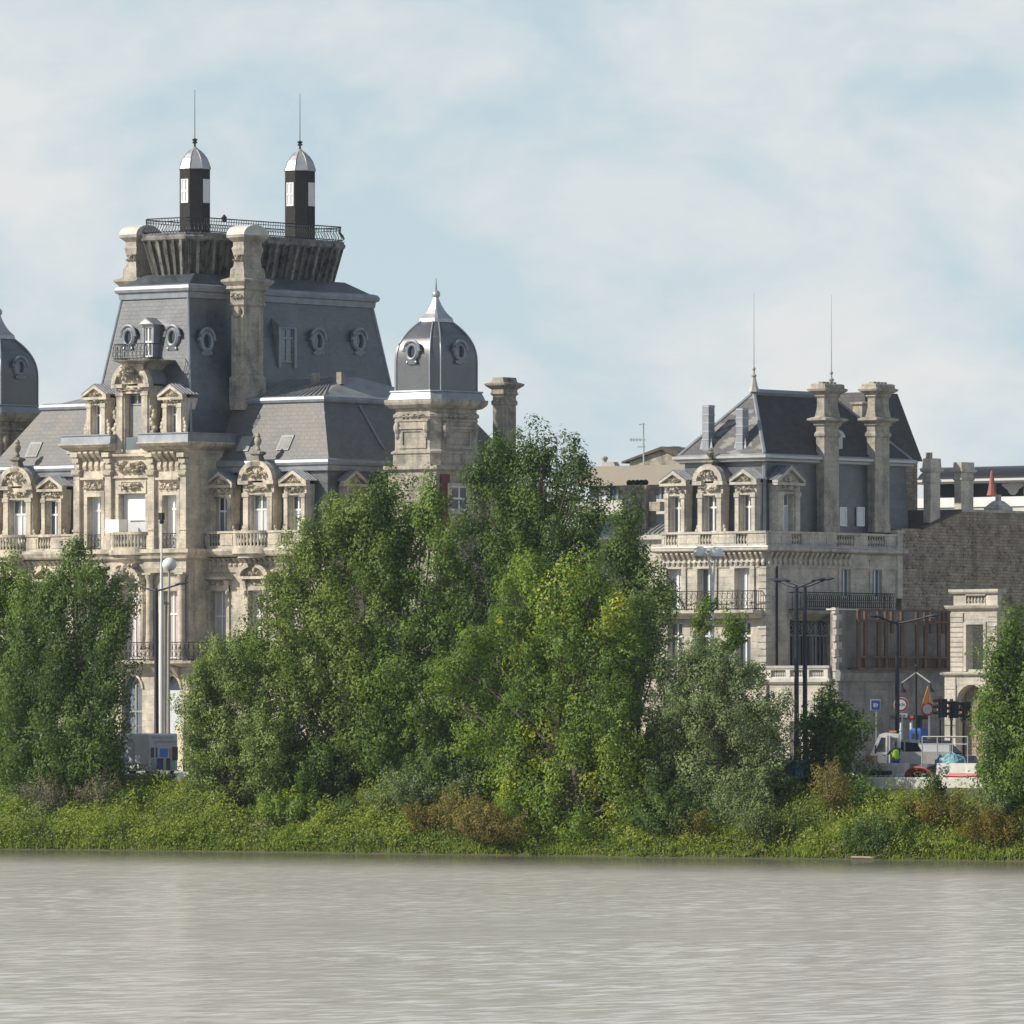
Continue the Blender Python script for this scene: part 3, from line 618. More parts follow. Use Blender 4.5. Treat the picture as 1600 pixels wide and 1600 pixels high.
# pavilion gutter cornice, broken by the middle dormer
for a,b in ((-PW,-.98),(.98,PW)):
    mb = MB(F); e0 = .55 if a < -2 else 0; e1 = .55 if b > 2 else 0
    mb.rects([(a-e0*.2,b+e1*.2,PD-.15,2.5,zG-.25),(a-e0*.8,b+e1*.8,PD-.6,2.5,zG-.05),(a-e0,b+e1,PD-.75,2.5,zG+.1),(a-e0,b+e1,PD-.75,2.5,zG+.16)]); mb.build('cornice', LIME2, CH)
    MB(F).rects([(a-e0*.85,b+e1*.85,PD-.64,2.4,zG+.165),(a-e0*.8,b+e1*.8,PD-.6,2.4,zG+.56),(a-e0*.9,b+e1*.9,PD-.66,2.4,zG+.58),(a-e0*.9,b+e1*.9,PD-.66,2.4,zG+.64)]).build('gutter', LEAD, CH)
# mansard of the wings -----------------------------------------
zl = zc(724,9,0); zt = zc(626,10,2.9)
mb = MB(F); mb.rects([(UL+.4,UR-.4,.75,DB-.1,zS-.1),(UL+.55,UR-.55,.95,DB-.3,zl)]); mb.build('lower_slope', SLATE, CH)
mb = MB(F); IN = 2.6
mb.rects([(UL+.3,UR-.3,.75,DB-.1,zl-.02),(UL+IN-.1,UR-IN+.1,IN+.3,DB-IN,zt)]); mb.build('upper_slope', SLATE2, CH)
def rolls(z, rect, r, name, mat=LEAD):
    a,b,c,d = rect; mb = MB(F); cornice(mb, rect, [(.0,z-r*1.6),(r*.5,z-r*1.5),(r*.6,z-r*.5),(r,z-r*.3),(r*1.15,z+r*.2),(r*.9,z+r*.75),(r*.2,z+r)]); return mb.build(name, mat, CH)
rolls(zl, (UL+.5,UR-.5,.85,DB-.3), .26, 'lead_roll'); rolls(zt+.05, (UL+IN,UR-IN,IN+.4,DB-IN), .26, 'lead_roll')
zr2 = zc(598,6,6)
mb = MB(F); mb.rects([(UL+IN+.2,UR-IN-.2,IN+.5,DB-IN-.3,zt+.2),(UL+IN+2.8,UR-IN-2.8,IN+5.5,DB-IN-5.0,zr2+.35)]); zro = mb.build('flat_roof', ROOFZ, CH)
for i in range(16):
    u = 3.6+i*.38; MB(F).loft([[(u,IN+.6,zt+.24),(u+.06,IN+.6,zt+.24),(u+.06,IN+.6,zt+.29),(u,IN+.6,zt+.29)],[(min(u,5.8),IN+5.4,zr2+.37),(min(u,5.8)+.06,IN+5.4,zr2+.37),(min(u,5.8)+.06,IN+5.4,zr2+.42),(min(u,5.8),IN+5.4,zr2+.42)]]).build('standing_seam', ROOFZ, zro)
for u in (5.6,7.4): MB(F).box(u,u+.35,6.5,6.85,zr2-.1,zr2+.55).build('roof_vent', SOOT, CH)
# skylights lie in the upper slope
def slope_d(z): return .75+(z-zl)/(zt-zl)*(IN-.45)
for px in (378, 441, 48, 112):
    u = uc(px, 1.2); za, zb_ = zl+.75, zl+1.55
    if px == 112: za += .1
    s = MB(F).loft([[(u-.42,slope_d(za)-.07,za),(u+.42,slope_d(za)-.07,za),(u+.42,slope_d(za)+.2,za),(u-.42,slope_d(za)+.2,za)],[(u-.42,slope_d(zb_)-.07,zb_),(u+.42,slope_d(zb_)-.07,zb_),(u+.42,slope_d(zb_)+.2,zb_),(u-.42,slope_d(zb_)+.2,zb_)]]).build('skylight', IRONG, CH)
    MB(F).loft([[(u-.34,slope_d(za+.08)-.085,za+.08),(u+.34,slope_d(za+.08)-.085,za+.08),(u+.34,slope_d(za+.08)+.1,za+.08),(u-.34,slope_d(za+.08)+.1,za+.08)],[(u-.34,slope_d(zb_-.08)-.085,zb_-.08),(u+.34,slope_d(zb_-.08)-.085,zb_-.08),(u+.34,slope_d(zb_-.08)+.1,zb_-.08),(u-.34,slope_d(zb_-.08)+.1,zb_-.08)]]).build('pane', plain('skylight_pane',(.30,.30,.28),.25) if 'skylight_pane' not in M else M['skylight_pane'], s)
# wing dormers
zd = zS+.35; ze_ = zc(756,7,0); o1 = zc(775,7,0)
for i,(u,st) in enumerate(((4.75,'tri'),(7.35,'arch'),(9.9,'tri'),(-7.3,'tri'),(-9.8,'arch'),(-12.1,'tri'))):
    w = 1.55 if st == 'tri' else 2.15; dz = .0 if st == 'tri' else .12
    dormer(F, CH, u, .18, zd, ze_-.05+dz, w, zd+.05, o1+dz*.6, .82 if st == 'tri' else 1.15, 1.1, st, LIME2, (CURTW, GLASSM) if i % 3 else (GLASSM, GLASS), i*9+2)
    if st == 'arch': urn(F, CH, u, .15, ze_+.95, 1.75)
DS = Fr(CX0+UR, FY, True)
dormer(DS, CH, 2.6, .2, zd, ze_-.05, 1.6, zd+.05, o1, .85, 1.0, 'tri', LIME2, GLASSM, 99)
# tower --------------------------------------------------------
T0 = (-3.68, 3.68, -1.0, 16.8); T1 = (-2.3, 2.3, .3, 15.5)
ztb = zG+.1; ztt = zc(455, 2.3, .3)
def tl(z): q = (z-ztb)/(ztt-ztb); return [T0[i]+(T1[i]-T0[i])*q for i in range(4)]
mb = MB(F); mb.rects([(*T0, ztb), (*T1, ztt)]); mb.build('tower_roof', SLATE, CH)
for sx,sy in ((1,0),(0,0),(1,1),(0,1)):
    p0 = (T0[sx],T0[2+sy],ztb); p1 = (T1[sx],T1[2+sy],ztt); MB(F).tube([p0,p1],.07,6).build('hip_lead', LEAD, CH)
rolls(ztt+.12, T1, .3, 'lead_roll')
zpb = zc(427, 1.7, 1.5)
mb = MB(F); mb.rects([(T1[0]-.15,T1[1]+.15,T1[2]-.15,T1[3]+.15,ztt+.3),(-1.75,1.75,1.5,13.9,zpb)]); mb.build('tower_cap', SLATE, CH)
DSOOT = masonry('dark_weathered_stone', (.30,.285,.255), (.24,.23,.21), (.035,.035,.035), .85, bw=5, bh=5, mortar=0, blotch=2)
# flared belvedere: corbelled gallery with chamfered corners
def chamf(u0,u1,d0,d1,c,z): return [(u0+c,d0,z),(u1-c,d0,z),(u1,d0+c,z),(u1,d1-c,z),(u1-c,d1,z),(u0+c,d1,z),(u0,d1-c,z),(u0,d0+c,z)]
zq = zc(374, 1.9, 1.2); zq2 = zc(363, 1.9, 1.2); YB0, YB1 = 1.6, 13.5
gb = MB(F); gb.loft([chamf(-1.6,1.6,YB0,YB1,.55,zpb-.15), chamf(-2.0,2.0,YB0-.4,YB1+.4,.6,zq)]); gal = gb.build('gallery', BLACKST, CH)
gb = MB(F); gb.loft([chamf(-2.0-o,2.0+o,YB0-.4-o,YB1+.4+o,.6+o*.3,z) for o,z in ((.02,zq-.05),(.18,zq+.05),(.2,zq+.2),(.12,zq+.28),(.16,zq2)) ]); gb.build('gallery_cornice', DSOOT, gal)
def corb(p, q, n):     # corbel ribs between plan points p and q (bottom / top rings)
    for i in range(n):
        f = (i+.5)/n; cs = []
        for (a, b), z in ((p, zpb-.1), (q, zq+.02)):
            c = Vector(a).lerp(Vector(b), f); t = (Vector(b)-Vector(a)).normalized(); nrm = Vector((t.y, -t.x)); hw = .085
            cs.append([(*(c-t*hw-nrm*.1), z), (*(c+t*hw-nrm*.1), z), (*(c+t*hw+nrm*.16), z), (*(c-t*hw+nrm*.16), z)])
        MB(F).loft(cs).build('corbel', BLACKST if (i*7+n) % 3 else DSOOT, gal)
b0 = [(p[0],p[1]) for p in chamf(-1.6,1.6,YB0,YB1,.55,0)]; b1 = [(p[0],p[1]) for p in chamf(-2.0,2.0,YB0-.4,YB1+.4,.6,0)]
for i, n in ((0,5),(1,2),(2,20),(3,2),(7,2)): corb((b0[i],b0[(i+1)%8]),(b1[i],b1[(i+1)%8]), n)
MB(F).loft([chamf(-1.95,1.95,YB0-.35,YB1+.35,.6,zq2+.002), chamf(-1.95,1.95,YB0-.35,YB1+.35,.6,zq2+.05)]).build('platform', LEAD, gal)
# gallery railing with bellied bars
zrt = zc(339, 1.9, 1.2); rl = MB(F); pl = chamf(-2.0,2.0,YB0-.4,YB1+.4,.6,0)
for i in range(8):
    a, b = Vector(pl[i][:2]), Vector(pl[(i+1)%8][:2]); t = (b-a); nrm = Vector((t.y,-t.x)).normalized(); n = max(2, int(t.length/.2))
    rl.tube([(a.x,a.y,zrt),(b.x,b.y,zrt)],.03,4); rl.tube([(a.x,a.y,zq2+.1),(b.x,b.y,zq2+.1)],.025,4); rl.tube([(a.x,a.y,zrt-.16),(b.x,b.y,zrt-.16)],.018,4)
    for j in range(n+1):
        c = a.lerp(b, j/n); h = zrt-zq2
        rl.tube([(c.x,c.y,zq2),(c.x+nrm.x*.2,c.y+nrm.y*.2,zq2+h*.22),(c.x+nrm.x*.1,c.y+nrm.y*.1,zq2+h*.45),(c.x-nrm.x*.04,c.y-nrm.y*.04,zq2+h*.65),(c.x,c.y,zrt)],.02,3)
rl.build('gallery_railing', IRON, gal)
MB(F).lathe((0,5.9),[(.06,zrt),(.16,zrt+.1),(.1,zrt+.2),(.18,zrt+.24),(.03,zrt+.42)],8).build('rail_finial', IRON, gal)
# lanterns
for k, dd in enumerate((3.5, 12.2)):
    za, zb_ = zq2+.05, zc(264 if k == 0 else 267, 0, dd); r = .86
    lan = MB(F).lathe((0,dd),[(r,za),(r,zb_)],8).build('lantern', TAR, CH)
    MB(F).lathe((0,dd),[(r+.04,zb_-.04),(r+.06,zb_),(r*.97,zb_+.2),(r*.82,zb_+.52),(r*.58,zb_+.8),(r*.3,zb_+1.02),(.06,zb_+1.2)],8).build('lantern_dome', ZINC2, lan)
    for j in range(8):
        th = 2*PI*j/8+PI/8; MB(F).tube([((r+.0)*q*math.cos(th),dd+r*q*math.sin(th),z) for q,z in ((1.06,zb_),(.98,zb_+.2),(.83,zb_+.52),(.59,zb_+.8),(.31,zb_+1.02))],.022,4).build('dome_rib', ZINC2, lan)
    fz = zb_+1.15; MB(F).lathe((0,dd),[(.07,fz),(.05,fz+.2),(.16,fz+.26),(.08,fz+.34),(.17,fz+.42),(.03,fz+.5),(.022,fz+.5),(.012,zc(140 if k==0 else 146,0,dd))],6).build('finial', IRON, lan)
    ap = r*math.cos(PI/8)
    for fr_, in ((Fr(CX0, FY+dd-ap),), (Fr(CX0+ap, FY+dd, True),)):
        zw = zc(318 if k == 0 else 323,0,dd); w = window(fr_, lan, 0, zw, zw+1.28, .5, -.05, BLIND_GLARE, WHITE, transom=.5)  # white panes: bright reflection in the glass painted in with the blind colour
# tower front: side dormers, tall middle dormer, balcony, oculi, small dormer
def dfront(z): q = (z-ztb)/(ztt-ztb); return T0[2]+(T1[2]-T0[2])*q
for i, px in enumerate((152, 271)):
    u = uc(px, PD+.3); dormer(F, CH, u, PD+.25, zG+.6, zc(621,u,PD), 1.42, zG+.62, zc(633,u,PD), .62, 1.25, 'tri', LIME2, GLASSM, 200+i*5)
zmid0 = zc(708,0,PD)
dormer(F, CH, .1, PD-.02, zmid0, zc(603,0,PD), 2.35, zmid0+.02, zc(615,0,PD), 1.2, 1.9, 'arch', LIME2, None, 231, scroll=False)
for s in (-1,1):
    mb = MB(F)
    for i in range(7): mb.ball((.1+s*(1.3+.12*math.sin(i*1.7)), PD+.1, zG+.7+i*.22),(.2-.018*i,.16,.16),7,4)
    mb.build('carved_scroll', LIME2, CH)
mb = MB(F); mb.carve(.1, PD-.35, zc(578,0,PD), .7, .9, 5, 14, .3); mb.build('carved_keystone', LIME2, CH)
MB(F).box(-.48,.7,PD+.35,PD+.4,zmid0+.1,zc(634,0,PD)).build('shutter', IRONG, CH); window(F, CH, .11, zc(633,0,PD), zc(616,0,PD), 1.16, PD+.35, GLASS, IRONG, transom=0)
MB(F).box(-.45,.65,PD+.02,PD+.05,zmid0+.05,zmid0+.85).build('glass_guard', GLASSM, CH)
zbal = zc(563,.3,PD+.4); ub = uc(224, PD+.2)
mb = MB(F); mb.rects([(ub-.3,ub+.3,PD-.2,.5,zbal-.75),(ub-.7,ub+.7,PD-.55,.6,zbal-.25),(ub-1.25,ub+1.25,PD-.75,.8,zbal-.08),(ub-1.3,ub+1.3,PD-.8,.8,zbal)]); mb.build('corbel_balcony', SOOT, CH)
iron_rail(F, CH, ub-1.25, ub+1.25, zbal, zbal+.85, PD-.72, 9, bulge=.16, ends=1.1)
us = uc(233, -.5); dz0, dz1 = zc(558,us,-.3), zc(507,us,-.3); dd = dfront(dz0)-.35
mb = MB(F); mb.box(us-.4,us-.28,dd,dd+1.0,dz0,dz1); mb.box(us+.28,us+.4,dd,dd+1.0,dz0,dz1); mb.box(us-.28,us+.28,dd,dd+.5,dz1-.12,dz1); sd = mb.build('small_dormer', LEAD, CH)
window(F, sd, us, dz0, dz1-.12, .55, dd+.06, GLASSM, WHITE, transom=.5)
MB(F).prism([(us-.56,dz1-.02),(us+.56,dz1-.02),(us,dz1+.36)],'d',dd-.2,dd+1.2).build('dormer_roof', ZINC, sd); MB(F).prism([(us-.4,dz1+.02),(us+.4,dz1+.02),(us,dz1+.26)],'d',dd-.23,dd-.19).build('gable', WHITE, sd)
for px in (197, 266): u = uc(px,-.4); oculus(F, CH, u, zc(527,u,-.3), .95, 1.15, dfront)
# tower right flank
def sframe(): return Fr(CX0, FY, True)
def dside(z): q = (z-ztb)/(ztt-ztb); return -(T0[1]+(T1[1]-T0[1])*q)
SF = sframe()
for px in (328, 503, 568):
    dd = YD(px, CX0+3.1)-FY; oculus(SF, CH, dd, Z(533, CX0+3.1, FY+dd), 1.15, 1.25, dside)
dd = YD(456, CX0+3.3)-FY; z0, z1 = Z(566,CX0+3.3,FY+dd), Z(513,CX0+3.3,FY+dd); fd = dside(z0)-.12
mb = MB(SF); mb.box(dd-.75,dd-.55,fd,fd+1.2,z0-.3,z1+.1); mb.box(dd+.55,dd+.75,fd,fd+1.2,z0-.3,z1+.1); mb.box(dd-.55,dd+.55,fd,fd+1.2,z1,z1+.1)
mb.prism([(fd-.1,z1+.1),(fd+1.0,z1+.1),(fd+1.15,z1+1.0)],'u',dd-.75,dd+.75); sd = mb.build('side_dormer', LEAD, CH)
window(SF, sd, dd, z0, z1, 1.08, fd+.1, (GLASSM, GLASSB), LEAD, transom=.72, bars=2)
# left flank oculi mirror the right
for dd in (2.2, 9.0):
    fl = Fr(CX0, FY, True)
# chimneys flanking the tower
for s in (-1, 1):
    c = s*3.82; d0, d1 = 2.6, 4.2; w = .42
    zz = lambda py: zc(py, c, d0)
    mb = MB(F)
    mb.rects([(c-w-.1,c+w+.1,d0-.1,d1+.1,zr2-1.5),(c-w-.1,c+w+.1,d0-.1,d1+.1,zz(590)),(c-w,c+w,d0,d1,zz(586)),(c-w,c+w,d0,d1,zz(480)),(c-w-.1,c+w+.1,d0-.1,d1+.1,zz(476)),(c-w-.06,c+w+.06,d0-.06,d1+.06,zz(472)),(c-w-.06,c+w+.06,d0-.06,d1+.06,zz(455)),(c-w-.22,c+w+.22,d0-.22,d1+.22,zz(451)),(c-w-.2,c+w+.2,d0-.2,d1+.2,zz(447)),(c-w-.42,c+w+.42,d0-.42,d1+.42,zz(440)),(c-w-.42,c+w+.42,d0-.42,d1+.42,zz(437)),(c-w-.08,c+w+.08,d0-.08,d1+.08,zz(433)),(c-w-.05,c+w+.05,d0-.05,d1+.05,zz(420)),(c-w+.06,c+w-.06,d0+.05,d1-.05,zz(416)),(c-w+.12,c+w-.12,d0+.1,d1-.1,zz(404)),(c-w-.02,c+w+.02,d0,d1,zz(388)),(c-w+.05,c+w-.05,d0+.05,d1-.05,zz(384)),(c-w+.05,c+w-.05,d0+.05,d1-.05,zz(378)),(c-w-.2,c+w+.2,d0-.2,d1+.2,zz(371)),(c-w-.2,c+w+.2,d0-.2,d1+.2,zz(367))])
    mb.carve(c, d0-.08, zz(463), .9, .5, 9, 8, .1); mb.carve(c, d0+.05, zz(402), .7, .6, 19, 8, .12)
    mb.box(c-w+.02, c-w+.16, d0-.06, d0+.01, zz(585), zz(492)); mb.box(c+w-.16, c+w-.02, d0-.06, d0+.01, zz(585), zz(492))
    for q in (0,1):                      # pilaster strips of the shaft
        mb.box(c+w-.01, c+w+.05, d0+.1+q*1.05, d0+.4+q*1.05, zz(585), zz(492))
    mb.ball((c,d0-.08,zz(487)),(.3,.16,.3),8,5)
    ch = mb.build('chimney', LIMEG, CH)
    k = 12; dm = (d0+d1)/2; hw = (d1-d0)/2+.22; MB(F).prism([(dm+hw*math.cos(PI-PI*i/k), zz(367)+.55*math.sin(PI-PI*i/k)) for i in range(k+1)], 'u', c-w-.2, c+w+.2).build('chimney_cap', CONCW, ch)
# domed corner towers
def dome_tower(cu, cd, vis=True):
    hx, hy = 1.52, 1.88
    t = []
    z = lambda py: zc(py, 15.1, 5.3)
    def ring(a, b, c, zz): return chamf(cu-a, cu+a, cd-b, cd+b, c, zz)
    mb = MB(F); mb.rects([(cu-hx-.1,cu+hx+.1,cd-hy-.1,cd+hy+.1,G0),(cu-hx-.1,cu+hx+.1,cd-hy-.1,cd+hy+.1,z(738)),(cu-hx-.3,cu+hx+.3,cd-hy-.3,cd+hy+.3,z(735)),(cu-hx-.3,cu+hx+.3,cd-hy-.3,cd+hy+.3,z(729))])
    mb.loft([ring(hx+o,hy+o,.42,z(p)) for o,p in ((.12,729),(.12,712),(.2,710),(.2,707),(.05,704),(.05,655),(.12,653),(.12,649),(.02,646),(.02,641),(.25,639),(.42,634),(.46,630),(.46,626))])
    # recessed panels with side scrolls on the two faces seen
    for fr_, hw, face in ((Fr(CX0+cu, FY+cd-hy-.05), hx, 0), (Fr(CX0+cu+hx+.05, FY+cd, True), hy, 1)):
        m2 = MB(fr_); wall_open(m2, -hw*.62, hw*.62, z(702), z(660), -.07, 0, [(-hw*.42, hw*.42, z(697), z(676))]); m2.box(-hw*.72,hw*.72,-.16,0,z(672),z(668)); m2.box(-hw*.75,hw*.75,-.13,0,z(660),z(657))
        for s in (-1,1): m2.ball((s*hw*.66,-.08,z(670)),(.2,.2,.33),8,5); m2.ball((s*hw*.66,-.06,z(682)),(.13,.14,.22),8,5)
        m2.carve(0,-.04,z(652),hw*1.2,.3,8,8,.1); m2.v, mb.v; n0 = len(mb.v); mb.v += m2.v; mb.f += [[i+n0 for i in f] for f in m2.f]
    tw = mb.build('corner_tower', LIMEG if cu > 0 else SOOT, CH)
    MB(F).loft([ring(hx+o,hy+o,.42,z(p)) for o,p in ((.36,626.5),(.3,621),(.22,615),(.28,614),(.26,612))]).build('gutter', LEAD, tw)
    prof = [(1.0,613),(1.0,570),(.975,553),(.93,540),(.86,528),(.76,517),(.64,508),(.5,501.5)]
    def drg(f, p, off=0): return ring((hx+.03)*f+off,(hy+.03)*f+off,.42*f+.06*(1-f),z(p))
    fine = [(f,p) for f,p in prof]
    pp = np.linspace(613,501.5,26); th_ = np.clip((570-pp)/(570-501.5),0,1); fine = [(float(1-.64*t_**2.5), float(p_)) for t_,p_ in zip(th_,pp)]
    prof = fine[::1]
    MB(F).loft([drg(f,p) for f,p in fine]).build('dome', SLATED, tw, True)
    for i in range(8):
        MB(F).tube([drg(f,p,.01)[i] for f,p in prof],.045,5).build('dome_rib', LEAD, tw)
    MB(F).loft([ring(a,a*1.18,a*.2,z(p)) for a,p in ((.66,504),(.63,498),(.44,491),(.31,484),(.21,477),(.13,470),(.08,463))]).build('dome_cap', ZINC2, tw)
    MB(F).ball((cu,cd,z(460)),.22,10,7).build('ball_finial', ZINC2, tw, True)
    MB(F).lathe((cu,cd),[(.06,z(457)),(.05,z(448)),(.008,z(434))],6).build('spike', LEAD, tw)
    def pd(hh):
        def f(zz):
            zs = [z(p) for _,p in prof]; return -np.interp(zz, zs, [q*(hh+.03) for q,_ in prof])
        return f
    oculus(Fr(CX0+cu, FY+cd), tw, 0, z(552), .98, 1.05, pd(hy)); oculus(Fr(CX0+cu, FY+cd, True), tw, 0, z(551), .98, 1.05, pd(hx))
    return tw
SLATED = masonry('dome_lead_slate', (.085,.09,.10), (.095,.10,.11), (.12,.118,.115), .3, bw=.5, bh=9, mortar=.006, bump=.003, rough=.33, blotch=.7, spec=1.0)
dome_tower(15.3, 5.3); dome_tower(-15.9, 5.3)
# link between wing and right tower: cross roof, wall with a casement and a painted strip
zz = lambda py: zc(py, 15, 7)
mb = MB(F); mb.box(UR-.2, 13.5, 3.8, 7.0, G0, zS); mb.box(13.2,17.0,7.3,12.5,G0,zS+3.4); mb.build('link_wall', LIME, CH)
mb = MB(F); mb.loft([[(UR-1.2,3.3,zS),(13.9,3.3,zS),(13.9,7.4,zS),(UR-1.2,7.4,zS)],[(UR-1.9,5.4,zl-.3),(13.9,5.4,zl-.6),(13.9,5.6,zl-.6),(UR-1.9,5.6,zl-.3)]]); mb.build('link_roof', SLATE, CH)
MB(F).tube([(UR-.3-(IN-.4)*f_+.04, YD(px_, CX0+UR-.3-(IN-.4)*f_)-FY, zl+(zt-zl)*f_) for f_,px_ in ((.95,561),(.45,588),(.25,600))],.07,5).build('valley_lead', LEAD, CH)
fs_ = Fr(CX0+17.0, FY, True); uw = YD(716, CX0+17.0)-FY
window(fs_, CH, uw, Z(798,CX0+17,FY+uw), Z(760,CX0+17,FY+uw), 1.35, -.06, GLASSM, WHITE, transom=.5); wall_ = MB(fs_); wall_open(wall_, uw-.95, uw+.95, Z(803,CX0+17,FY+uw), Z(755,CX0+17,FY+uw), -.09, 0, [(uw-.68,uw+.68,Z(798,CX0+17,FY+uw),Z(760,CX0+17,FY+uw))]); wall_.build('window_surround', LIME2, CH)
uw = YD(699, CX0+17.0)-FY; MB(fs_).box(uw-.55,uw+.15,-.05,0,zS-3,Z(741,CX0+17,FY+uw)).build('painted_strip', WINE, CH)
# rear right chimney
c, d0 = 11.9, 15.2; zz = lambda py: zc(py, c, d0); ax, ay = .36, .55
mb = MB(F); mb.rects([(c-ax-o,c+ax+o,d0-ay-o,d0+ay+o,zz(p)) for o,p in ((0,720),(0,634),(.06,632),(.06,627),(.0,625),(0,619),(.1,616),(.05,612),(.05,609),(.3,603),(.34,600),(0.05,597),(0.0,590))]); ch = mb.build('chimney', SOOT, CH)
# ---------------------------------------------------------------- townhouse
HX = X(1197, FY)
TH = thing('townhouse', (HX, FY, G0), 'pale stone townhouse with hipped slate roof, stone dormers and two tall side chimneys', 'building')
FH = Fr(HX, FY); FS = Fr(HX, FY, True)
def zh(py, u=0, d=0): return Z(py, HX+u, FY+d)
def uh(px, d=0): return X(px, FY+d)-HX
def dh(px): return YD(px, HX)-FY          # depth along the side wall
HL = uh(1034); HB = dh(1400)
zP0, zP1 = zh(853), zh(829)               # parapet
zM = zh(884); zBal = zh(953); zW1 = zh(887)
fw = [uh(1054.5), uh(1103), uh(1161)]
mb = MB(FH)
wall_open(mb, HL, 0, G0, zP0-.35, 0, .5, [(u-.48,u+.48,zBal+.02,zW1) for u in fw]+[(u-.5,u+.5,G0+.6,G0+3.6) for u in fw]+[(u-.48,u+.48,zBal-2.9,zBal-.6) for u in fw])
mb.box(HL, -.5, .5, HB, G0, zP0-.35)
mb.build('wall', TOWN, TH)
mb = MB(FS); gz0, gz1 = zh(1040,0,4), zh(968,0,4); ga, gb_ = dh(1234), dh(1297)
sw = [dh(1320.5), dh(1369)]; sw0, sw1 = zh(934,0,7), zh(885,0,7)
wall_open(mb, 0.5, HB, G0, zP0-.35, 0, .5, [(u-.4,u+.4,sw0,sw1) for u in sw]+[(ga,gb_,gz0,gz1)]); mb.build('side_wall', TOWN, TH)
# quoins, one by one
rgq = random.Random(4)
z = G0+.1; i = 0
while z < zM-.1:
    h = .34; w = .52 if i % 2 else .36
    MB(FH).rects([(-w,.035,-.05,w*.7,z+.02),(-w,.035,-.05,w*.7,z+h-.02)]).build('quoin', TOWN, TH); z += h; i += 1
# facing blocks between the front windows
z0_, z1_ = zBal+.05, zM-.15; rows = int((z1_-z0_)/.34)
cols_ = [(HL+.05, fw[0]-.78), (fw[0]+.78, fw[1]-.78), (fw[1]+.78, fw[2]-.78), (fw[2]+.78, -.56)]
for a, b in cols_:
    if b-a < .2: continue
    for r in range(rows):
        n = max(1, round((b-a)/.75)); off = (.5 if r % 2 else 0)
        ed = [a]+[a+(b-a)*(j+off)/n for j in range(n+1) if a+.1 < a+(b-a)*(j+off)/n < b-.1]+[b]
        for p, q in zip(ed[:-1], ed[1:]):
            MB(FH).box(p+.006, q-.006, -.02-rgq.uniform(0,.008), .01, z0_+r*(z1_-z0_)/rows+.006, z0_+(r+1)*(z1_-z0_)/rows-.006).build('stone_block', TOWN, TH)
for i, u in enumerate(fw):
    window(FH, TH, u, zBal+.02, zW1, .94, .28, CURTW if i != 1 else GLASSM, transom=0)
    window(FH, TH, u, zBal-2.9, zBal-.6, .94, .28, GLASSM, transom=.7)
    window(FH, TH, u, G0+.6, G0+3.6, .98, .28, GLASSM, transom=.7)
    mb = MB(FH); wall_open(mb, u-.76, u+.76, zBal+.0, zW1+.3, -.1, 0, [(u-.48,u+.48,zBal-.01,zW1)]); mb.box(u-.82,u+.82,-.16,0,zW1+.3,zW1+.38); mb.build('window_surround', TOWN, TH)
for u in sw:
    window(FS, TH, u, sw0, sw1, .78, .1, (GLASSB, GLASSB), WHITE, transom=0)
    mb = MB(FS); wall_open(mb, u-.62, u+.62, sw0-.3, sw1+.28, -.07, 0, [(u-.4,u+.4,sw0-.31,sw1)]); mb.box(u-.7,u+.7,-.12,0,sw1+.28,sw1+.36); mb.build('window_surround', TOWN, TH)
# grille window on the side
gm = (ga+gb_)/2; gr = MB(FS)
for i in range(12):
    u = ga+(gb_-ga)*(i+.5)/12; gr.box(u-.022,u+.022,.1,.14,gz0,gz1-.85)
gr.box(ga,gb_,.09,.15,gz1-.85,gz1-.78); gr.box(ga,gb_,.09,.15,gz1-.08,gz1)
for i in range(6):
    u = ga+(gb_-ga)*(i+.5)/6
    for r in (.3,.15): gr.tube([(u+r*math.cos(q*PI/5),.12,gz1-.43+r*math.sin(q*PI/5)) for q in range(11)],.025,4)
    gr.box(u-.27,u-.23,.1,.14,gz1-.78,gz1-.08)
gr.build('window_grille', IRONG, TH); MB(FS).box(ga,gb_,.4,.44,gz0,gz1).build('window', GLASS, TH)
mb = MB(FS); mb.box(ga-.2,gb_+.2,-.1,.0,gz1,gz1+.3); mb.build('lintel', TOWN, TH)
# string courses, cornice, modillions, parapet
HR = (HL, 0, 0, HB)
mb = MB(FH); cornice(mb, HR, [(.03,zM-.1),(.08,zM-.02),(.05,zM),(.05,zP0-.35),(.2,zP0-.3)]); mb.build('frieze', TOWN, TH)
mb = MB(FH); cornice(mb, (HL+.0,0,0,HB-.0), [(.18,zP0-.302),(.42,zP0-.24),(.46,zP0-.2),(.46,zP0-.06),(.5,zP0-.04)]); mb.build('cornice', TOWN, TH)
MB(FH).rects([(HL-.48,.48,-.48,HB+.45,zP0-.038),(HL-.46,.46,-.46,HB+.45,zP0)]).build('cornice_flashing', ZINC2, TH)
brackets(FH, TH, [HL+.2+i*.335 for i in range(20)], -.05, zM+.05, zP0-.31, .3, TOWN, .15)
brackets(FS, TH, [.1+i*.42 for i in range(int(HB/.42)-9)], -.05, zM+.05, zP0-.31, .3, TOWN, .15)
def hdado(fr, a, b, cuts, zt_):
    p = a
    for c, w in sorted(cuts)+[(b, 0)]:
        q = c-w/2; mb = MB(fr)
        if q > p:
            mb.box(p, q, -.02, .2, zP0-.01, zt_-.12); mb.box(p, q, -.07, .25, zt_-.12, zt_)
            n = max(1, int((q-p)/.8))
            for i in range(n): mb.box(p+(q-p)*i/n+.09, p+(q-p)*(i+1)/n-.09, -.045, -.02, zP0+.18, zt_-.22)
            mb.build('parapet', TOWN, TH)
        p = c+w/2
    for c, w in cuts: baluster_run(fr, TH, c-w/2, c+w/2, zP0, zt_, .09, max(4, int(w/.2)), TOWN)
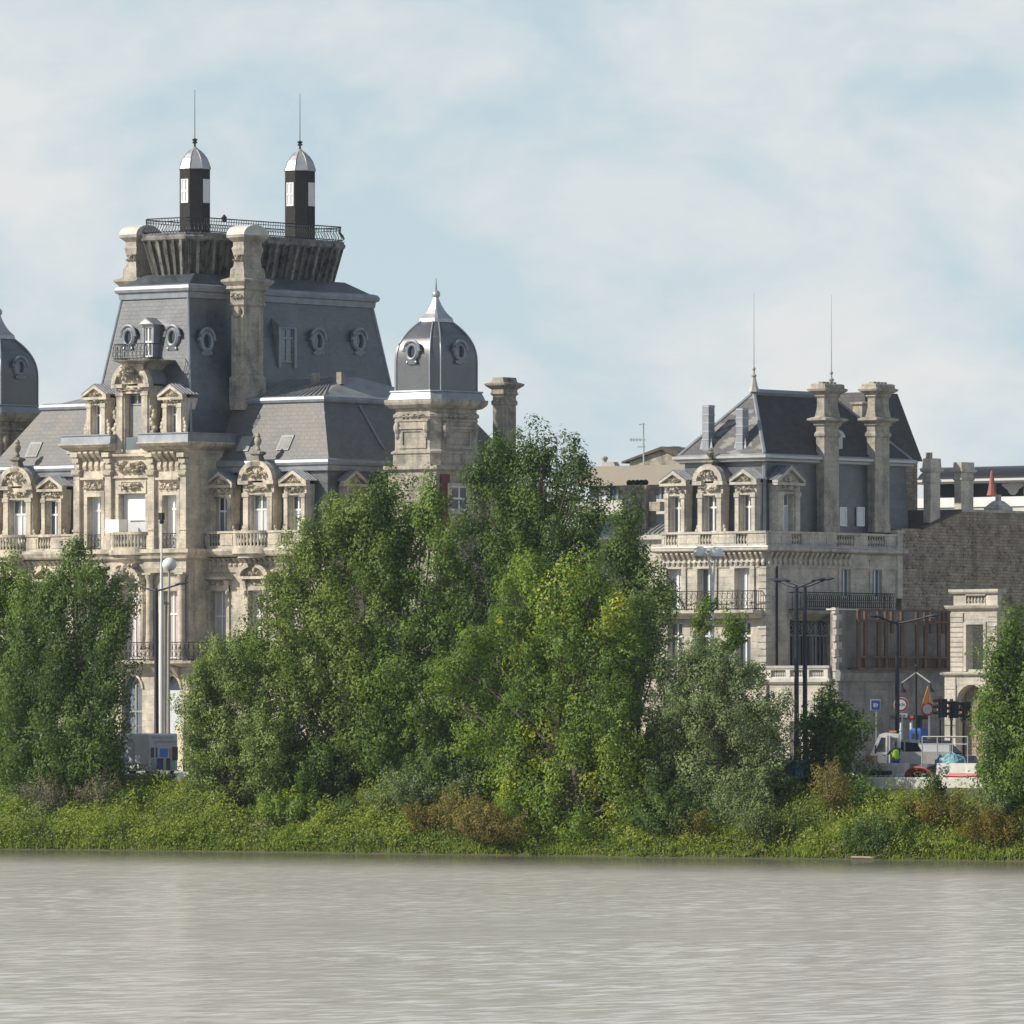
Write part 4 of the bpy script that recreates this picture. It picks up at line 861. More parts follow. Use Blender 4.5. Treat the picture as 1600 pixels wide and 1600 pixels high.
hdado(FH, HL, 0.021, [(u, .75) for u in (uh(1050), uh(1103.5), uh(1159))], zP1)
hdado(FS, .26, HB, [(dh(1244), .9), (dh(1321), 1.5), (dh(1369), 1.5)], zP1)
mb = MB(FS); mb.box(HB-.02, HB+.42, -.12, .4, zh(935,0,HB), zP1+.1); mb.box(HB-.1, HB+.5, -.18, .45, zP1+.1, zP1+.2); mb.build('end_pier', TOWN, TH)
# balconies
mb = MB(FH); mb.rects([(HL,-.25,-.3,0,zBal-.42),(HL,-.2,-.75,0,zBal-.2),(HL,-.2,-.85,0,zBal-.14),(HL,-.2,-.85,0,zBal)]); mb.build('balcony_slab', TOWN, TH)
iron_rail(FH, TH, HL, -.22, zBal, zBal+.98, -.8, 20, bulge=.1, ends=.8)
sb0, sb1 = dh(1233), dh(1377); zsb = zh(955,0,5)
MB(FS).rects([(sb0+.1,sb1,-.3,0,zsb-.5),(sb0,sb1,-.9,0,zsb-.15),(sb0,sb1,-.9,0,zsb)]).build('balcony_slab', SOOT, TH)
iron_rail(FS, TH, sb0, sb1, zsb, zsb+.95, -.85, 46, bulge=.05, ends=.85)
for pxp in (1212.5,): MB(FS).tube([(dh(pxp),-.07,G0),(dh(pxp),-.07,zM)],.055,6).build('downpipe', NAVY, TH)
# mansard and hipped roof
HBR = dh(1440); zL = zh(714)
MB(FH).rects([(HL+.7,-.7,.75,HBR-.1,zP0-.1),(HL+.8,-.8,.9,HBR-.3,zL-.1)]).build('lower_slope', SLATE, TH)
MB(FH).tube([(-.7,.75,zP1-.3),(-.8,.9,zL-.2)],.11,6).build('hip_lead', LEAD, TH)
mb = MB(FH); cornice(mb,(HL+.7,-.7,.75,HBR-.2),[(.0,zL-.22),(.2,zL-.16),(.22,zL-.06),(.36,zL),(.36,zL+.12),(.1,zL+.22)]); mb.build('eaves', ZINC2, TH)
um = (HL-.0)/2; rd0 = 3.35; rd1 = HBR-3.35; zR = zh(613, um, rd0)
e = [(HL+.6,.65,zL+.2),(-.6,.65,zL+.2),(-.6,HBR-.1,zL+.2),(HL+.6,HBR-.1,zL+.2),(um,rd0,zR),(um,rd1,zR)]
MB(FH).add([e[0],e[1],e[4]],[(0,1,2)]).build('hip_end', SLATE3, TH); MB(FH).add([e[2],e[3],e[5]],[(0,1,2)]).build('hip_end', SLATE3, TH)
SL4 = masonry('dark_slate', (.052,.052,.054), (.07,.068,.066), (.10,.095,.085), .4, bw=.4, bh=.18, mortar=.008, bump=.006, rough=.6, blotch=1.2)
MB(FH).add([e[1],e[2],e[5],e[4]],[(0,1,2,3)]).build('roof_slope', SL4, TH); MB(FH).add([e[3],e[0],e[4],e[5]],[(0,1,2,3)]).build('roof_slope', SL4, TH)
for a, b in ((0,4),(1,4),(2,5),(3,5),(4,5)): MB(FH).tube([e[a],e[b]],.1 if b != 5 or a != 4 else .2,6).build('ridge_lead', LEAD, TH)
for d_, py in ((rd0, 458), (rd1+.05, 460)):
    zt_ = zh(py, um, d_); MB(FH).lathe((um,d_),[(.32,zR+.02),(.2,zR+.3),(.1,zR+.75),(.15,zR+.85),(.05,zR+.95),(.05,zR+1.1),(.1,zR+1.2),(.028,zR+1.3),(.02,(zR+zt_)/2),(.008,zt_)],7).build('finial', STEEL if d_ > 4 else POLEG, TH)
# front dormers
zd0 = zP0+.25; zde = zh(752)
for i,(px,st) in enumerate(((1050,'tri'),(1104.5,'arch'),(1160,'tri'))):
    u = uh(px,.0); w = 1.38 if st == 'tri' else 1.62
    dormer(FH, TH, u, -.0+.28, zd0, zde-.02, w, zP1-.05, zh(772), .7 if st == 'tri' else .8, 1.0, st, TOWN, GLASSM, 300+i*7, scroll=(st=='arch'))
    if st == 'arch': urn(FH, TH, u, .3, zde+.62, 1.15)
u = dh(1238); dormer(FS, TH, u, .28, zd0, zh(754,0,2)-.02, 2.0, zP1-.02, zh(771,0,2), .85, .9, 'tri', TOWN, (CURTW, GLASSM), 340, scroll=False)
# side chimneys
for px0, px1 in ((1275, 1312), (1353, 1391)):
    b = dh(px1)+.36; hw = .62; c = b-hw-.05
    zz = lambda py: zh(py, 0, c)
    mb = MB(FS); o0 = .0
    mb.rects([(c-hw-o,c+hw+o,.28-o,.8+o,zz(p)) for o,p in ((.04,832),(.04,822),(0,818),(0,684),(.07,681),(.07,677),(.0,674),(.0,667),(.1,664),(.1,661),(.34,657),(.34,654),(.05,651),(.0,642),(-.03,636),(-.03,622),(.06,619),(.04,616),(.3,611),(.34,608),(.2,606),(.2,601),(.12,599.5))]); ch = mb.build('chimney', LIMEG, TH)
    for q in range(4): MB(FS).box(c-hw+.05+q*.31, c-hw+.25+q*.31, .4, .7, zz(599.4), zz(596.5)).build('chimney_pot', SOOT, ch)
# small arched roof dormer and roof windows between chimneys
u = dh(1328.5); dz = zh(711,0,u); dd_ = .95; mb = MB(FS); wall_open(mb, u-.62,u+.62,dz,dz+.95,dd_,dd_+.3,[(u-.25,u+.25,dz+.05,dz+.85)])
k = 10; mb.prism([(u+.72*math.cos(PI-PI*i/k), dz+.93+.4*math.sin(PI-PI*i/k)) for i in range(k+1)],'d',dd_-.1,dd_+1.6); sd = mb.build('small_dormer', ZINC2, TH); window(FS, sd, u, dz+.05, dz+.85, .48, dd_+.1, GLASS, WHITE, transom=0)
for px in (1318.5, 1346):
    u = dh(px)+.8; z0_, z1_ = zh(822,0,u), zh(792,0,u); window(FS, TH, u, z0_, z1_, .62, .62, CURTW, WHITE, transom=0, mull=False, name='roof_window')
# vent stacks on the front slope
for px, pyb, pyt in ((1105, 700, 633), (1158, 700, 638)):
    d_ = 1.0; u = uh(px, d_); zb_, zt_ = zh(pyb,u,d_), zh(pyt,u,d_)
    MB(FH).box(u-.2,u+.2,d_-.15,d_+.35,zb_-.2,zt_).build('vent_stack', LEAD, TH)
    m2 = MB(FH)
    for q in range(5): m2.box(u-.22,u+.22,d_-.17,d_+.37,zt_-.1-q*.42,zt_-.04-q*.42)
    m2.build('stack_bands', ZINC2, TH)
    for s in (-1,1): MB(FH).loft([[(u+s*.2,d_-.1,zb_-.1),(u+s*.42,d_-.1,zb_-.1),(u+s*.2,d_+.3,zb_-.1)],[(u+s*.2,d_,zb_+.9),(u+s*.21,d_,zb_+.9),(u+s*.2,d_+.1,zb_+.9)]]).build('stack_brace', LEAD, TH)
# ---------------------------------------------------------------- steep roof behind the townhouse
SB = thing('steep_roofed_house', (HX-3, FY+15.5, G0), 'steep dark slate roof rising behind the second townhouse chimney', 'building')
d0_, d1_ = HBR+.2, HBR+4.2
zE, zTp = Z(716, HX, FY+HBR), Z(612, HX-2, FY+15)
MB(FH).box(-9.2,-3.35,d0_,d1_,G0,zE).build('wall', RUBBLE, SB)
MB(FH).rects([(-9.4,-3.15,d0_-.3,d1_+.2,zE),(-7.6,-4.2,d0_+.5,d1_-.6,zTp)]).build('roof', SL4, SB)
c_ = FH(-3.6, d0_-.6, 0); MB().rects([(c_[0]-.3-o,c_[0]+.3+o,c_[1]-.3-o,c_[1]+.3+o,Z(p,c_[0],c_[1])) for o,p in ((0,680),(0,634),(.1,632),(.1,629),(-.02,628))]).build('chimney', SOOT, SB)
# ---------------------------------------------------------------- rubble party wall with its chimneys
PWL = thing('rubble_party_wall', (HX, FY+HB, G0), 'long dark rubble-stone party wall adjoining the townhouse', 'wall')
q0 = HB+.45; q1 = dh(1640)
zA = lambda px, py: Z(py, HX, YD(px, HX))
def pq(px): return dh(px)
MB(FS).prism([(q0,G0),(q1,G0),(q1,zA(1640,799)),(pq(1500),zA(1500,799)),(pq(1440),zA(1440,826)),(q0,zA(1412,826))], 'd', -.02, 3.5).build('wall', RUBBLE, PWL)
rs = random.Random(8); 
for i in range(300):            # the stones that stand proud of the face
    u = rs.uniform(q0+.3, pq(1600)); z = rs.uniform(Z(960,HX,FY+u), zA(1460,815) if u > pq(1470) else zA(1440,834)); w, h = rs.uniform(.08,.17), rs.uniform(.05,.085)
    MB(FS).rects([(u-w,u+w,-.02-.03,0,z-h),(u-w*.8,u+w*.85,-.02-rs.uniform(.04,.09),0,z),(u-w*.75,u+w*.7,-.03,0,z+h)]).build('stone', RUBBLE if rs.random() < .75 else SOOT, PWL)
MB(FS).loft([[(pq(1440)-.1,-.1,zA(1440,828)),(pq(1440)-.1,3.6,zA(1440,828)),(pq(1440)-.1,3.6,zA(1440,824)),(pq(1440)-.1,-.1,zA(1440,824))],[(pq(1500),-.1,zA(1500,800)),(pq(1500),3.6,zA(1500,800)),(pq(1500),3.6,zA(1500,796)),(pq(1500),-.1,zA(1500,796))]]).build('coping', BRICKR, PWL)
MB(FS).box(pq(1500)+.01,q1,-.12,3.6,zA(1500,799)-.02,zA(1500,797)+.05).build('coping', CONC, PWL)
for a, b, pt, pb_ in ((1454,1469,716,830), (1502,1521,722,806)):
    u0_, u1_ = pq(a), pq(b); zt_ = Z(pt,HX,YD(a,HX)); zb_ = Z(pb_,HX,YD(a,HX)); f_ = .45
    mb = MB(FS); H_ = zt_-zb_
    mb.rects([(u0_-o,u1_+o,.0-o,f_+o,zb_+H_*q) for o,q in ((0,0),(0,.66),(.05,.67),(.05,.70),(0,.71),(0,.80),(.12,.82),(.15,.86),(.05,.87),(.02,1.0))]); ch = mb.build('chimney', TOWN, PWL)
    if a < 1460: MB(FS).box(u0_+.05,u0_+.3,.1,.35,zt_,zt_+.3).build('chimney_pot', SOOT, ch)
u_ = pq(1572); z_ = zA(1572,798); MB(FS).rects([(u_-.6,u_+.6,.0,1.0,z_),(u_-.6,u_+.6,.0,1.0,z_+.15),(u_-.25,u_+.25,.3,.7,z_+.5),(u_-.12,u_+.12,.4,.6,z_+.55),(u_-.12,u_+.12,.4,.6,z_+.85)]).build('stone_finial', TOWN, PWL)
# ---------------------------------------------------------------- braced ruin wall, terrace with balustrade, gate pavilion
WXp = X(1305, FY)
FWS = Fr(WXp, FY, True)
RW = thing('ruined_side_wall', (WXp, FY, G0), 'ruined stone wall with a ragged end, behind the rusted steel frame', 'wall')
def dw(px): return YD(px, WXp)-FY
zwt = lambda py, u=4: Z(py, WXp, FY+u)
we = dw(1487)
MB(FWS).box(.2, we, .0, .45, zwt(1064), zwt(955)).build('wall', ASHG, RW); MB(FWS).box(.1, we, -.12, .45, G0, zwt(1064)).build('plinth', ASHG, RW)
MB(FWS).rects([(.0,dw(1405),-.3,.0,zwt(1064)),(.0,dw(1405),-.34,0,zwt(1052)),(.0,dw(1405),-.25,0,zwt(1047))]).build('ledge', ASHG, RW)
rs = random.Random(2); z = zwt(1062); i = 0
while z < zwt(957):             # ragged bond at the broken end
    h = rs.uniform(.28,.42); MB(FWS).box(-rs.uniform(.0,.06) if i % 2 else .06, .21+(.06 if i%2 else .3), -.03, .2, z+.01, z+h-.01).build('bond_stone', TOWN, RW); z += h; i += 1
MB(FWS).box(-.1, dw(1360), -.1, .5, zwt(954.5), zwt(952)).build('coping', CONCW, RW)
SFm = thing('rusted_steel_frame', (WXp+.6, FY, zwt(1046)), 'rusty brown steel bracing frame standing against the ruined stone wall', 'steel frame')
def spx(z7): return dw(1160+z7/3.636)
fd = -.55
for z7 in (605, 645, 720, 762, 852, 938, 985, 1062, 1110, 1180):
    u = spx(z7); MB(FWS).box(u-.12,u+.12,fd-.1,fd-.0,zwt(1047,u),zwt(954,u)).build('post', RUST, SFm)
for z7 in (803, 1025, 1093): u = spx(z7); MB(FWS).box(u-.1,u+.1,fd-.02,fd+.1,zwt(990,u),zwt(955,u)).build('hanger', RUST, SFm)
for py in (954.5, 971.5, 1027, 1045.5):
    MB(FWS).box(spx(595), spx(1188), fd-.16, fd-.1, zwt(py+1.6,5), zwt(py-1.6,5)).build('beam', RUST, SFm)
for a, b in ((716, 890), (936, 1118), (600, 650)):
    gb2 = MB(FWS); n = 16 if b-a > 100 else 5
    for i in range(n): u = spx(a)+(spx(b)-spx(a))*(i+.5)/n; gb2.box(u-.05,u+.05,fd,fd+.06,zwt(1044,u),zwt(1028,u))
    gb2.build('grille_panel', RUST, SFm)
for z7 in (605, 852, 1180): u = spx(z7); MB(FWS).box(u-.1,u+.1,fd,.1,zwt(1046,u),zwt(1043,u)).build('strut', RUST, SFm)
TR = thing('terrace_wing', (HX+2.2, FY, G0), 'low stone wing with white balustrade beside the townhouse', 'building')
tu1 = uh(1297); zt0, zt1 = zh(1060,2), zh(1040,2)
mb = MB(FH); wall_open(mb, .06, tu1, G0, zt0-.3, .1, .6, [(1.4,2.6,G0,G0+2.6),(3.0,3.9,G0+.8,G0+2.6)]); mb.box(.06,tu1,.6,5.2,G0,zt0-.3); mb.build('wall', TOWN, TR)
window(FH, TR, 2.0, G0+.02, G0+2.6, 1.18, .4, GLASSM, WHITE); window(FH, TR, 3.45, G0+.8, G0+2.6, .88, .4, GLASSM, WHITE)
MB(FH).rects([(.06,tu1+.02,.05,5.2,zt0-.3),(.06,tu1+.02,-.12,5.2,zt0-.18),(.06,tu1+.02,-.15,5.2,zt0)]).build('cornice', CONCW, TR)
for q in range(4):
    u = .2+(tu1-.45)*q/3; MB(FH).box(u-.13,u+.13,-.04,.3,zt0,zt1-.14).build('pier', CONCW, TR)
    if q < 3: baluster_run(FH, TR, u+.135, u+(tu1-.45)/3-.135, zt0+.0, zt1-.141, .13, 8, CONCW)
MB(FH).box(.06,tu1,-.1,.36,zt1-.14,zt1).build('coping', CONC, TR)
GT = thing('gate_pavilion', (X(1520,FY-.6), FY-.6, G0), 'pale rusticated stone pavilion with balustraded top beside the steel frame', 'building')
GY_ = FY-.6; GXL = X(1486, GY_); FG = Fr(GXL, GY_)
def zg(py): return Z(py, GXL, GY_)
def ug(px): return X(px, GY_)-GXL
gw = ug(1559)
mb = MB(FG); wall_open(mb, 0, gw, zg(1050), zg(953), 0, .5, [(ug(1511),ug(1538),zg(1046),zg(976))]); 
wall_open(mb, -.25, gw+.25, G0, zg(1056), -.15, .5, [(ug(1497),ug(1542),G0,zg(1070))])
mb.build('wall', TOWN, GT)
for i in range(12):             # rusticated courses either side of the opening
    a_, b_ = zg(1050)+(zg(957)-zg(1050))*i/12, zg(1050)+(zg(957)-zg(1050))*(i+1)/12
    MB(FG).box(.0,ug(1505.5),-.06,-.001,a_+.018,b_-.018).build('rusticated_block', TOWN, GT); MB(FG).box(ug(1543),gw,-.06,-.001,a_+.018,b_-.018).build('rusticated_block', TOWN, GT)
for i in range(8):
    a_, b_ = G0+(zg(1058)-G0)*i/8, G0+(zg(1058)-G0)*(i+1)/8
    MB(FG).box(-.25,ug(1496.5),-.2,-.151,a_+.018,b_-.018).build('rusticated_block', TOWN, GT)
mb = MB(FG); wall_open(mb, ug(1507), ug(1542), zg(1049), zg(972), -.1, 0, [(ug(1511),ug(1538),zg(1050),zg(976))]); mb.build('window_surround', TOWN, GT)
MB(FG).box(ug(1524),ug(1545),.9,1.0,zg(1050),zg(960)).build('inner_wall', RUBBLE, GT)
mb = MB(FG); cornice(mb,(0,gw,0,.5),[(.02,zg(955)),(.2,zg(951)),(.25,zg(948)),(.25,zg(946.5))]); mb.build('cornice', TOWN, GT); mb = MB(FG); cornice(mb,(-.25,gw+.25,-.15,.5),[(.03,zg(1057)),(.18,zg(1054)),(.2,zg(1051.5)),(.02,zg(1050))]); mb.build('cornice', TOWN, GT)
mb = MB(FG); mb.box(.14,ug(1509),.02,.4,zg(946),zg(928)); mb.box(ug(1540),gw-.02,.02,.4,zg(946),zg(928)); mb.box(ug(1509),ug(1540),.25,.4,zg(946),zg(928)); mb.rects([(.0,gw+.1,-.1,.5,zg(927.9)),(-.05,gw+.12,-.16,.55,zg(925)),(-.05,gw+.12,-.16,.55,zg(921))]); mb.build('parapet', TOWN, GT)
baluster_run(FG, GT, ug(1509.2), ug(1539.8), zg(946), zg(928.2), .12, 6, TOWN)
k = 12; um_ = (ug(1497)+ug(1542))/2; r_ = (ug(1542)-ug(1497))/2; zt_ = zg(1070); mb = MB(FG)
for j in range(k):
    a, b = [(um_+r_*math.cos(PI-PI*(j+q)/k), zt_-r_+r_*math.sin(PI-PI*(j+q)/k)) for q in (0,1)]
    mb.loft([[(a[0],q,a[1]),(b[0],q,b[1]),(b[0],q,zt_+.001),(a[0],q,zt_+.001)] for q in (-.13,.45)])
mb.build('arch', TOWN, GT); MB(FG).box(ug(1497),ug(1542),.46,.5,G0,zt_).build('back_wall', RUBBLE, GT)
# ---------------------------------------------------------------- buildings further back
yb = FY+34
MBd = thing('office_block', (X(1000,yb), yb, G0), 'beige flat-topped office block with glazed top floor', 'building')
xl, xr = X(905,yb), X(1060,yb); FB = Fr(xl, yb); wB = xr-xl; zb_ = lambda py: Z(py, xl, yb)
MB(FB).box(0,wB,0,14,G0,zb_(806)).build('wall', CONCW, MBd); MB(FB).box(.3,wB-.3,.6,13,zb_(806),zb_(760)).build('glazed_floor', GLASSM, MBd)
MB(FB).rects([(-.3,wB+.3,-.1,14,zb_(760)),(-.3,wB+.3,.4,13.5,zb_(729))]).build('roof_fascia', BEIGE, MBd)
MB(FB).box(-.2,wB+.2,-.6,.5,zb_(806),zb_(783)).build('roof_parapet', CONCW, MBd)
for i in range(9):
    u = .8+wB*i/9.2; w_ = MB(FB).box(u-.06,u+.06,.5,.62,zb_(783),zb_(760)).build('window_frame', LEAD, MBd)
    if i % 3 != 2: MB(FB).box(u+.2,u+1.1,.55,.59,zb_(781),zb_(763)).build('window', GLASSB if i % 2 else CURTW, MBd)
y2 = FY+70; BH = thing('brown_roofed_house', (X(1010,y2), y2, G0), 'brown tiled house roof showing above the beige office block', 'building')
xl2 = X(976,y2); FB2 = Fr(xl2, y2); z2 = lambda py: Z(py, xl2, y2); u2 = lambda px: X(px,y2)-xl2
MB(FB2).box(u2(979),u2(1050),.5,9,G0,z2(718)).build('wall', WINE, BH)
MB(FB2).prism([(u2(971),z2(721)),(u2(1033),z2(699)),(u2(1060),z2(708)),(u2(1060),z2(716)),(u2(1033),z2(704)),(u2(971),z2(724))],'d',0,9.5).build('roof', BRICKR, BH); MB(FB2).prism([(u2(979),z2(719.5)),(u2(1033),z2(702)),(u2(1058),z2(712)),(u2(1058),z2(735)),(u2(979),z2(735))],'d',.3,.5).build('gable', SOOT, BH)
MB(FB2).box(u2(1015),u2(1020),2,2.8,z2(712),z2(697)).build('chimney', SOOT, BH)
AN = thing('television_aerial', (X(1006,yb), yb+5, zb_(729)), 'thin television aerial on a mast above the beige office block', 'aerial')
pa = W(1006, 728, yb+5); pt = W(1005, 661, yb+5); am = MB().tube([pa,pt],.05,5)
for px0,px1,py in ((984,1008,687),(996,1008,698),(999,1007,663)): am.tube([W(px0,py,yb+5),W(px1,py,yb+5)],.035,4)
for px0 in (986,990,995,1000): am.tube([W(px0,684,yb+5),W(px0,690,yb+5)],.025,3)
am.build('mast', STEEL, AN)
A2 = thing('roof_aerial', tuple(W(870,700,yb)), 'small roof aerial poking up between the tree tops', 'aerial'); am = MB().tube([W(870,705,yb),W(870,687,yb)],.035,4)
for py in (689,693): am.tube([W(866,py,yb),W(874,py,yb)],.025,3)
am.tube([W(870,706,yb),W(870,1000,yb)],.06,4); am.build('mast', STEEL, A2)
SR = thing('roof_statue', tuple(W(945,729,yb+3)), 'small pale figure and box on top of the beige office block', 'ornament'); p = W(945,729,yb+3)
MB().lathe((p.x,p.y),[(.3,p.z-.1),(.15,p.z+.1),(.1,p.z+.3),(.16,p.z+.38),(.2,p.z+.5),(.06,p.z+.6)],7).build('figure', CONC, SR)
p = W(953,729,yb+3); MB().rects([(p.x-.5,p.x+.6,p.y-.2,p.y+.3,p.z-.1),(p.x-.4,p.x+.4,p.y-.2,p.y+.2,p.z+.25)]).build('box', CONC, SR)
CHB = thing('street_chimney_house', (X(985,FY+12), FY+12, G0), 'low stone house with broad dark-potted chimney behind the small dark tree', 'building')
yc = FY+12; xa, xb = X(905,yc), X(1036,yc); FC = Fr(xa, yc); z3 = lambda py: Z(py, xa, yc); u3 = lambda px: X(px,yc)-xa
MB(FC).box(0,xb-xa,0,6,G0,z3(845)).build('wall', TOWN, CHB); MB(FC).rects([(-.2,xb-xa+.2,-.3,6.2,z3(845)),(-.2,xb-xa+.2,-.35,6.2,z3(838))]).build('cornice', CONCW, CHB)
MB(FC).rects([(0,xb-xa,-.1,6,z3(838)),(0,xb-xa,2.2,3.5,z3(806))]).build('roof', ROOFZ, CHB)
for i in range(9): u = u3(1012)+i*.32; MB(FC).loft([[(u,.0,z3(836)),(u+.05,0,z3(836)),(u+.05,0,z3(834)),(u,0,z3(834))],[(u,2.2,z3(806)),(u+.05,2.2,z3(806)),(u+.05,2.2,z3(804)),(u,2.2,z3(804))]]).build('standing_seam', ZINC2, CHB)
MB(FC).rects([(u3(962)-o,u3(998)+o,.6-o,1.5+o,z3(p)) for o,p in ((0,835),(0,768),(.12,765),(.15,761),(.0,759))]).build('chimney', SOOT, CHB)
for i in range(5): MB(FC).ball((u3(964)+i*.27,1.05,z3(755)),(.16,.2,.16),7,4).build('chimney_pot', TAR, CHB)
MB(FC).box(u3(1005),u3(1022),.5,1.3,z3(800),z3(786)).build('roof_unit', SOOT, CHB)
# modern building with dark curved roof, roof terrace
y4 = FY+48; RB = thing('curved_roof_building', (X(1540,y4), y4, G0), 'modern building with long dark curved roof and white roof terrace', 'building')
xl4, xr4 = X(1425,y4), X(1680,y4); F4 = Fr(xl4, y4); w4 = xr4-xl4; z4 = lambda py: Z(py, xl4, y4); u4 = lambda px: X(px,y4)-xl4
k = 12; DKR = plain('dark_curved_metal', (.04,.04,.042), .35, .4, .5, .1, 1)
MB(F4).prism([(2.6-2.2*math.cos(PI*.5*i/k)+.0, z4(757)+(z4(729)-z4(757))*math.sin(PI*.5*i/k)) for i in range(k+1)]+[(9,z4(729)),(9,z4(757))],'u',0,w4).build('roof', DKR, RB)
MB(F4).box(0,w4,2.0,9,G0,z4(757)).build('glazed_wall', GLASS, RB); MB(F4).box(0,w4,-2.2,2,G0,z4(796)).build('terrace_wall', CONCW, RB)
MB(F4).box(0,w4,-2.3,-2.1,z4(796),z4(781)).build('terrace_parapet', WHITE, RB)
for px in (1445, 1478, 1535, 1585): MB(F4).box(u4(px)-.08,u4(px)+.08,1.0,1.2,z4(796),z4(757)).build('column', LEAD, RB)
k = 14
for px in (1553, 1604):
    c = u4(px); MB(F4).loft([[(c+.75*math.cos(2*PI*i/k)*(1.0 if math.sin(2*PI*i/k) > -.1 else .55), q, z4(760)+.55*math.sin(2*PI*i/k)) for i in range(k)] for q in (1.8,1.9)]).build('round_window', CURTW, RB)
PS = thing('closed_parasol', tuple(F4(u4(1558),-.5,z4(796))), 'furled dusty-red parasol on the white roof terrace', 'parasol'); c = F4(u4(1558),-.5,0)
MB().lathe((c[0],c[1]),[(.03,z4(796)),(.03,z4(779)),(.3,z4(777)),(.22,z4(768)),(.12,z4(750)),(.09,z4(742)),(.02,z4(738))],8).build('canopy', plain('dusty_red_cloth', (.34,.13,.11), .8), PS)
# ---------------------------------------------------------------- vegetation
def leafmat(name, dark, light, trans=.35, gloss=.52, third=None):
    m, t, b = newmat(name); k = t.links.new
    at = N(t, 'ShaderNodeAttribute', attribute_name='tint')
    c = N(t, 'ShaderNodeValToRGB'); c.color_ramp.elements[0].color = (*dark,1); c.color_ramp.elements[1].color = (*light,1)
    if third: e = c.color_ramp.elements.new(.93); e.color = (*light,1); c.color_ramp.elements[2].color = (*third,1)
    k(at.outputs['Fac'], c.inputs[0]); k(c.outputs[0], b.inputs['Base Color'])
    b.inputs['Roughness'].default_value = gloss; b.inputs['Specular IOR Level'].default_value = .3
    tr = N(t, 'ShaderNodeBsdfTranslucent'); hs = N(t, 'ShaderNodeHueSaturation'); hs.inputs['Value'].default_value = 1.35; hs.inputs['Saturation'].default_value = 1.1
    k(c.outputs[0], hs.inputs['Color']); k(hs.outputs[0], tr.inputs[0])
    mx = N(t, 'ShaderNodeMixShader'); mx.inputs[0].default_value = trans; k(b.outputs[0], mx.inputs[1]); k(tr.outputs[0], mx.inputs[2])
    k(mx.outputs[0], t.nodes['Material Output'].inputs[0]); return m
LF = {
 'deep':   leafmat('deep_green_leaves', (.050,.092,.018), (.140,.215,.040)),
 'poplar': leafmat('poplar_leaves', (.072,.125,.020), (.190,.285,.046)),
 'olive':  leafmat('olive_leaves', (.088,.135,.022), (.215,.290,.055)),
 'bright': leafmat('bright_leaves', (.080,.140,.020), (.215,.310,.042), third=(.42,.42,.035)),
 'willow': leafmat('willow_leaves', (.115,.170,.040), (.270,.350,.095), .3, .5),
 'grey':   leafmat('grey_willow_leaves', (.100,.142,.050), (.245,.310,.120), .28, .5),
 'weed':   leafmat('weed_leaves', (.150,.200,.032), (.350,.405,.072), third=(.45,.41,.13)),
 'grass':  leafmat('grass_blades', (.170,.235,.032), (.350,.430,.070), .45, .6, third=(.44,.40,.17)),
 'yellow': leafmat('yellowing_leaves', (.085,.085,.014), (.23,.17,.018), third=(.30,.19,.02)),
 'tawny':  leafmat('tawny_leaves', (.12,.108,.028), (.27,.225,.055)),
 'pale':   leafmat('pale_seed_heads', (.15,.145,.09), (.27,.24,.16)),
}
def leaf_mesh(name, P, D, S, tint, mat, parent=None, asp=.62, fold=.25):
    """P centres, D facing normals, S lengths, all numpy: folded leaf blades, two triangles each"""
    n = len(P); rg = np.random.RandomState(n % 9973)
    D = D/np.maximum(np.linalg.norm(D, axis=1, keepdims=True), 1e-6)
    r = rg.normal(size=(n,3)); r[:,2] -= .5
    T = r-D*(r*D).sum(1, keepdims=True); T /= np.maximum(np.linalg.norm(T, axis=1, keepdims=True), 1e-6)
    Bn = np.cross(D, T); s = S[:,None]
    V = np.empty((n,4,3), np.float32)
    V[:,0] = P-T*s*.5; V[:,2] = P+T*s*.5
    V[:,1] = P+Bn*s*asp*.5+D*s*fold*asp-T*s*.08; V[:,3] = P-Bn*s*asp*.5+D*s*fold*asp-T*s*.08
    return raw_tris(name, V.reshape(-1,3), np.repeat(tint, 4), n, mat, parent)
def raw_tris(name, V, tint, n, mat, parent):
    me = bpy.data.meshes.new(name); base = Vector((0,0,0)) if parent is None else ROOT[parent.name]
    V = V-np.array(base, np.float32)
    me.vertices.add(4*n); me.vertices.foreach_set('co', V.astype(np.float32).ravel())
    idx = (np.arange(n)[:,None]*4+np.array([0,1,2,0,2,3])[None]).ravel().astype(np.int32)
    me.loops.add(6*n); me.loops.foreach_set('vertex_index', idx)
    me.polygons.add(2*n); me.polygons.foreach_set('loop_start', np.arange(0,6*n,3).astype(np.int32))
    a = me.attributes.new('tint','FLOAT','POINT'); a.data.foreach_set('value', np.clip(tint,0,1).astype(np.float32))
    me.materials.append(mat); me.update(calc_edges=True)
    o = bpy.data.objects.new(name, me); COL.objects.link(o)
    if parent is not None: o.parent = parent
    ROOT[o.name] = base
    return o
def sphere_pts(rg, n):
    v = rg.normal(size=(n,3)); return v/np.linalg.norm(v, axis=1, keepdims=True)
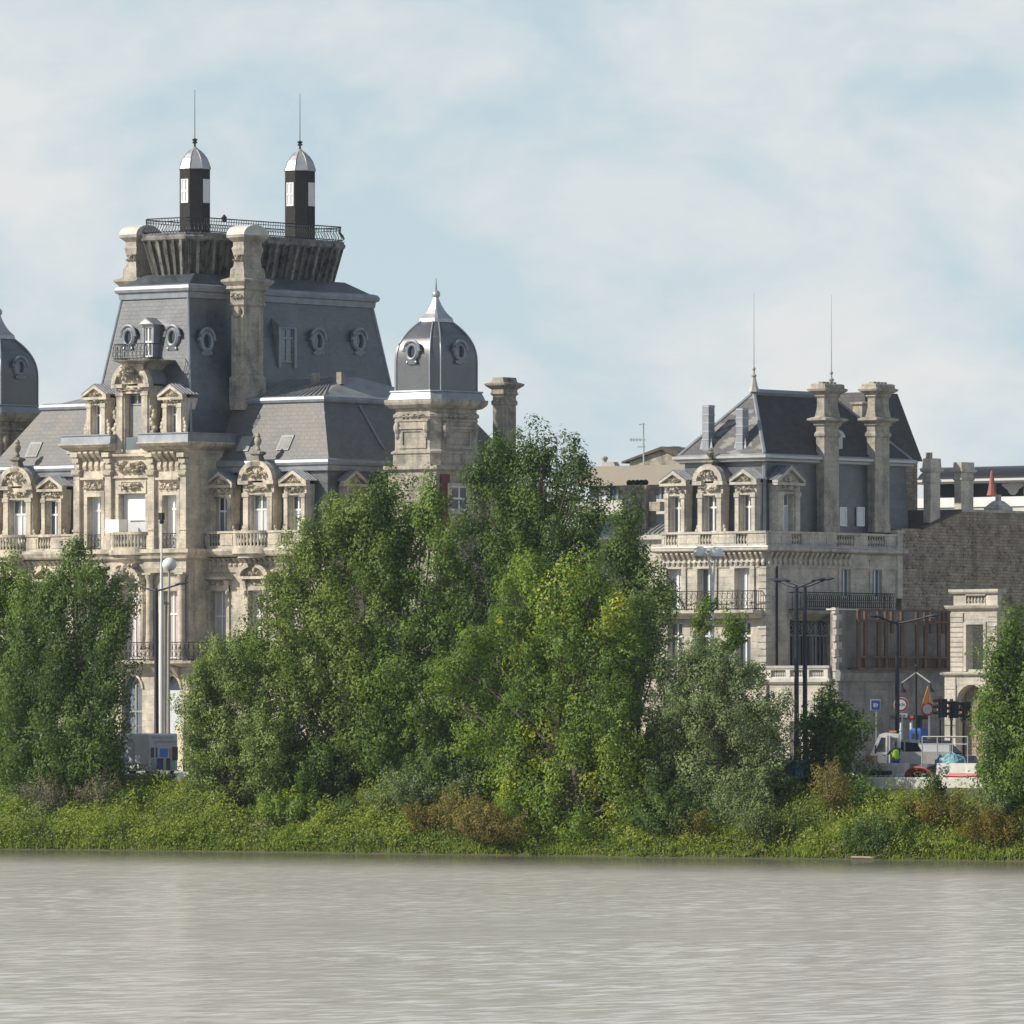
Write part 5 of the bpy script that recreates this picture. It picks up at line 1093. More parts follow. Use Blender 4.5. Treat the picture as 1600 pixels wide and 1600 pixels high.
def crown_pts(rg, lobes, dens, clump, per, leaf, flat=.75, up=.8):
    """leafy plumes set through the lobes, most of them in the outer shell and pointing out and up, with gaps between"""
    Ps, Ds, Ss, Ts = [], [], [], []
    for c, r in lobes:
        c = np.array(c); r = np.array(r)
        area = 4*PI*((r[0]*r[1])**1.6/3+(r[0]*r[2])**1.6/3+(r[1]*r[2])**1.6/3)**(1/1.6)
        nc = max(6, int(area*dens*.5))
        v = sphere_pts(rg, nc); q = np.where(rg.rand(nc) < .78, rg.uniform(.62,1.0,nc), rg.uniform(.1,.65,nc)); q = q*(1+rg.normal(0,.07,nc))
        cc = c+v*q[:,None]*r
        cs = clump*1.55*np.exp(rg.normal(0,.3,nc)); ct = rg.normal(.45,.22,nc)+rg.normal(0,.12)
        ax = v*.75+rg.normal(0,.25,(nc,3)); ax[:,2] += up; ax /= np.linalg.norm(ax, axis=1, keepdims=True)
        k = rg.poisson(per*3.25*(cs/clump/1.55)**2, nc)+4; ii = np.repeat(np.arange(nc), k); m = len(ii)
        d = sphere_pts(rg, m)*(rg.rand(m)**.4)[:,None]
        al = (d*ax[ii]).sum(1, keepdims=True); pe = d-al*ax[ii]
        tp = np.clip(1.05-.45*al, .4, 1.5)                     # plumes narrow towards the tip
        P = cc[ii]+(ax[ii]*al*(1.55*flat/.75)+pe*.72*tp)*cs[ii][:,None]
        o = v[ii]*.3+pe*1.1+d*.4+rg.normal(0,.22,(m,3))+np.array(SUN)*.35; o[:,2] += .2
        Ps.append(P); Ds.append(o); Ss.append(leaf*rg.uniform(.6,1.35,m)); Ts.append(ct[ii]+rg.normal(0,.13,m))
    return [np.concatenate(q) for q in (Ps,Ds,Ss,Ts)]
def tree(name, label, kind, y, base, lobes, seed, dens=2.0, clump=.42, per=34, leaf=.155, depthf=.9, trunk_r=.16, group=None, flat=.62, cat='tree', stems=1, tintf=None, up=.6):
    """lobes given as columns and rows seen from the river: (px, py, half width, half height[, extra depth])"""
    rg = np.random.RandomState(seed)
    bx = X(base, y); gz = float(bank_z(bx, y))
    if y > 8.5: gz = QZ
    T = thing(name, (bx, y, gz), label, cat, group)
    L3 = []
    for l in lobes:
        dy = l[4] if len(l) > 4 else rg.uniform(-.7,.7)
        p = W(l[0], l[1]+7, y+dy); s = PXS(p.x, p.y)
        L3.append((tuple(p), (l[2]/s, l[2]/s*depthf, l[3]/s)))
    mb = MB()
    for st in range(stems):
        off = (st-(stems-1)/2)*.5
        zs = [l[0][2] for l in L3]; top = max(L3, key=lambda l: l[0][2])
        mid = Vector((bx*.6+np.mean([l[0][0] for l in L3])*.4+off*1.5, y, gz+(top[0][2]-gz)*.45))
        mb.tube([(bx+off,y,gz-.3),(bx+off*1.1+.05,y,gz+.8),tuple(mid),(top[0][0],top[0][1],top[0][2])],[trunk_r*1.25,trunk_r,trunk_r*.65,trunk_r*.12],7)
        for l in L3:
            c = Vector(l[0]); f = max(.12, min(.8, (c.z-gz)/(top[0][2]-gz+.01)-.22)); st_ = Vector((bx+off,y,gz)).lerp(mid, min(1,f*1.6))
            q = st_.lerp(c,.55)+Vector((rg.uniform(-.3,.3),rg.uniform(-.3,.3),-.15))
            mb.tube([tuple(st_),tuple(q),tuple(c)],[trunk_r*.42,trunk_r*.26,trunk_r*.07],5)
            for j in range(3):
                e = c+Vector(sphere_pts(rg,1)[0]*np.array(l[1])*.8); mb.tube([tuple(q.lerp(c,.5)),tuple((q+e)/2),tuple(e)],[trunk_r*.14,trunk_r*.1,.012],4)
    mb.build('trunk', BARK, T, True)
    P,D,S,Ti = crown_pts(rg, L3, dens, clump, per, leaf, flat, up)
    if tintf: Ti = Ti+tintf(P)
    keep = P[:,2] > bank_z(P[:,0], P[:,1])+.05
    leaf_mesh('crown', P[keep],D[keep],S[keep],Ti[keep], LF[kind], T)
    return T
# trees along the bank, farthest first
tree('poplar_tree','tallest dark poplar, three-topped, rising in front of the domed turret','deep',8.0,840,[
 (765,722,33,38),(742,742,16,26),(790,712,20,26),(835,716,30,34),(846,700,12,20),(896,712,20,36),(903,745,26,40),(800,765,60,48),(865,780,48,55),(918,810,30,52),(760,815,42,55),(830,845,68,65),(895,870,45,60),(770,890,55,60),(850,930,75,60),(780,970,70,60),(900,950,45,55),(820,1030,90,70),(760,1090,70,70),(860,1110,80,80)],11,dens=2.2,trunk_r=.24)
tree('alder_tree','small dark tree with narrow pointed top beside the townhouse balcony','deep',8.2,985,[
 (976,795,22,28),(978,826,29,34),(966,868,30,36),(1000,880,36,36),(1030,905,24,34),(985,925,46,40),(1040,930,16,24),(1000,980,45,50),(975,1050,40,60)],12,dens=2.3,trunk_r=.15)
tree('poplar_tree','dense mid-green poplar with two rounded tops left of the tallest poplar','poplar',7.0,640,[
 (601,752,24,34),(590,790,34,40),(664,776,28,40),(676,815,30,40),(630,830,45,50),(700,850,30,50),(615,890,60,60),(690,920,48,60),(640,970,70,65),(700,1010,45,60),(640,1060,75,70),(690,1110,60,60),(620,1140,70,60),(670,1190,70,40)],13,dens=2.2,trunk_r=.2)
tree('poplar_tree','broad olive-green poplar at the left edge of the central clump','olive',6.0,530,[
 (548,790,34,40),(508,815,34,44),(560,840,45,50),(475,850,30,44),(520,885,58,56),(458,905,40,52),(590,900,36,60),(430,950,30,50),(490,965,66,64),(555,985,62,66),(440,1020,44,60),(500,1060,70,64),(570,1080,62,64),(455,1110,60,58),(530,1150,70,54),(470,1190,60,40),(590,1170,50,50)],14,dens=2.1,trunk_r=.22)
tree('riverside_tree','dark leafy tree at the left edge of the frame','poplar',7.5,20,[
 (15,910,46,44),(-30,940,50,60),(40,950,44,48),(0,1010,70,70),(45,1060,60,60),(-20,1110,70,70),(30,1170,70,60)],15,dens=2.1,trunk_r=.2)
tree('riverside_tree','dark bushy tree with thin leader left of the lamp posts','deep',5.2,120,[
 (118,846,11,18),(117,872,22,26),(95,905,36,36),(148,905,38,38),(175,940,34,40),(80,950,46,46),(130,965,58,52),(186,972,16,20),(172,1000,28,40),(60,1010,52,54),(120,1040,66,60),(162,1065,34,50),(50,1090,60,60),(110,1120,72,62),(158,1130,36,54),(40,1165,58,50),(120,1190,76,44),(160,1190,32,34)],16,dens=2.2,trunk_r=.22)
tree('willow_tree','light feathery willow right of the painted kiosk','willow',4.0,355,[
 (342,1012,28,28),(325,1045,34,36),(368,1050,34,40),(312,1090,32,44),(352,1100,46,50),(398,1085,30,46),(308,1145,28,44),(350,1160,50,50),(405,1140,36,50),(318,1200,34,40),(365,1215,52,40),(415,1195,40,44)],17,up=.3,flat=.55,dens=2.8,clump=.36,per=44,leaf=.125,trunk_r=.12,stems=2)
tree('sapling','young leafy sapling hanging over the first-floor windows','poplar',6.5,392,[(385,985,22,20),(405,1005,22,24),(372,1010,20,20),(395,1035,24,30)],18,dens=2.4,trunk_r=.07)
tree('grey_willow','round grey-green willow below the white globe lamp','grey',3.6,1110,[
 (1100,1030,52,36),(1060,1058,48,42),(1140,1055,50,44),(1040,1105,40,50),(1100,1100,60,52),(1165,1100,52,52),(1205,1130,32,50),(1060,1160,58,54),(1130,1165,64,54),(1190,1180,44,46),(1050,1215,56,44),(1120,1225,66,42),(1180,1225,50,34),(1085,1265,56,28)],19,up=.25,flat=.5,dens=2.9,clump=.36,per=44,leaf=.12,trunk_r=.16,stems=2)
tree('grey_willow','slender olive willow crown between the bright alder and the townhouse','willow',5.5,1000,[
 (985,950,40,36),(1020,975,36,40),(975,1000,42,44),(1010,1040,36,50),(985,1100,40,60),(1005,1160,40,60)],20,dens=2.2,clump=.38,per=40,leaf=.13,trunk_r=.13)
tree('sapling','thin bright shoots rising in front of the townhouse balcony','bright',4.8,1095,[(1098,940,11,18),(1096,968,17,22),(1101,998,15,22),(1140,968,15,16),(1145,990,13,18),(1134,1003,12,14)],21,dens=2.8,clump=.26,per=22,trunk_r=.06)
tree('alder_tree','bright green alder leaning over the water in front of the clump','bright',1.9,900,[
 (842,892,34,30),(802,905,22,26),(932,890,17,26),(925,925,34,36),(865,930,48,42),(800,960,46,40),(960,960,34,44),(745,985,38,40),(890,990,62,50),(820,1010,62,50),(715,1025,34,42),(960,1030,50,52),(760,1060,52,48),(870,1075,80,56),(700,1075,26,34),(950,1100,56,54),(800,1120,66,54),(740,1135,38,38),(890,1150,76,56),(970,1165,46,50),(820,1190,62,48),(920,1215,74,50),(840,1245,62,42),(980,1230,46,44),(900,1275,74,40),(800,1240,30,30),(850,1290,50,30)],22,tintf=lambda P: np.clip(1.0-(P[:,2]-3.2)/3.2,0,1)*.55*(VN(P[:,0]*.8,P[:,2]*.8)),dens=1.75,clump=.44,per=36,leaf=.155,trunk_r=.22,stems=2)
tree('alder_tree','young bushy dark tree between the dark lamps and the white truck','deep',8.2,1296,[
 (1298,1095,28,30),(1324,1115,22,28),(1272,1120,28,32),(1300,1140,40,36),(1328,1155,20,30),(1278,1170,36,36),(1312,1180,32,30),(1290,1210,34,26)],23,up=.35,flat=.6,dens=2.5,trunk_r=.11)
tree('poplar_tree','leafy green poplar at the right edge of the frame','poplar',4.2,1580,[
 (1580,975,20,28),(1576,1010,32,36),(1598,1040,34,44),(1562,1055,32,40),(1585,1090,48,46),(1552,1105,30,38),(1610,1110,40,60),(1562,1150,42,44),(1600,1160,50,50),(1548,1180,22,28),(1580,1205,46,40),(1600,1220,44,40),(1640,1100,50,80),(1650,1190,50,60)],24,dens=2.2,trunk_r=.18)
# shrubs and weed mounds on the bank
def shrub(name, label, kind, y, px, w, h, seed, leaf=.13, dens=2.6, n=5, lift=.45, cat='shrub', spike=False):
    rg = np.random.RandomState(seed); bx = X(px, y); gz = float(bank_z(bx, y)); T = thing(name, (bx,y,gz), label, cat)
    L3 = []; mb = MB()
    for i in range(n):
        q = (i+.5)/n-.5; r = w*rg.uniform(.26,.4)
        c = (bx+q*w*CA*1.1, y-q*w*SA*.7+rg.uniform(-.2,.2), gz+h*rg.uniform(lift*.7,lift*1.35)*(1-.5*abs(q)))
        L3.append((c, (r, r, h*rg.uniform(.32,.48)))); mb.tube([(bx+q*.3,y,gz-.2),((bx+c[0])/2,y,gz+h*.3),c],[.035,.025,.01],4)
        for j in range(3):
            e = np.array(c)+sphere_pts(rg,1)[0]*np.array([r,r,h*.4]); mb.tube([((bx+c[0])/2,y,gz+h*.3),tuple(e)],[.018,.006],3)
    mb.build('stems', BARK, T)
    P,D,S,Ti = crown_pts(rg, L3, dens, .26, 26, leaf, .8); kp = P[:,2] > bank_z(P[:,0],P[:,1])-.02
    leaf_mesh('foliage', P[kp],D[kp],S[kp],Ti[kp], LF[kind], T)
    return T
SH = [
 ('tawny_shrub','tall rusty-brown twiggy shrub in front of the young dark tree','tawny',3.6,1300,2.6,3.6,31,.10,1.0,6,.55),
 ('tawny_shrub','low golden-brown shrub at the water beside the bright alder','tawny',1.6,760,5.5,1.5,32,.11,1.9,9,.5),
 ('yellow_shrub','yellow-flowered bush left of the golden-brown shrub','yellow',2.2,665,2.6,1.7,33,.11,1.9,6,.5),
 ('grey_shrub','rounded grey-green bush at the waterline, right of the bright alder','grey',1.1,1180,2.1,1.8,34,.10,3.0,5,.5),
 ('grey_shrub','grey-green bush near the water below the tawny shrub','grey',1.9,1135,2.4,1.9,35,.10,3.0,5,.5),
 ('weed_clump','yellow-tipped weeds in shade at the foot of the grey willow','yellow',1.0,1085,2.0,1.5,36,.10,2.4,5,.45),
 ('weed_clump','tall yellow weeds on the bank at the right edge of the frame','yellow',1.8,1560,3.4,1.7,37,.10,2.2,6,.5),
 ('weed_clump','yellow weeds below the concrete edge, under the red pipes','yellow',2.6,1470,3.2,1.7,38,.10,1.8,6,.5),
 ('weed_clump','leafy green bush right of the tawny shrub','poplar',4.2,1350,1.4,1.7,39,.12,2.8,5,.5),
 ('weed_clump','slim dark bush in front of the red pipe coil','deep',5.0,1458,.8,1.9,40,.12,2.8,4,.5),
 ('weed_clump','pale seed-headed weeds on the bank below the dark bushy tree','pale',4.4,75,3.6,1.3,41,.09,2.0,6,.55),
 ('weed_clump','pale dry weeds behind the leafy bank below the lamp posts','pale',4.8,150,2.8,1.4,42,.09,2.0,6,.55),
 ('weed_clump','bright broad-leaved weeds near the driftwood branch','bright',3.2,430,3.4,1.2,43,.15,2.4,6,.5),
 ('weed_clump','bright weeds under the feathery willow','bright',3.4,480,2.6,1.1,44,.15,2.4,5,.5),
 ('weed_clump','silvery weeds in the shade under the olive poplar','grey',4.2,635,3.6,2.0,45,.11,2.2,6,.5),
 ('weed_clump','silvery bush in deep shade between the two poplars','grey',4.4,720,3.0,1.9,46,.11,2.2,6,.5),
 ('weed_clump','dark bush hiding the foot of the painted kiosk','deep',5.0,200,2.2,.7,47,.13,2.8,6,.5),
 ('weed_clump','dark reedy bush at the foot of the feathery willow','deep',3.6,545,1.4,1.0,48,.10,2.8,4,.45),
 ('weed_clump','dark brambles hanging into the water at the right','deep',.8,1365,3.0,1.4,49,.11,2.8,6,.45),
 ('weed_clump','green brambles on the bank below the concrete edge','weed',2.4,1400,3.2,1.6,50,.11,2.6,6,.45),
 ('weed_clump','dense dark bush under the grey willow by the water','deep',1.6,1030,3.4,2.4,51,.13,2.6,6,.5),
 ('weed_clump','dark undergrowth below the dark bushy tree','deep',6.0,70,4.6,1.7,52,.13,2.2,7,.5),
 ('weed_clump','dark undergrowth beneath the olive poplar','deep',5.6,480,4.6,2.6,53,.14,2.2,7,.5),
 ('weed_clump','grey-green weeds at the foot of the right-edge poplar','grey',3.4,1550,3.0,2.0,54,.11,2.4,6,.5),
 ('weed_clump','dark undergrowth beneath the tallest poplar','deep',5.8,690,5.4,3.0,55,.14,2.2,7,.5),
 ('weed_clump','dark bushes beside the blue painted container','deep',6.4,1180,3.0,1.6,56,.13,2.2,6,.5),
]
for i,(px_,y_,w_,h_,kd_,wh) in enumerate([(322,7.4,2.8,2.2,'deep','beneath the feathery willow, behind its stems'),(385,7.5,3.8,2.8,'deep','in the dark gap right of the feathery willow'),(455,7.6,3.8,2.6,'poplar','at the left foot of the olive poplar'),(555,7.7,4.2,3.0,'deep','in the shade right of the olive poplar trunk'),(615,7.5,4.0,2.8,'deep','at the foot of the two-topped poplar'),(745,7.6,4.2,3.2,'deep','between the two-topped poplar and the bright alder'),(830,7.4,4.4,3.6,'deep','hidden behind the bright alder, left half'),(930,7.6,4.4,3.4,'deep','hidden behind the bright alder, right half'),(1010,7.2,4.2,3.0,'deep','between the bright alder and the grey willow'),(1090,7.6,3.6,2.4,'deep','behind the grey willow stems'),(1150,7.8,3.4,2.0,'deep','at the right foot of the grey willow'),(140,7.8,3.0,1.8,'deep','under the dark bushy tree by the kiosk'),(20,7.8,4.0,2.2,'deep','at the foot of the left-edge tree'),(1585,7.2,3.4,2.2,'poplar','at the foot of the right-edge poplar')]):
    SH.append(('undergrowth_bush','dense bush '+wh,kd_,y_,px_,w_,h_,160+i,.17,1.5,7,.5))
for s in SH: shrub(*s)
# grass and ground cover, uncountable
rg = np.random.RandomState(77)
def scatter(n, y0, y1, pw=1.0):
    y = y0+(y1-y0)*rg.rand(n)**pw; px = rg.uniform(-60,1660,n); k_ = (px-800)/FPX
    x = CX+(y-CY)*(k_*CA-SA)/(CA+k_*SA); return x, y, px
n = 90000; x, y, px = scatter(n, -1.3, 8.3)
z = bank_z(x, y); patch = VN(x*.35+7, y*.5); ok = (z > .04) & (rg.rand(n) < .35+patch)
ok &= ~((px > 1330) & (y > 6.0))
x, y, z, px, patch = x[ok], y[ok], z[ok], px[ok], patch[ok]; n = len(x)
h = (.16+.42*patch*rg.rand(n)+.12*rg.rand(n))*np.where(y < 1.2, .7, 1.0)*np.where(px > 1000, 1.25, 1.0)
a = rg.uniform(0,2*PI,n); lean = rg.uniform(.1,.55,n); w = .022+.012*rg.rand(n)
ddx, ddy = np.cos(a), np.sin(a)
V = np.empty((n,4,3),np.float32); bxy = np.stack([x,y],1)
V[:,0,:2] = bxy-np.stack([ddy,-ddx],1)*w[:,None]; V[:,0,2] = z-.03
V[:,1,:2] = bxy+np.stack([ddy,-ddx],1)*w[:,None]; V[:,1,2] = z-.03
V[:,2,:2] = bxy+np.stack([ddx,ddy],1)*(h*lean)[:,None]+np.stack([ddy,-ddx],1)*w[:,None]*.3; V[:,2,2] = z+h
V[:,3,:2] = bxy+np.stack([ddx,ddy],1)*(h*lean*.35)[:,None]-np.stack([ddy,-ddx],1)*w[:,None]*.8; V[:,3,2] = z+h*.55
g = raw_tris('grass', V.reshape(-1,3), np.repeat(np.clip(.25+.5*VN2(x*.5,y*.7)+rg.normal(0,.15,n),0,1),4), n, LF['grass'], None)
tag(g, 'short green grass covering the sloping river bank', 'grass', kind='stuff')
def cover(name, label, kind, n, y0, y1, thr, leaf, seed, hmax, pxr=None, fs=1.0):
    global rg
    rg = np.random.RandomState(seed); nf = vnoise(seed)
    x, y, px = scatter(n, y0-1.4 if y0 < .3 else y0, y1); z = bank_z(x, y); q = nf(x*.55*fs, y*.75*fs)*.6+nf(x*1.7*fs+9, y*1.9*fs)*.4
    ok = (q > thr) & (z > .03) & ~((px > 1330) & (px < 1545) & (y > 5.2))
    if pxr: ok &= (px > pxr[0]) & (px < pxr[1])
    x,y,z,q = x[ok],y[ok],z[ok],q[ok]; n = len(x); hh = hmax*np.clip((q-thr)/(1-thr)*1.8,.1,1)
    P = np.stack([x,y,z+hh*rg.rand(n)**.6],1); D = rg.normal(0,.5,(n,3)); D[:,2] += .5; D += np.array(SUN)*.9
    o = leaf_mesh(name, P, D, leaf*rg.uniform(.6,1.4,n), np.clip(q*.7+rg.normal(0,.18,n),0,1), LF[kind]); tag(o, label, 'weeds', kind='stuff')
cover('ground_cover','low leafy weeds spread over the whole bank','weed',120000,.1,8.4,.34,.12,101,1.0)
cover('ground_cover','broad-leaved bright ground cover on the lower left bank','bright',70000,.1,5,.42,.13,102,.6,(-60,640))
cover('ground_cover','tall leafy weeds standing in mounds over the bank','weed',90000,.6,7.6,.57,.13,121,1.6,None,1.25)
cover('ground_cover','dark nettle-like weeds in mounds over the bank','deep',36000,.4,7.6,.62,.13,122,1.5,None,1.4)
cover('ground_cover','rough olive weeds in clumps over the bank','olive',90000,.1,8.4,.5,.13,111,1.35)
cover('ground_cover','grey-leaved weeds in clumps over the left bank','grey',60000,.1,8.4,.55,.11,112,1.1,(-60,1040))
cover('ground_cover','dry seed heads and stalks standing in the bank weeds','pale',30000,.3,8.2,.6,.08,113,1.2)
cover('ground_cover','dark low growth at the water line','deep',30000,.05,1.4,.4,.12,114,.5)
cover('ground_cover','yellowing weeds scattered over the right-hand bank','yellow',26000,.2,7,.55,.09,103,.8,(1040,1660))
cover('ground_cover','grey-green weeds mixed into the right-hand bank','grey',40000,.1,8,.48,.10,104,.9,(1040,1660))
# driftwood branch and bare roots
DW = thing('driftwood_branch', tuple(W(430,1283,2.6)), 'long dark fallen branch lying across the left bank', 'branch'); pts = [W(330,1307,2.0),W(385,1302,2.2),W(420,1291,2.5),W(450,1284,2.8),W(478,1281,3.0)]
MB().tube([p+Vector((0,0,.22)) for p in pts],[.02,.05,.06,.07,.06],6).tube([pts[2]+Vector((0,0,.22)),W(438,1297,2.2)+Vector((0,0,.1))],[.05,.02],5).build('limb', plain('dark_driftwood', (.03,.025,.02), .9), DW, True)
RT = thing('bare_roots', tuple(W(1310,1335,.4)), 'pale bare branching roots at the waterline below the tawny shrub', 'roots'); mb = MB(); rr = random.Random(5)
for i in range(7): mb.tube([W(1312+rr.uniform(-4,4),1341,.3),W(1308+rr.uniform(-8,8),1328,.5),W(1305+rr.uniform(-14,16),1314+rr.uniform(-4,8),.8)],[.05,.035,.012],4)
mb.tube([W(1322,1339,.2),W(1365,1340,.15),W(1386,1332,.2)],[.05,.05,.02],5).build('root', plain('bleached_wood', (.30,.25,.20), .9), RT)
# ---------------------------------------------------------------- street furniture, vehicles, people
def zq_(py, px, y): x = X(px, y); return Z(py, x, y)
def dark_lamp(px, py, y, label, arms, mat=NAVY, group='dark double-arm street lamps'):
    x = X(px, y); zt = Z(py, x, y); T = thing('street_lamp', (x,y,QZ), label, 'street lamp', group)
    MB().lathe((x,y),[(.2,QZ),(.2,QZ+.5),(.13,QZ+.6),(.105,zt-2),(.085,zt+.1)],10).build('pole', mat, T, True)
    for ax, ay, rise in arms:
        L_ = math.hypot(ax, ay); ux, uy = ax/L_, ay/L_
        MB().tube([(x,y,zt),(x+ax*.3,y+ay*.3,zt+rise*.22),(x+ax*.75,y+ay*.75,zt+rise*.75),(x+ax,y+ay,zt+rise)],[.055,.05,.045,.04],6).build('arm', mat, T, True)
        c = Vector((x+ax*1.12, y+ay*1.12, zt+rise+.03)); pr = Vector((-uy,ux,0)); fw_ = Vector((ux,uy,.12)); rings = []
        for t_, w_, h_ in ((-.42,.04,.03),(-.3,.11,.07),(0,.17,.11),(.28,.14,.07),(.42,.04,.03)):
            rings.append([tuple(c+fw_*t_+pr*w_*math.cos(q*PI/4)+Vector((0,0,h_*math.sin(q*PI/4)*(1 if math.sin(q*PI/4) > 0 else .45)))) for q in range(8)])
        hd = MB().loft(rings).build('lamp_head', mat, T, True); MB().ball((c.x,c.y,c.z-.045),(.13,.13,.03),8,4).build('lens', CURTW, hd, True)
    return T
dark_lamp(1244.6, 918, 13.5, 'dark double-arm street lamp, left one of the close pair by the townhouse', [(-1.15,0,.32),(1.15,0,.32)])
dark_lamp(1257.8, 917, 15.0, 'dark double-arm street lamp, right one of the close pair by the townhouse', [(-1.15,0,.3),(1.15,0,.3)])
dark_lamp(1402, 974, 19.0, 'dark street lamp in front of the rusted steel frame', [(1.55,.4,.3),(-.3,-1.0,.25)])
dark_lamp(244.5, 923, 16.0, 'dark double-arm street lamp beside the tall pale mast, before the chateau', [(-1.5,0,.32),(1.5,0,.3)])
# pale mast, concrete pole, globe lamps
x = X(252.5,18); T = thing('pale_mast',(x,18,QZ),'tall pale mast tapering above the chateau balcony','mast'); zt = Z(792,x,18)
MB().lathe((x,18),[(.19,QZ),(.17,QZ+4),(.12,QZ+8),(.05,zt-2.3),(.04,zt)],10).build('pole', WHITE, T, True); MB().box(x-.12,x+.12,17.9,18.1,zt-.65,zt-.3).ball((x,18,zt-.75),(.13,.13,.12),7,4).build('camera_box', TAR, T); MB().tube([(x,18,zt),(x,18,zt+.3)],.025,4).build('tip', STEEL, T)
x = X(259.5,20); T = thing('concrete_pole',(x,20,QZ),'brownish concrete pole just right of the tall pale mast','pole'); zt = Z(945,x,20); MB().lathe((x,20),[(.2,QZ),(.15,zt)],8).build('pole', plain('brown_concrete',(.24,.20,.16),.85), T); MB().box(x-.05,x+.2,19.9,20.1,zt-.5,zt+.15).build('box', TAR, T)
GLOBE = plain('white_globe', (.80,.79,.77), .35, 0, .5, .04, 1)
x = X(263,17); T = thing('globe_lamp',(x,17,QZ),'single white globe street lamp in front of the chateau','street lamp'); zt = Z(888,x,17)
MB().tube([(x,17,QZ),(x+.02,17,zt-3),(x+.07,17,zt)],[.1,.07,.05],8).build('pole', POLEG, T, True)
MB().lathe((x+.07,17),[(.25,zt-.05),(.36,zt+.08),(.37,zt+.22),(.3,zt+.4),(.16,zt+.5),(.04,zt+.54)],14).build('globe', GLOBE, T, True); MB().lathe((x+.07,17),[(.05,zt-.12),(.26,zt-.07),(.24,zt-.04)],10).build('collar', POLEG, T)
x = X(1112,12.5); y = 12.5; T = thing('globe_lamp',(x,y,QZ),'white arched street lamp with two globes before the townhouse','street lamp'); zt = Z(857,x,y)
MB().tube([(x+.05,y,QZ),(x+.05,y,zt-2.4),(x-.02,y,zt-1.2),(x-.2,y,zt-.35),(x-.5,y,zt)],[.11,.08,.07,.06,.05],8).build('pole', WHITE, T, True)
MB().tube([(x+.05,y,zt-2.4),(x+.16,y,zt-1.0),(x+.2,y,zt-.45)],[.06,.05,.045],6).build('arm', WHITE, T, True)
for gx, gz in ((x-.68,zt-.2),(x+.26,zt-.22)): g_ = MB().lathe((gx,y),[(.18,gz-.25),(.32,gz-.15),(.35,gz),(.28,gz+.2),(.12,gz+.3)],12).build('globe', GLOBE, T, True); MB().lathe((gx,y),[(.12,gz-.3),(.2,gz-.24),(.04,gz-.2)],8).build('collar', WHITE, g_)
# bell lamp
y = 25; x = X(1431.5,y); zt = Z(1049,x,y); T = thing('bell_lamp',(x,y,QZ),'green two-armed street lamp with bell shades near the gate pavilion','street lamp')
MB().lathe((x,y),[(.12,QZ),(.06,QZ+1.2),(.05,zt+.2),(.09,zt+.25),(.02,zt+.35)],8).build('pole', plain('green_pole',(.03,.045,.04),.5), T, True)
for s in (-1,1):
    MB().tube([(x,y,zt-.05),(x+s*.85,y,zt-.55)],.04,5).build('arm', STEEL, T); MB().lathe((x+s*.85,y),[(.04,zt-.55),(.05,zt-.75),(.14,zt-.85),(.24,zt-1.0)],10).build('shade', TAR, T, True)
# signs
def text_mesh(txt, size, loc, rz, mat, parent, name='lettering'):
    cu = bpy.data.curves.new(name,'FONT'); cu.body = txt; cu.size = size; cu.align_x = 'CENTER'; cu.align_y = 'CENTER'; cu.extrude = .002
    o = bpy.data.objects.new(name, cu); COL.objects.link(o); base = ROOT[parent.name]
    bpy.context.view_layer.update(); me = bpy.data.meshes.new_from_object(o); bpy.data.objects.remove(o); me.materials.clear(); me.materials.append(mat)
    o = bpy.data.objects.new(name, me); COL.objects.link(o); o.parent = parent; o.location = Vector(loc)-base; o.rotation_euler = (R(90),0,rz); return o
def facing(x, y, rz): # helper building points on a plate whose normal is turned by rz from -y
    c, s = math.cos(rz), math.sin(rz); return lambda u, d, z: (x+u*c-d*s, y+u*s+d*c, z)
class FP:
    def __init__(s, f): s.f = f
    def __call__(s, *a): return s.f(*a)
def disc(f, r, z, d0, d1, k=20): return MB(FP(f)).loft([[(r*math.cos(2*PI*i/k), q, z+r*math.sin(2*PI*i/k)) for i in range(k)] for q in (d0,d1)])
y = 26; x = X(1368,y); T = thing('blue_road_sign',(x,y,QZ),'small square blue road sign on a thin post','road sign'); zc_ = Z(1101.5,x,y); f = facing(x,y,A)
MB(FP(f)).box(-.24,.24,0,.03,zc_-.26,zc_+.26).build('plate', WHITE, T); MB(FP(f)).box(-.21,.21,-.012,-.002,zc_-.23,zc_+.23).build('face', BLUE, T); MB(FP(f)).box(-.1,-.03,-.02,-.013,zc_-.1,zc_+.08).box(.0,.04,-.02,-.013,zc_-.12,zc_+.1).box(.07,.12,-.02,-.013,zc_-.06,zc_+.06).build('symbol', CURTW, T); MB().lathe((x,y+.06),[(.035,QZ),(.035,zc_+.2)],6).build('post', STEEL, T)
y = 27; x = X(1408,y); T = thing('round_road_sign',(x,y,QZ),'round red-bordered limit sign with a plate below, behind the dark lamp','road sign'); zc_ = Z(1101,x,y); f = facing(x,y,A)
disc(f,.36,zc_,0,.03).build('plate', WHITE, T); disc(f,.33,zc_,-.012,-.002).build('red_border', RED, T); disc(f,.245,zc_,-.022,-.013).build('white_centre', WHITE, T); text_mesh('3,5t',.2,f(.02,-.026,zc_),A,BLACK,T)
MB(FP(f)).box(-.3,.3,0,.03,zc_-.62,zc_-.42).build('lower_plate', CURTW, T); MB(FP(f)).box(-.06,-.01,-.01,-.002,zc_-.55,zc_-.5).box(.12,.18,-.01,-.002,zc_-.55,zc_-.5).build('plate_marks', BLACK, T); MB().lathe((x,y+.08),[(.04,QZ),(.04,zc_+.3)],6).build('post', STEEL, T)
y = 22; x = X(1450,y); T = thing('warning_sign',(x,y,QZ),'orange triangular roadworks sign above a round sign','road sign'); zc_ = Z(1086,x,y); f = facing(x,y,A+R(55))
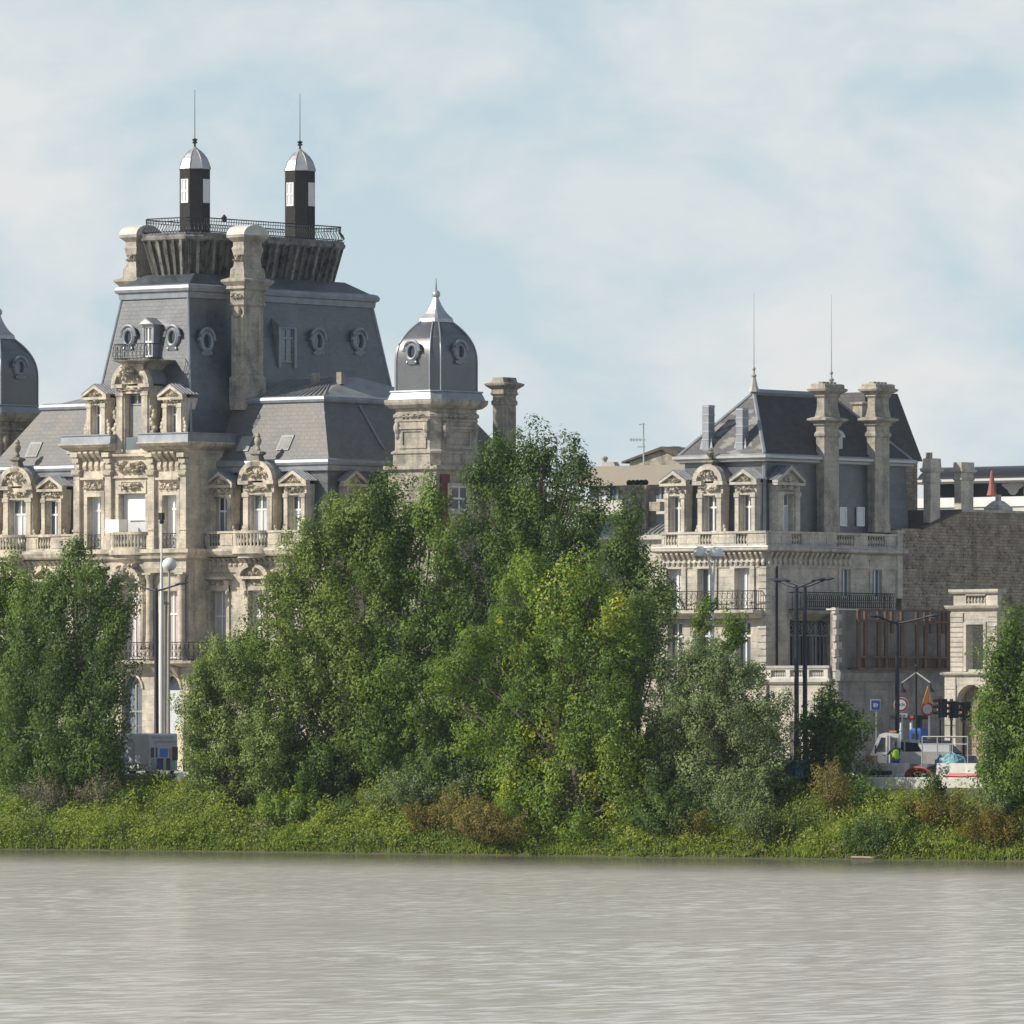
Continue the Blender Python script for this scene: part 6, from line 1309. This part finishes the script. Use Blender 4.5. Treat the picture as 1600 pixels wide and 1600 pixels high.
MB(FP(f)).prism([(-.5,zc_-.42),(.5,zc_-.42),(0,zc_+.42)],'d',0,.03).build('triangle', ORANGE, T); f2 = facing(x,y-.05,A+R(20)); zr_ = Z(1108,x,y)
disc(f2,.33,zr_,0,.03).build('round_plate', RED, T); disc(f2,.24,zr_,-.012,-.002).build('white_centre', CONCW, T); MB().lathe((x,y+.1),[(.045,QZ),(.045,zc_)],6).build('post', STEEL, T)
def signal(px, y, pyt, pyb, label, turn):
    x = X(px,y); zt, zb = Z(pyt,x,y), Z(pyb,x,y); T = thing('traffic_light',(x,y,QZ),label,'traffic light','traffic lights by the gate pavilion'); f = facing(x,y,turn)
    MB().lathe((x,y+.18),[(.06,QZ),(.055,zt+.1)],8).build('post', TAR, T)
    MB(FP(f)).box(-.19,.19,0,.42,zb,zt).build('housing', BLACK, T); MB(FP(f)).box(-.3,.3,.1,.12,zb-.12,zt+.12).build('backing_board', NAVY, T)
    for i,m_ in enumerate((RED,ORANGE,plain('signal_green',(.02,.16,.08),.4) if 'signal_green' not in M else M['signal_green'])):
        z = zt-(zt-zb)*(i+.5)/3; disc(f,.11,z,-.012,-.002,12).build('lens', m_, T)
        k = 8; MB(FP(f)).loft([[(r*math.cos(PI*i_/k),q,z+r*math.sin(PI*i_/k)) for i_ in range(k+1)]+[((r-.02)*math.cos(PI*(k-i_)/k),q,z+(r-.02)*math.sin(PI*(k-i_)/k)) for i_ in range(k+1)] for q,r in ((-.2,.13),(-.001,.14))]).build('visor', BLACK, T)
signal(1465,18,1092,1121,'traffic light in profile beside the orange triangular sign',R(-40)); signal(1483,19.5,1096,1122,'second traffic light, in front of the gate pavilion pier',R(-40)); signal(1502,20.5,1097,1125,'traffic light half hidden by the right-edge poplar',R(-35))
# red and white barrier stack, railings, ticket shelter
y = 20; x = X(1457,y); T = thing('barrier_stack',(x,y,QZ),'stacked red and white roadworks barriers under the traffic light','barrier'); z = QZ
for i in range(6): MB().box(x-.45,x+.45,y-.1,y+.1,QZ+.1+i*.3,QZ+.36+i*.3).build('board', RED if i % 2 else WHITE, T)
for s in (-.4,.4): MB().box(x+s-.03,x+s+.03,y+.1,y+.16,QZ,QZ+2.0).build('post', STEEL, T)
y = 13.4; x0, x1 = X(1441,y), X(1512,y); T = thing('site_railing',(x0,y,QZ),'thin galvanised site railing behind the teal sheeting','railing'); zt = Z(1151,x0,y)
for i in range(4): xx = x0+(x1-x0)*i/3; MB().tube([(xx,y,QZ),(xx,y,zt)],.03,5).build('post', STEEL, T)
for z in (zt, zt-.35, QZ+.25): MB().tube([(x0,y,z),(x1,y,z)],.025,5).build('rail', STEEL, T)
y = 30; x0, x1 = X(1403,y), X(1424,y); T = thing('ticket_shelter',(x0,y,QZ),'small grey shelter with dark red-ended roof below the round sign','shelter'); zt = Z(1124,x0,y)
MB().box(x0+.1,x0+.2,y,y+.1,QZ,zt).box(x1-.1,x1,y,y+.1,QZ,zt).build('post', CURTW, T); MB().box(x0+.5,x1,y+.9,y+.95,QZ,zt).build('back_panel', GLASSM, T); MB().rects([(x0-.3,x1+.25,y-.2,y+1.1,zt),(x0-.35,x1+.3,y-.25,y+1.15,zt+.2)]).build('roof', TAR, T); MB().box(x1+.12,x1+.31,y-.26,y-.2,zt+.05,zt+.18).build('roof_end', RED, T); MB().box(x0+.7,x0+.95,y+.5,y+.7,QZ,QZ+1.6).build('machine', TAR, T)
y = 28; x = X(1430,y); T = thing('blue_cabin',(x,y,QZ),'dark blue waste cabin beside the grey shelter','cabin'); zt = Z(1138,x,y); MB().rects([(x-.32,x+.32,y,y+.6,QZ),(x-.34,x+.34,y-.02,y+.62,zt-.1),(x-.25,x+.25,y+.05,y+.55,zt)]).build('body', BLUE, T); MB().box(x-.2,x+.2,y-.04,y-.02,zt-.5,zt-.25).build('flap', NAVY, T)
# concrete blocks on the quay
def cblock(px0, px1, y, label):
    x0, x1 = X(px0,y), X(px1,y); T = MB().rects([(x0,x1,y-.35,y+.35,QZ+.0),(x0,x1,y-.35,y+.35,QZ+.16),(x0+.02,x1-.02,y-.2,y+.2,QZ+.32),(x0+.03,x1-.03,y-.15,y+.15,QZ+.78)]).build('concrete_barrier', CONCW); tag(T, label, 'barrier', 'concrete barriers on the quay edge'); return T
cblock(1340,1400.5,10.6,'long concrete barrier in front of the white truck cab'); cblock(1405,1419,10.6,'short concrete barrier between the long one and the red pipe coil'); cblock(1466,1530,11.2,'concrete barrier behind the red pipes on the right')
# pipes
def coil(px, py, y, r, label, mat, n=6):
    p = W(px,py,y); T = thing('pipe_coil',(p.x,p.y,QZ),label,'pipe coil')
    for i in range(n):
        rr = r*(1-.075*i); k = 20; MB().tube([(p.x+rr*math.cos(PI*j/k)*1.05,p.y-.25*math.sin(PI*j/k)+.07*i,QZ+.05+rr*.68*math.sin(PI*j/k)) for j in range(k+1)],.045,6).build('turn', mat, T, True)
RPIPE = plain('red_pipe', (.40,.05,.055), .45)
coil(1438,1216,9.9,.8,'coil of red plastic pipe on the quay edge',RPIPE,7)
for i,(a,b) in enumerate(((1478,1527),(1484,1538))):
    y = 9.5+i*.35; T = MB().tube([(X(a,y),y,QZ+.22+.06*i),(X((a+b)/2,y),y,QZ+.2+.06*i),(X(b,y),y,QZ+.24)],.07,7).build('red_pipe', RPIPE, None, True); tag(T, ('front ' if i == 0 else 'rear ')+'straight red pipe lying on the quay edge, right of the coil', 'pipe', 'red pipes')
y = 9.4; T = MB().tube([(X(1350,y),y,QZ+.34),(X(1392,y),y,QZ+.34)],.1,10).build('black_pipe', TAR, None, True); tag(T,'short dark pipe in front of the long concrete barrier','pipe')
# teal sheeting over a heap, blue painted container
y = 12; p = W(1487,1190,y); T = thing('teal_tarpaulin',(p.x,p.y,QZ),'crumpled teal and blue plastic sheeting heaped behind the railing','tarpaulin'); rg_ = np.random.RandomState(6); k = 14; rings = []
for j,(q,h_) in enumerate(((1.0,0),(1.02,.5),(.92,.95),(.7,1.25),(.4,1.38),(.08,1.42))): rings.append([(p.x+.62*q*(1+rg_.uniform(-.16,.16))*math.cos(2*PI*i/k),p.y+.5*q*(1+rg_.uniform(-.16,.16))*math.sin(2*PI*i/k),QZ+.35+h_*.62+rg_.uniform(-.08,.08)*(j>0)) for i in range(k)])
MB().box(p.x-.65,p.x+.65,p.y-.5,p.y+.5,QZ,QZ+.36).build('pallet', CONC, T); MB().loft(rings).build('sheet', TEAL, T); MB().tube([(p.x-.6,p.y-.3,QZ+.4),(p.x-.58,p.y-.36,QZ+.9),(p.x-.4,p.y-.3,QZ+1.15)],.1,6).build('blue_fold', plain('blue_sheet',(.05,.2,.5),.5), T)
y = 10.6; x0, x1 = X(1196,y), X(1243,y); T = thing('painted_container',(x0,y,QZ),'low container covered in blue-green painted scrawl beside the grey willow','container'); zt = Z(1190,x1,y)
MB().box(x0,x1,y,y+1.4,QZ+.1,zt).build('body', GRAF, T); MB().box(x0-.05,x1+.05,y-.05,y+1.45,zt,zt+.08).build('rim', plain('blue_rim',(.08,.25,.38),.5), T)
for i in range(5): MB().box(x0+(x1-x0)*(i+.5)/5-.04,x0+(x1-x0)*(i+.5)/5+.04,y-.04,y,QZ+.1,zt).build('rib', GRAF, T)
# painted kiosk with book display panel, leaning board, cream truck behind
y = 13; xe = X(231,y); T = thing('painted_kiosk',(xe,y,QZ),'white boxy kiosk with a picture panel of books between the trees','kiosk'); zt = Z(1146,xe,y); ye = YD(277,xe)
MB().rects([(xe-2.2,xe,y,ye,QZ+.25),(xe-2.2,xe,y,ye,zt-.06),(xe-2.15,xe-.05,y+.05,ye-.05,zt)]).build('body', WHITE, T)
FK = Fr(xe, y, True); kl = ye-y; zk = lambda py: Z(py,xe,y)
pn = MB(FK).box(.04,kl-.04,-.03,-.002,QZ+.3,zt-.08).build('panel', plain('panel_grey',(.56,.55,.56),.5), T)
def kp(px): return YD(px,xe)-y
BK = [(235,240,1168,1184,(.12,.05,.07)),(240,242.5,1168,1184,(.55,.62,.66)),(242,245,1168,1184,(.04,.07,.2)),(249,261,1169.5,1183,(.05,.22,.62)),(268,277,1167,1188,(.05,.035,.03)),(264,268,1169,1184,(.45,.33,.32)),(236,242,1186,1206,(.22,.42,.36)),(244,250,1185,1212,(.04,.06,.22)),(250,254,1185,1212,(.015,.03,.10)),(254,258,1185,1208,(.30,.48,.36)),(259,265,1185,1206,(.07,.05,.045)),(266,272,1186,1206,(.25,.42,.34))]
for i,(a,b,c_,d_,col) in enumerate(BK): MB(FK).box(kp(a),kp(b),-.045,-.031,max(zk(d_),QZ+.3),zk(c_)).build('book_picture', plain('book_%d'%i,col,.5), pn)
for py,a,b in ((1152.5,236,270),(1159,240,276)): 
    for i in range(9): u0=kp(a)+(kp(b)-kp(a))*i/9; MB(FK).box(u0+.01,u0+(kp(b)-kp(a))/9*.7,-.042,-.031,zk(py+1.3),zk(py-1.3)).build('print_line', plain('print_grey',(.36,.36,.40),.5) if 'print_grey' not in M else M['print_grey'], pn)
for xx in (xe-1.9,xe-.3): MB().lathe((xx,y+.3),[(.1,QZ),(.1,QZ+.25)],8).build('foot', TAR, T)
MB().box(xe-2.0,xe-.9,y-.02,y-.005,QZ+.6,zt-.4).build('hatch', CURTW, T)
# ---------------------------------------------------------------- vehicles (built along +x from the nose at the left)
def wheel(T, x, y, r, w=.2, QZ=QZ):
    k = 16; ring = lambda rr, q: [(x+rr*math.cos(2*PI*i/k), q, QZ+r+rr*math.sin(2*PI*i/k)) for i in range(k)]
    wh = MB().loft([ring(r*.6,y-.01),ring(r*.92,y-.02),ring(r,y+.03),ring(r,y+w-.03),ring(r*.92,y+w),ring(r*.6,y+w-.01)]).build('wheel', RUBBER, T, True); MB().loft([ring(r*.6,y-.005),ring(r*.55,y+.03),ring(r*.15,y-.01)]).build('rim', STEEL, wh)
def car(x, y, label, paint, flip=1, L_=4.2, QZ=QZ):
    T = thing('parked_car',(x,y,QZ),label,'car'); wd_ = 1.72
    fx = lambda u: x+flip*u; SZ = 1.26
    low = [(-2.1,.28),(2.1,.28),(2.12,.62),(2.0,.84),(1.3,.93),(-1.55,.96),(-2.0,.9),(-2.12,.6)]
    def ringp(pts, q, ins): return [(fx(u), y+q, QZ+z*SZ) for u,z in pts]
    b_ = MB().loft([ringp([(u*.97,z) for u,z in low],.0,0),ringp(low,.06,0),ringp(low,wd_-.06,0),ringp([(u*.97,z) for u,z in low],wd_,0)]).build('body', paint, T, True)
    cab = [(-1.75,.95),(1.2,.93),(.45,1.42),(-.9,1.46),(-1.45,1.3)]
    MB().loft([ringp(cab,.08,0),ringp([(u*.9,z) for u,z in cab],.16,0),ringp([(u*.9,z) for u,z in cab],wd_-.16,0),ringp(cab,wd_-.08,0)]).build('cabin', paint, T, True)
    for pts in ([(-1.45,1.0),(-.35,1.0),(-.35,1.38),(-.95,1.38),(-1.3,1.26)],[(-.25,1.0),(.95,1.0),(.42,1.34),(-.25,1.38)]):
        for q0,q1 in ((.07,.085),(wd_-.085,wd_-.07)): MB().loft([ringp(pts,q0,0),ringp(pts,q1,0)]).build('side_window', GLASS, T)
    MB().loft([[(fx(1.17),y+.14,QZ+.96*SZ),(fx(1.17),y+wd_-.14,QZ+.96*SZ),(fx(.47),y+wd_-.22,QZ+1.4*SZ),(fx(.47),y+.22,QZ+1.4*SZ)],[(fx(1.2),y+.14,QZ+.97*SZ),(fx(1.2),y+wd_-.14,QZ+.97*SZ),(fx(.5),y+wd_-.22,QZ+1.42*SZ),(fx(.5),y+.22,QZ+1.42*SZ)]]).build('windscreen', GLASS, T)
    MB().loft([[(fx(-1.73),y+.16,QZ+1.0*SZ),(fx(-1.73),y+wd_-.16,QZ+1.0*SZ),(fx(-1.44),y+wd_-.22,QZ+1.3*SZ),(fx(-1.44),y+.22,QZ+1.3*SZ)],[(fx(-1.77),y+.16,QZ+1.0*SZ),(fx(-1.77),y+wd_-.16,QZ+1.0*SZ),(fx(-1.48),y+wd_-.22,QZ+1.31*SZ),(fx(-1.48),y+.22,QZ+1.31*SZ)]]).build('rear_window', GLASS, T)
    for u in (1.3,-1.3):
        for q in (-.02,wd_-.18): wheel(T, fx(u), y+q, .31, QZ=QZ)
    for q in (.1,wd_-.4): MB().ball((fx(2.02),y+q+.15,QZ+.7),(.1,.17,.09),7,4).build('headlight', CURTW, T, True); MB().ball((fx(-2.02),y+q+.15,QZ+.78),(.09,.14,.09),7,4).build('tail_light', RED, T, True)
    MB().box(min(fx(.05),fx(.22)),max(fx(.05),fx(.22)),y-.03,y-.005,QZ+.82,QZ+.86).build('door_handle', STEEL, T)
    return T
SILV = plain('silver_car_paint',(.62,.63,.64),.2,.3,.6,.03,1); DKC = plain('dark_car_paint',(.03,.035,.045),.2,0,.6,.03,1)
car(X(1420,18), 18, 'silver hatchback parked behind the white flatbed truck', SILV, 1)
car(X(1440,22), 22, 'dark car parked beyond the silver hatchback', DKC, 1)
car(X(203,24), 24, 'dark car whose roof shows above the painted kiosk', DKC, 1)
car(X(322,7.4), 7.4, 'white car parked on the bank edge, half hidden by the feathery willow', CARP, -1, QZ=2.62)
# flatbed truck, cab to the left
y = 14.2; xc = X(1356,y); T = thing('flatbed_truck',(xc,y,QZ),'white flatbed truck with its cab door open, behind the concrete barriers','truck'); wd_ = 1.9
pr = [(0,.45),(1.75,.45),(1.75,2.12),(1.0,2.18),(.65,2.1),(.18,1.25),(0,1.1)]
MB().loft([[(xc+u,y+q,QZ+z) for u,z in pr] for q in (0.0,wd_)]).build('cab', CARP, T, False)
MB().loft([[(xc+u,y+q,QZ+z) for u,z in [(.42,1.28),(1.0,1.28),(1.0,1.95),(.76,1.95)]] for q in (-.012,-.002)]).build('side_window', GLASS, T)
MB().loft([[(xc+.2,y+.1,QZ+1.27),(xc+.2,y+wd_-.1,QZ+1.27),(xc+.63,y+wd_-.15,QZ+2.05),(xc+.63,y+.15,QZ+2.05)],[(xc+.16,y+.1,QZ+1.27),(xc+.16,y+wd_-.1,QZ+1.27),(xc+.6,y+wd_-.15,QZ+2.06),(xc+.6,y+.15,QZ+2.06)]]).build('windscreen', GLASS, T)
MB().box(xc+1.12,xc+1.2,y-.02,y-.002,QZ+.5,QZ+2.05).build('door_gap', TAR, T); dr = MB().box(xc+1.22,xc+1.3,y-.5,y-.002,QZ+.5,QZ+2.05).build('open_door', CARP, T); MB().box(xc+1.31,xc+1.7,y-.015,y-.002,QZ+.75,QZ+1.95).build('door_opening', GLASSM, T); MB().box(xc+.85,xc+1.0,y-.02,y-.003,QZ+1.1,QZ+1.14).build('door_handle', TAR, T)
MB().box(xc+1.8,xc+4.6,y+.05,y+wd_-.05,QZ+.7,QZ+.86).build('bed', CONC, T); MB().box(xc+1.8,xc+4.6,y-.02,y+.04,QZ+.72,QZ+1.28).build('side_board', plain('greyish_board',(.52,.49,.45),.6), T); MB().box(xc+1.8,xc+4.6,y+wd_-.04,y+wd_,QZ+.72,QZ+1.28).build('side_board', CARP, T)
MB().prism([(xc+3.1,QZ+1.285),(xc+4.62,QZ+1.285),(xc+4.62,QZ+1.6),(xc+2.85,QZ+1.62)],'d',y+.1,y+wd_-.2).build('load_cover', CARP, T); MB().box(xc+4.6,xc+4.66,y,y+wd_,QZ+.72,QZ+1.3).build('tailgate', CARP, T)
MB().box(xc+1.78,xc+1.84,y+.05,y+wd_-.05,QZ+.9,QZ+1.35).build('headboard', CARP, T); MB().box(xc+1.78,xc+1.86,y+.02,y+.1,QZ+1.35,QZ+2.2).build('headboard_post', CARP, T); MB().box(xc+1.2,xc+1.6,y+.2,y+.5,QZ+2.19,QZ+2.27).build('beacon_bar', ORANGE, T); MB().ball((xc+1.85,y+.3,QZ+2.3),.09,8,5).build('lamp', CURTW, T)
for u in (.75,3.7):
    for q in (-.03,wd_-.2): wheel(T, xc+u, y+q, .33)
MB().box(xc-.05,xc+.0,y+.15,y+.45,QZ+.7,QZ+.85).build('headlight', CURTW, T); MB().box(xc-.06,xc-.0,y+wd_-.45,y+wd_-.15,QZ+.7,QZ+.85).build('headlight', CURTW, T); MB().tube([(xc+.5,y-.25,QZ+1.35),(xc+.45,y-.02,QZ+1.4)],.03,4).box(xc+.42,xc+.5,y-.35,y-.2,QZ+1.2,QZ+1.6).build('wing_mirror', TAR, T)
T.rotation_euler.z = A-R(6); T.scale = (.82,1,1)
p = W(1362,1190,11.6); T = MB().rects([(p.x-.2,p.x+.2,11.4,11.8,QZ+.8),(p.x-.2,p.x+.2,11.4,11.8,QZ+1.12)]).build('cardboard_box', plain('cardboard',(.45,.26,.12),.8)); tag(T,'brown cardboard box standing on a post before the truck cab','box')
MBp = MB().box(p.x-.25,p.x+.25,11.35,11.85,QZ,QZ+.79).build('pedestal', CONC); tag(MBp,'concrete block carrying the cardboard box by the truck','block')
# cream truck behind the willow
y = 19; x0 = X(275,y); T = thing('cream_van',(x0,y,QZ),'cream box van mostly hidden behind the feathery willow','van'); zt = Z(1131,x0,y); CRM = plain('cream_paint',(.72,.64,.48),.4)
MB().rects([(x0,x0+3.6,y,y+2.0,QZ+.45),(x0,x0+3.6,y,y+2.0,zt-.05),(x0+.05,x0+3.55,y+.05,y+1.95,zt)]).build('box_body', CRM, T); MB().prism([(x0+3.62,QZ+.4),(x0+5.2,QZ+.4),(x0+5.2,QZ+1.2),(x0+4.7,QZ+1.95),(x0+3.62,QZ+1.95)],'d',y+.1,y+1.9).build('cab', CARP, T)
for u in (.8,4.4):
    for q in (-.02,1.82): wheel(T, x0+u, y+q, .34)
# ---------------------------------------------------------------- workers
def person(px, y, label, vest_col, legs_col, sleeve_col, turn=0.0, reach=.5, lean=.12):
    x = X(px,y); T = thing('person',(x,y,QZ),label,'person')
    c, s = math.cos(turn), math.sin(turn)
    def q(f_, l_, z): return (f_*c-l_*s, f_*s+l_*c, z)          # forward, left, up from the feet
    def skin(name, pts, edges, rad, mat, root=0):
        me = bpy.data.meshes.new(name); me.from_pydata([q(*p) for p in pts], edges, []); o = bpy.data.objects.new(name, me); COL.objects.link(o); o.parent = T; ROOT[o.name] = ROOT[T.name]
        sm = o.modifiers.new('skin','SKIN'); sm.use_smooth_shade = True
        for i, r in enumerate(rad): me.skin_vertices[0].data[i].radius = (r, r) if not isinstance(r, tuple) else r
        for i in range(len(pts)): me.skin_vertices[0].data[i].use_root = (i == root)
        ss = o.modifiers.new('sub','SUBSURF'); ss.levels = 2; ss.render_levels = 2; me.materials.append(mat); return o
    L_ = lean
    P_ = [(0,0,.93),(L_*.4,0,1.12),(L_*.9,0,1.32),(L_,0,1.46),(L_+.02,0,1.54),(L_+.05,0,1.64),(L_+.05,0,1.74),
          (L_*.9,.19,1.42),(L_*.9+reach*.35,.24,1.2),(L_*.9+reach*.9,.2,1.18),(L_*.9,-.19,1.42),(L_*.9+.1,-.25,1.16),(L_*.9+reach*.7,-.2,1.08),
          (0,.09,.88),(.03,.1,.48),(0,.11,.08),(.12,.12,.04),(0,-.09,.88),(.05,-.1,.48),(-.05,-.11,.08),(.08,-.12,.04)]
    E_ = [(0,1),(1,2),(2,3),(3,4),(4,5),(5,6),(2,7),(7,8),(8,9),(2,10),(10,11),(11,12),(0,13),(13,14),(14,15),(15,16),(0,17),(17,18),(18,19),(19,20)]
    Rr = [.13,.125,.15,.08,.055,.095,.075,.07,.05,.04,.07,.05,.04,.085,.06,.045,.035,.085,.06,.045,.035]
    # skin, sleeves and boots by height on the one body mesh
    bm_ = plain('body_'+name_safe(label), sleeve_col, .8)
    skin('body', P_, E_, Rr, bm_)
    FL = M.get('skin_tone') or plain('skin_tone',(.42,.25,.17),.55)
    hd = MB(FP(lambda u,d,z: (x+q(u,d,0)[0], y+q(u,d,0)[1], QZ+z))); hd.ball((L_+.06,0,1.66),(.095,.078,.125),12,9); hd.ball((L_+.16,0,1.65),(.025,.018,.025),6,4)
    for s_ in (-1,1): hd.ball((L_+.04,s_*.08,1.655),(.02,.012,.03),6,4)
    h_ = hd.build('head', FL, T, True)
    MB(FP(lambda u,d,z: (x+q(u,d,0)[0], y+q(u,d,0)[1], QZ+z))).ball((L_+.035,0,1.69),(.105,.088,.11),12,8).build('hair', BARK, T, True)
    for sx_,(bx_,by_,bz_) in ((1,(L_*.9+reach*.95,.2,1.18)),(-1,(L_*.9+reach*.75,-.2,1.08))):
        hm = MB(FP(lambda u,d,z: (x+q(u,d,0)[0], y+q(u,d,0)[1], QZ+z))); hm.ball((bx_+.03,by_,bz_),(.05,.035,.045),7,5)
        for i_,l_ in enumerate((.075,.09,.085,.065)): hm.tube([(bx_+.06,by_-.03+.02*i_,bz_),(bx_+.06+l_*.6,by_-.03+.02*i_,bz_-.01),(bx_+.06+l_,by_-.028+.02*i_,bz_-.035)],[.011,.01,.007],5)
        hm.tube([(bx_+.02,by_-.03*sx_,bz_+.02),(bx_+.07,by_-.05*sx_,bz_+.03)],[.012,.008],5); hm.build('hand', FL, T, True)
    skin('vest', [(0,0,.86),(L_*.4,0,1.12),(L_*.9,0,1.34),(L_,0,1.43),(L_*.9,.15,1.42),(L_*.9,-.15,1.42)], [(0,1),(1,2),(2,3),(2,4),(2,5)], [.155,.155,.175,.1,.09,.09], plain('vest_'+name_safe(label), vest_col, .6))
    skin('trousers', [(0,0,.92),(0,.09,.86),(.03,.1,.48),(0,.11,.13),(0,-.09,.86),(.05,-.1,.48),(-.05,-.11,.13)], [(0,1),(1,2),(2,3),(0,4),(4,5),(5,6)], [.14,.1,.078,.07,.1,.078,.07], plain('trousers_'+name_safe(label), legs_col, .85))
    return T
def name_safe(s): return s.replace(' ','_')[:24]
person(1400, 12.6, 'worker in a yellow-green safety vest and blue trousers beside the truck cab', (.42,.72,.02), (.03,.07,.22), (.05,.06,.09), turn=PI-.5, reach=.45, lean=.1)
person(1246, 12.0, 'worker in a red and dark top half hidden beside the blue painted container', (.50,.06,.03), (.03,.04,.08), (.35,.40,.05), turn=.4, reach=.3, lean=.05)
# ---------------------------------------------------------------- thin summer haze over the river
m = bpy.data.materials.new('haze_air'); m.use_nodes = True; t = m.node_tree; t.nodes.clear()
o_ = N(t, 'ShaderNodeOutputMaterial'); v_ = N(t, 'ShaderNodeVolumePrincipled'); v_.inputs['Color'].default_value = (.80,.90,1.0,1); v_.inputs['Density'].default_value = .00007; v_.inputs['Anisotropy'].default_value = .25
t.links.new(v_.outputs[0], o_.inputs['Volume'])
hz_ = meshobj('haze', [], [], m); bm = bmesh.new(); bmesh.ops.create_cube(bm, size=1); bm.to_mesh(hz_.data); bm.free()
hz_.scale = (1400, 900, 52); hz_.location = (0, 0, 19); tag(hz_, 'thin pale haze filling the air over the river', 'haze', kind='stuff')
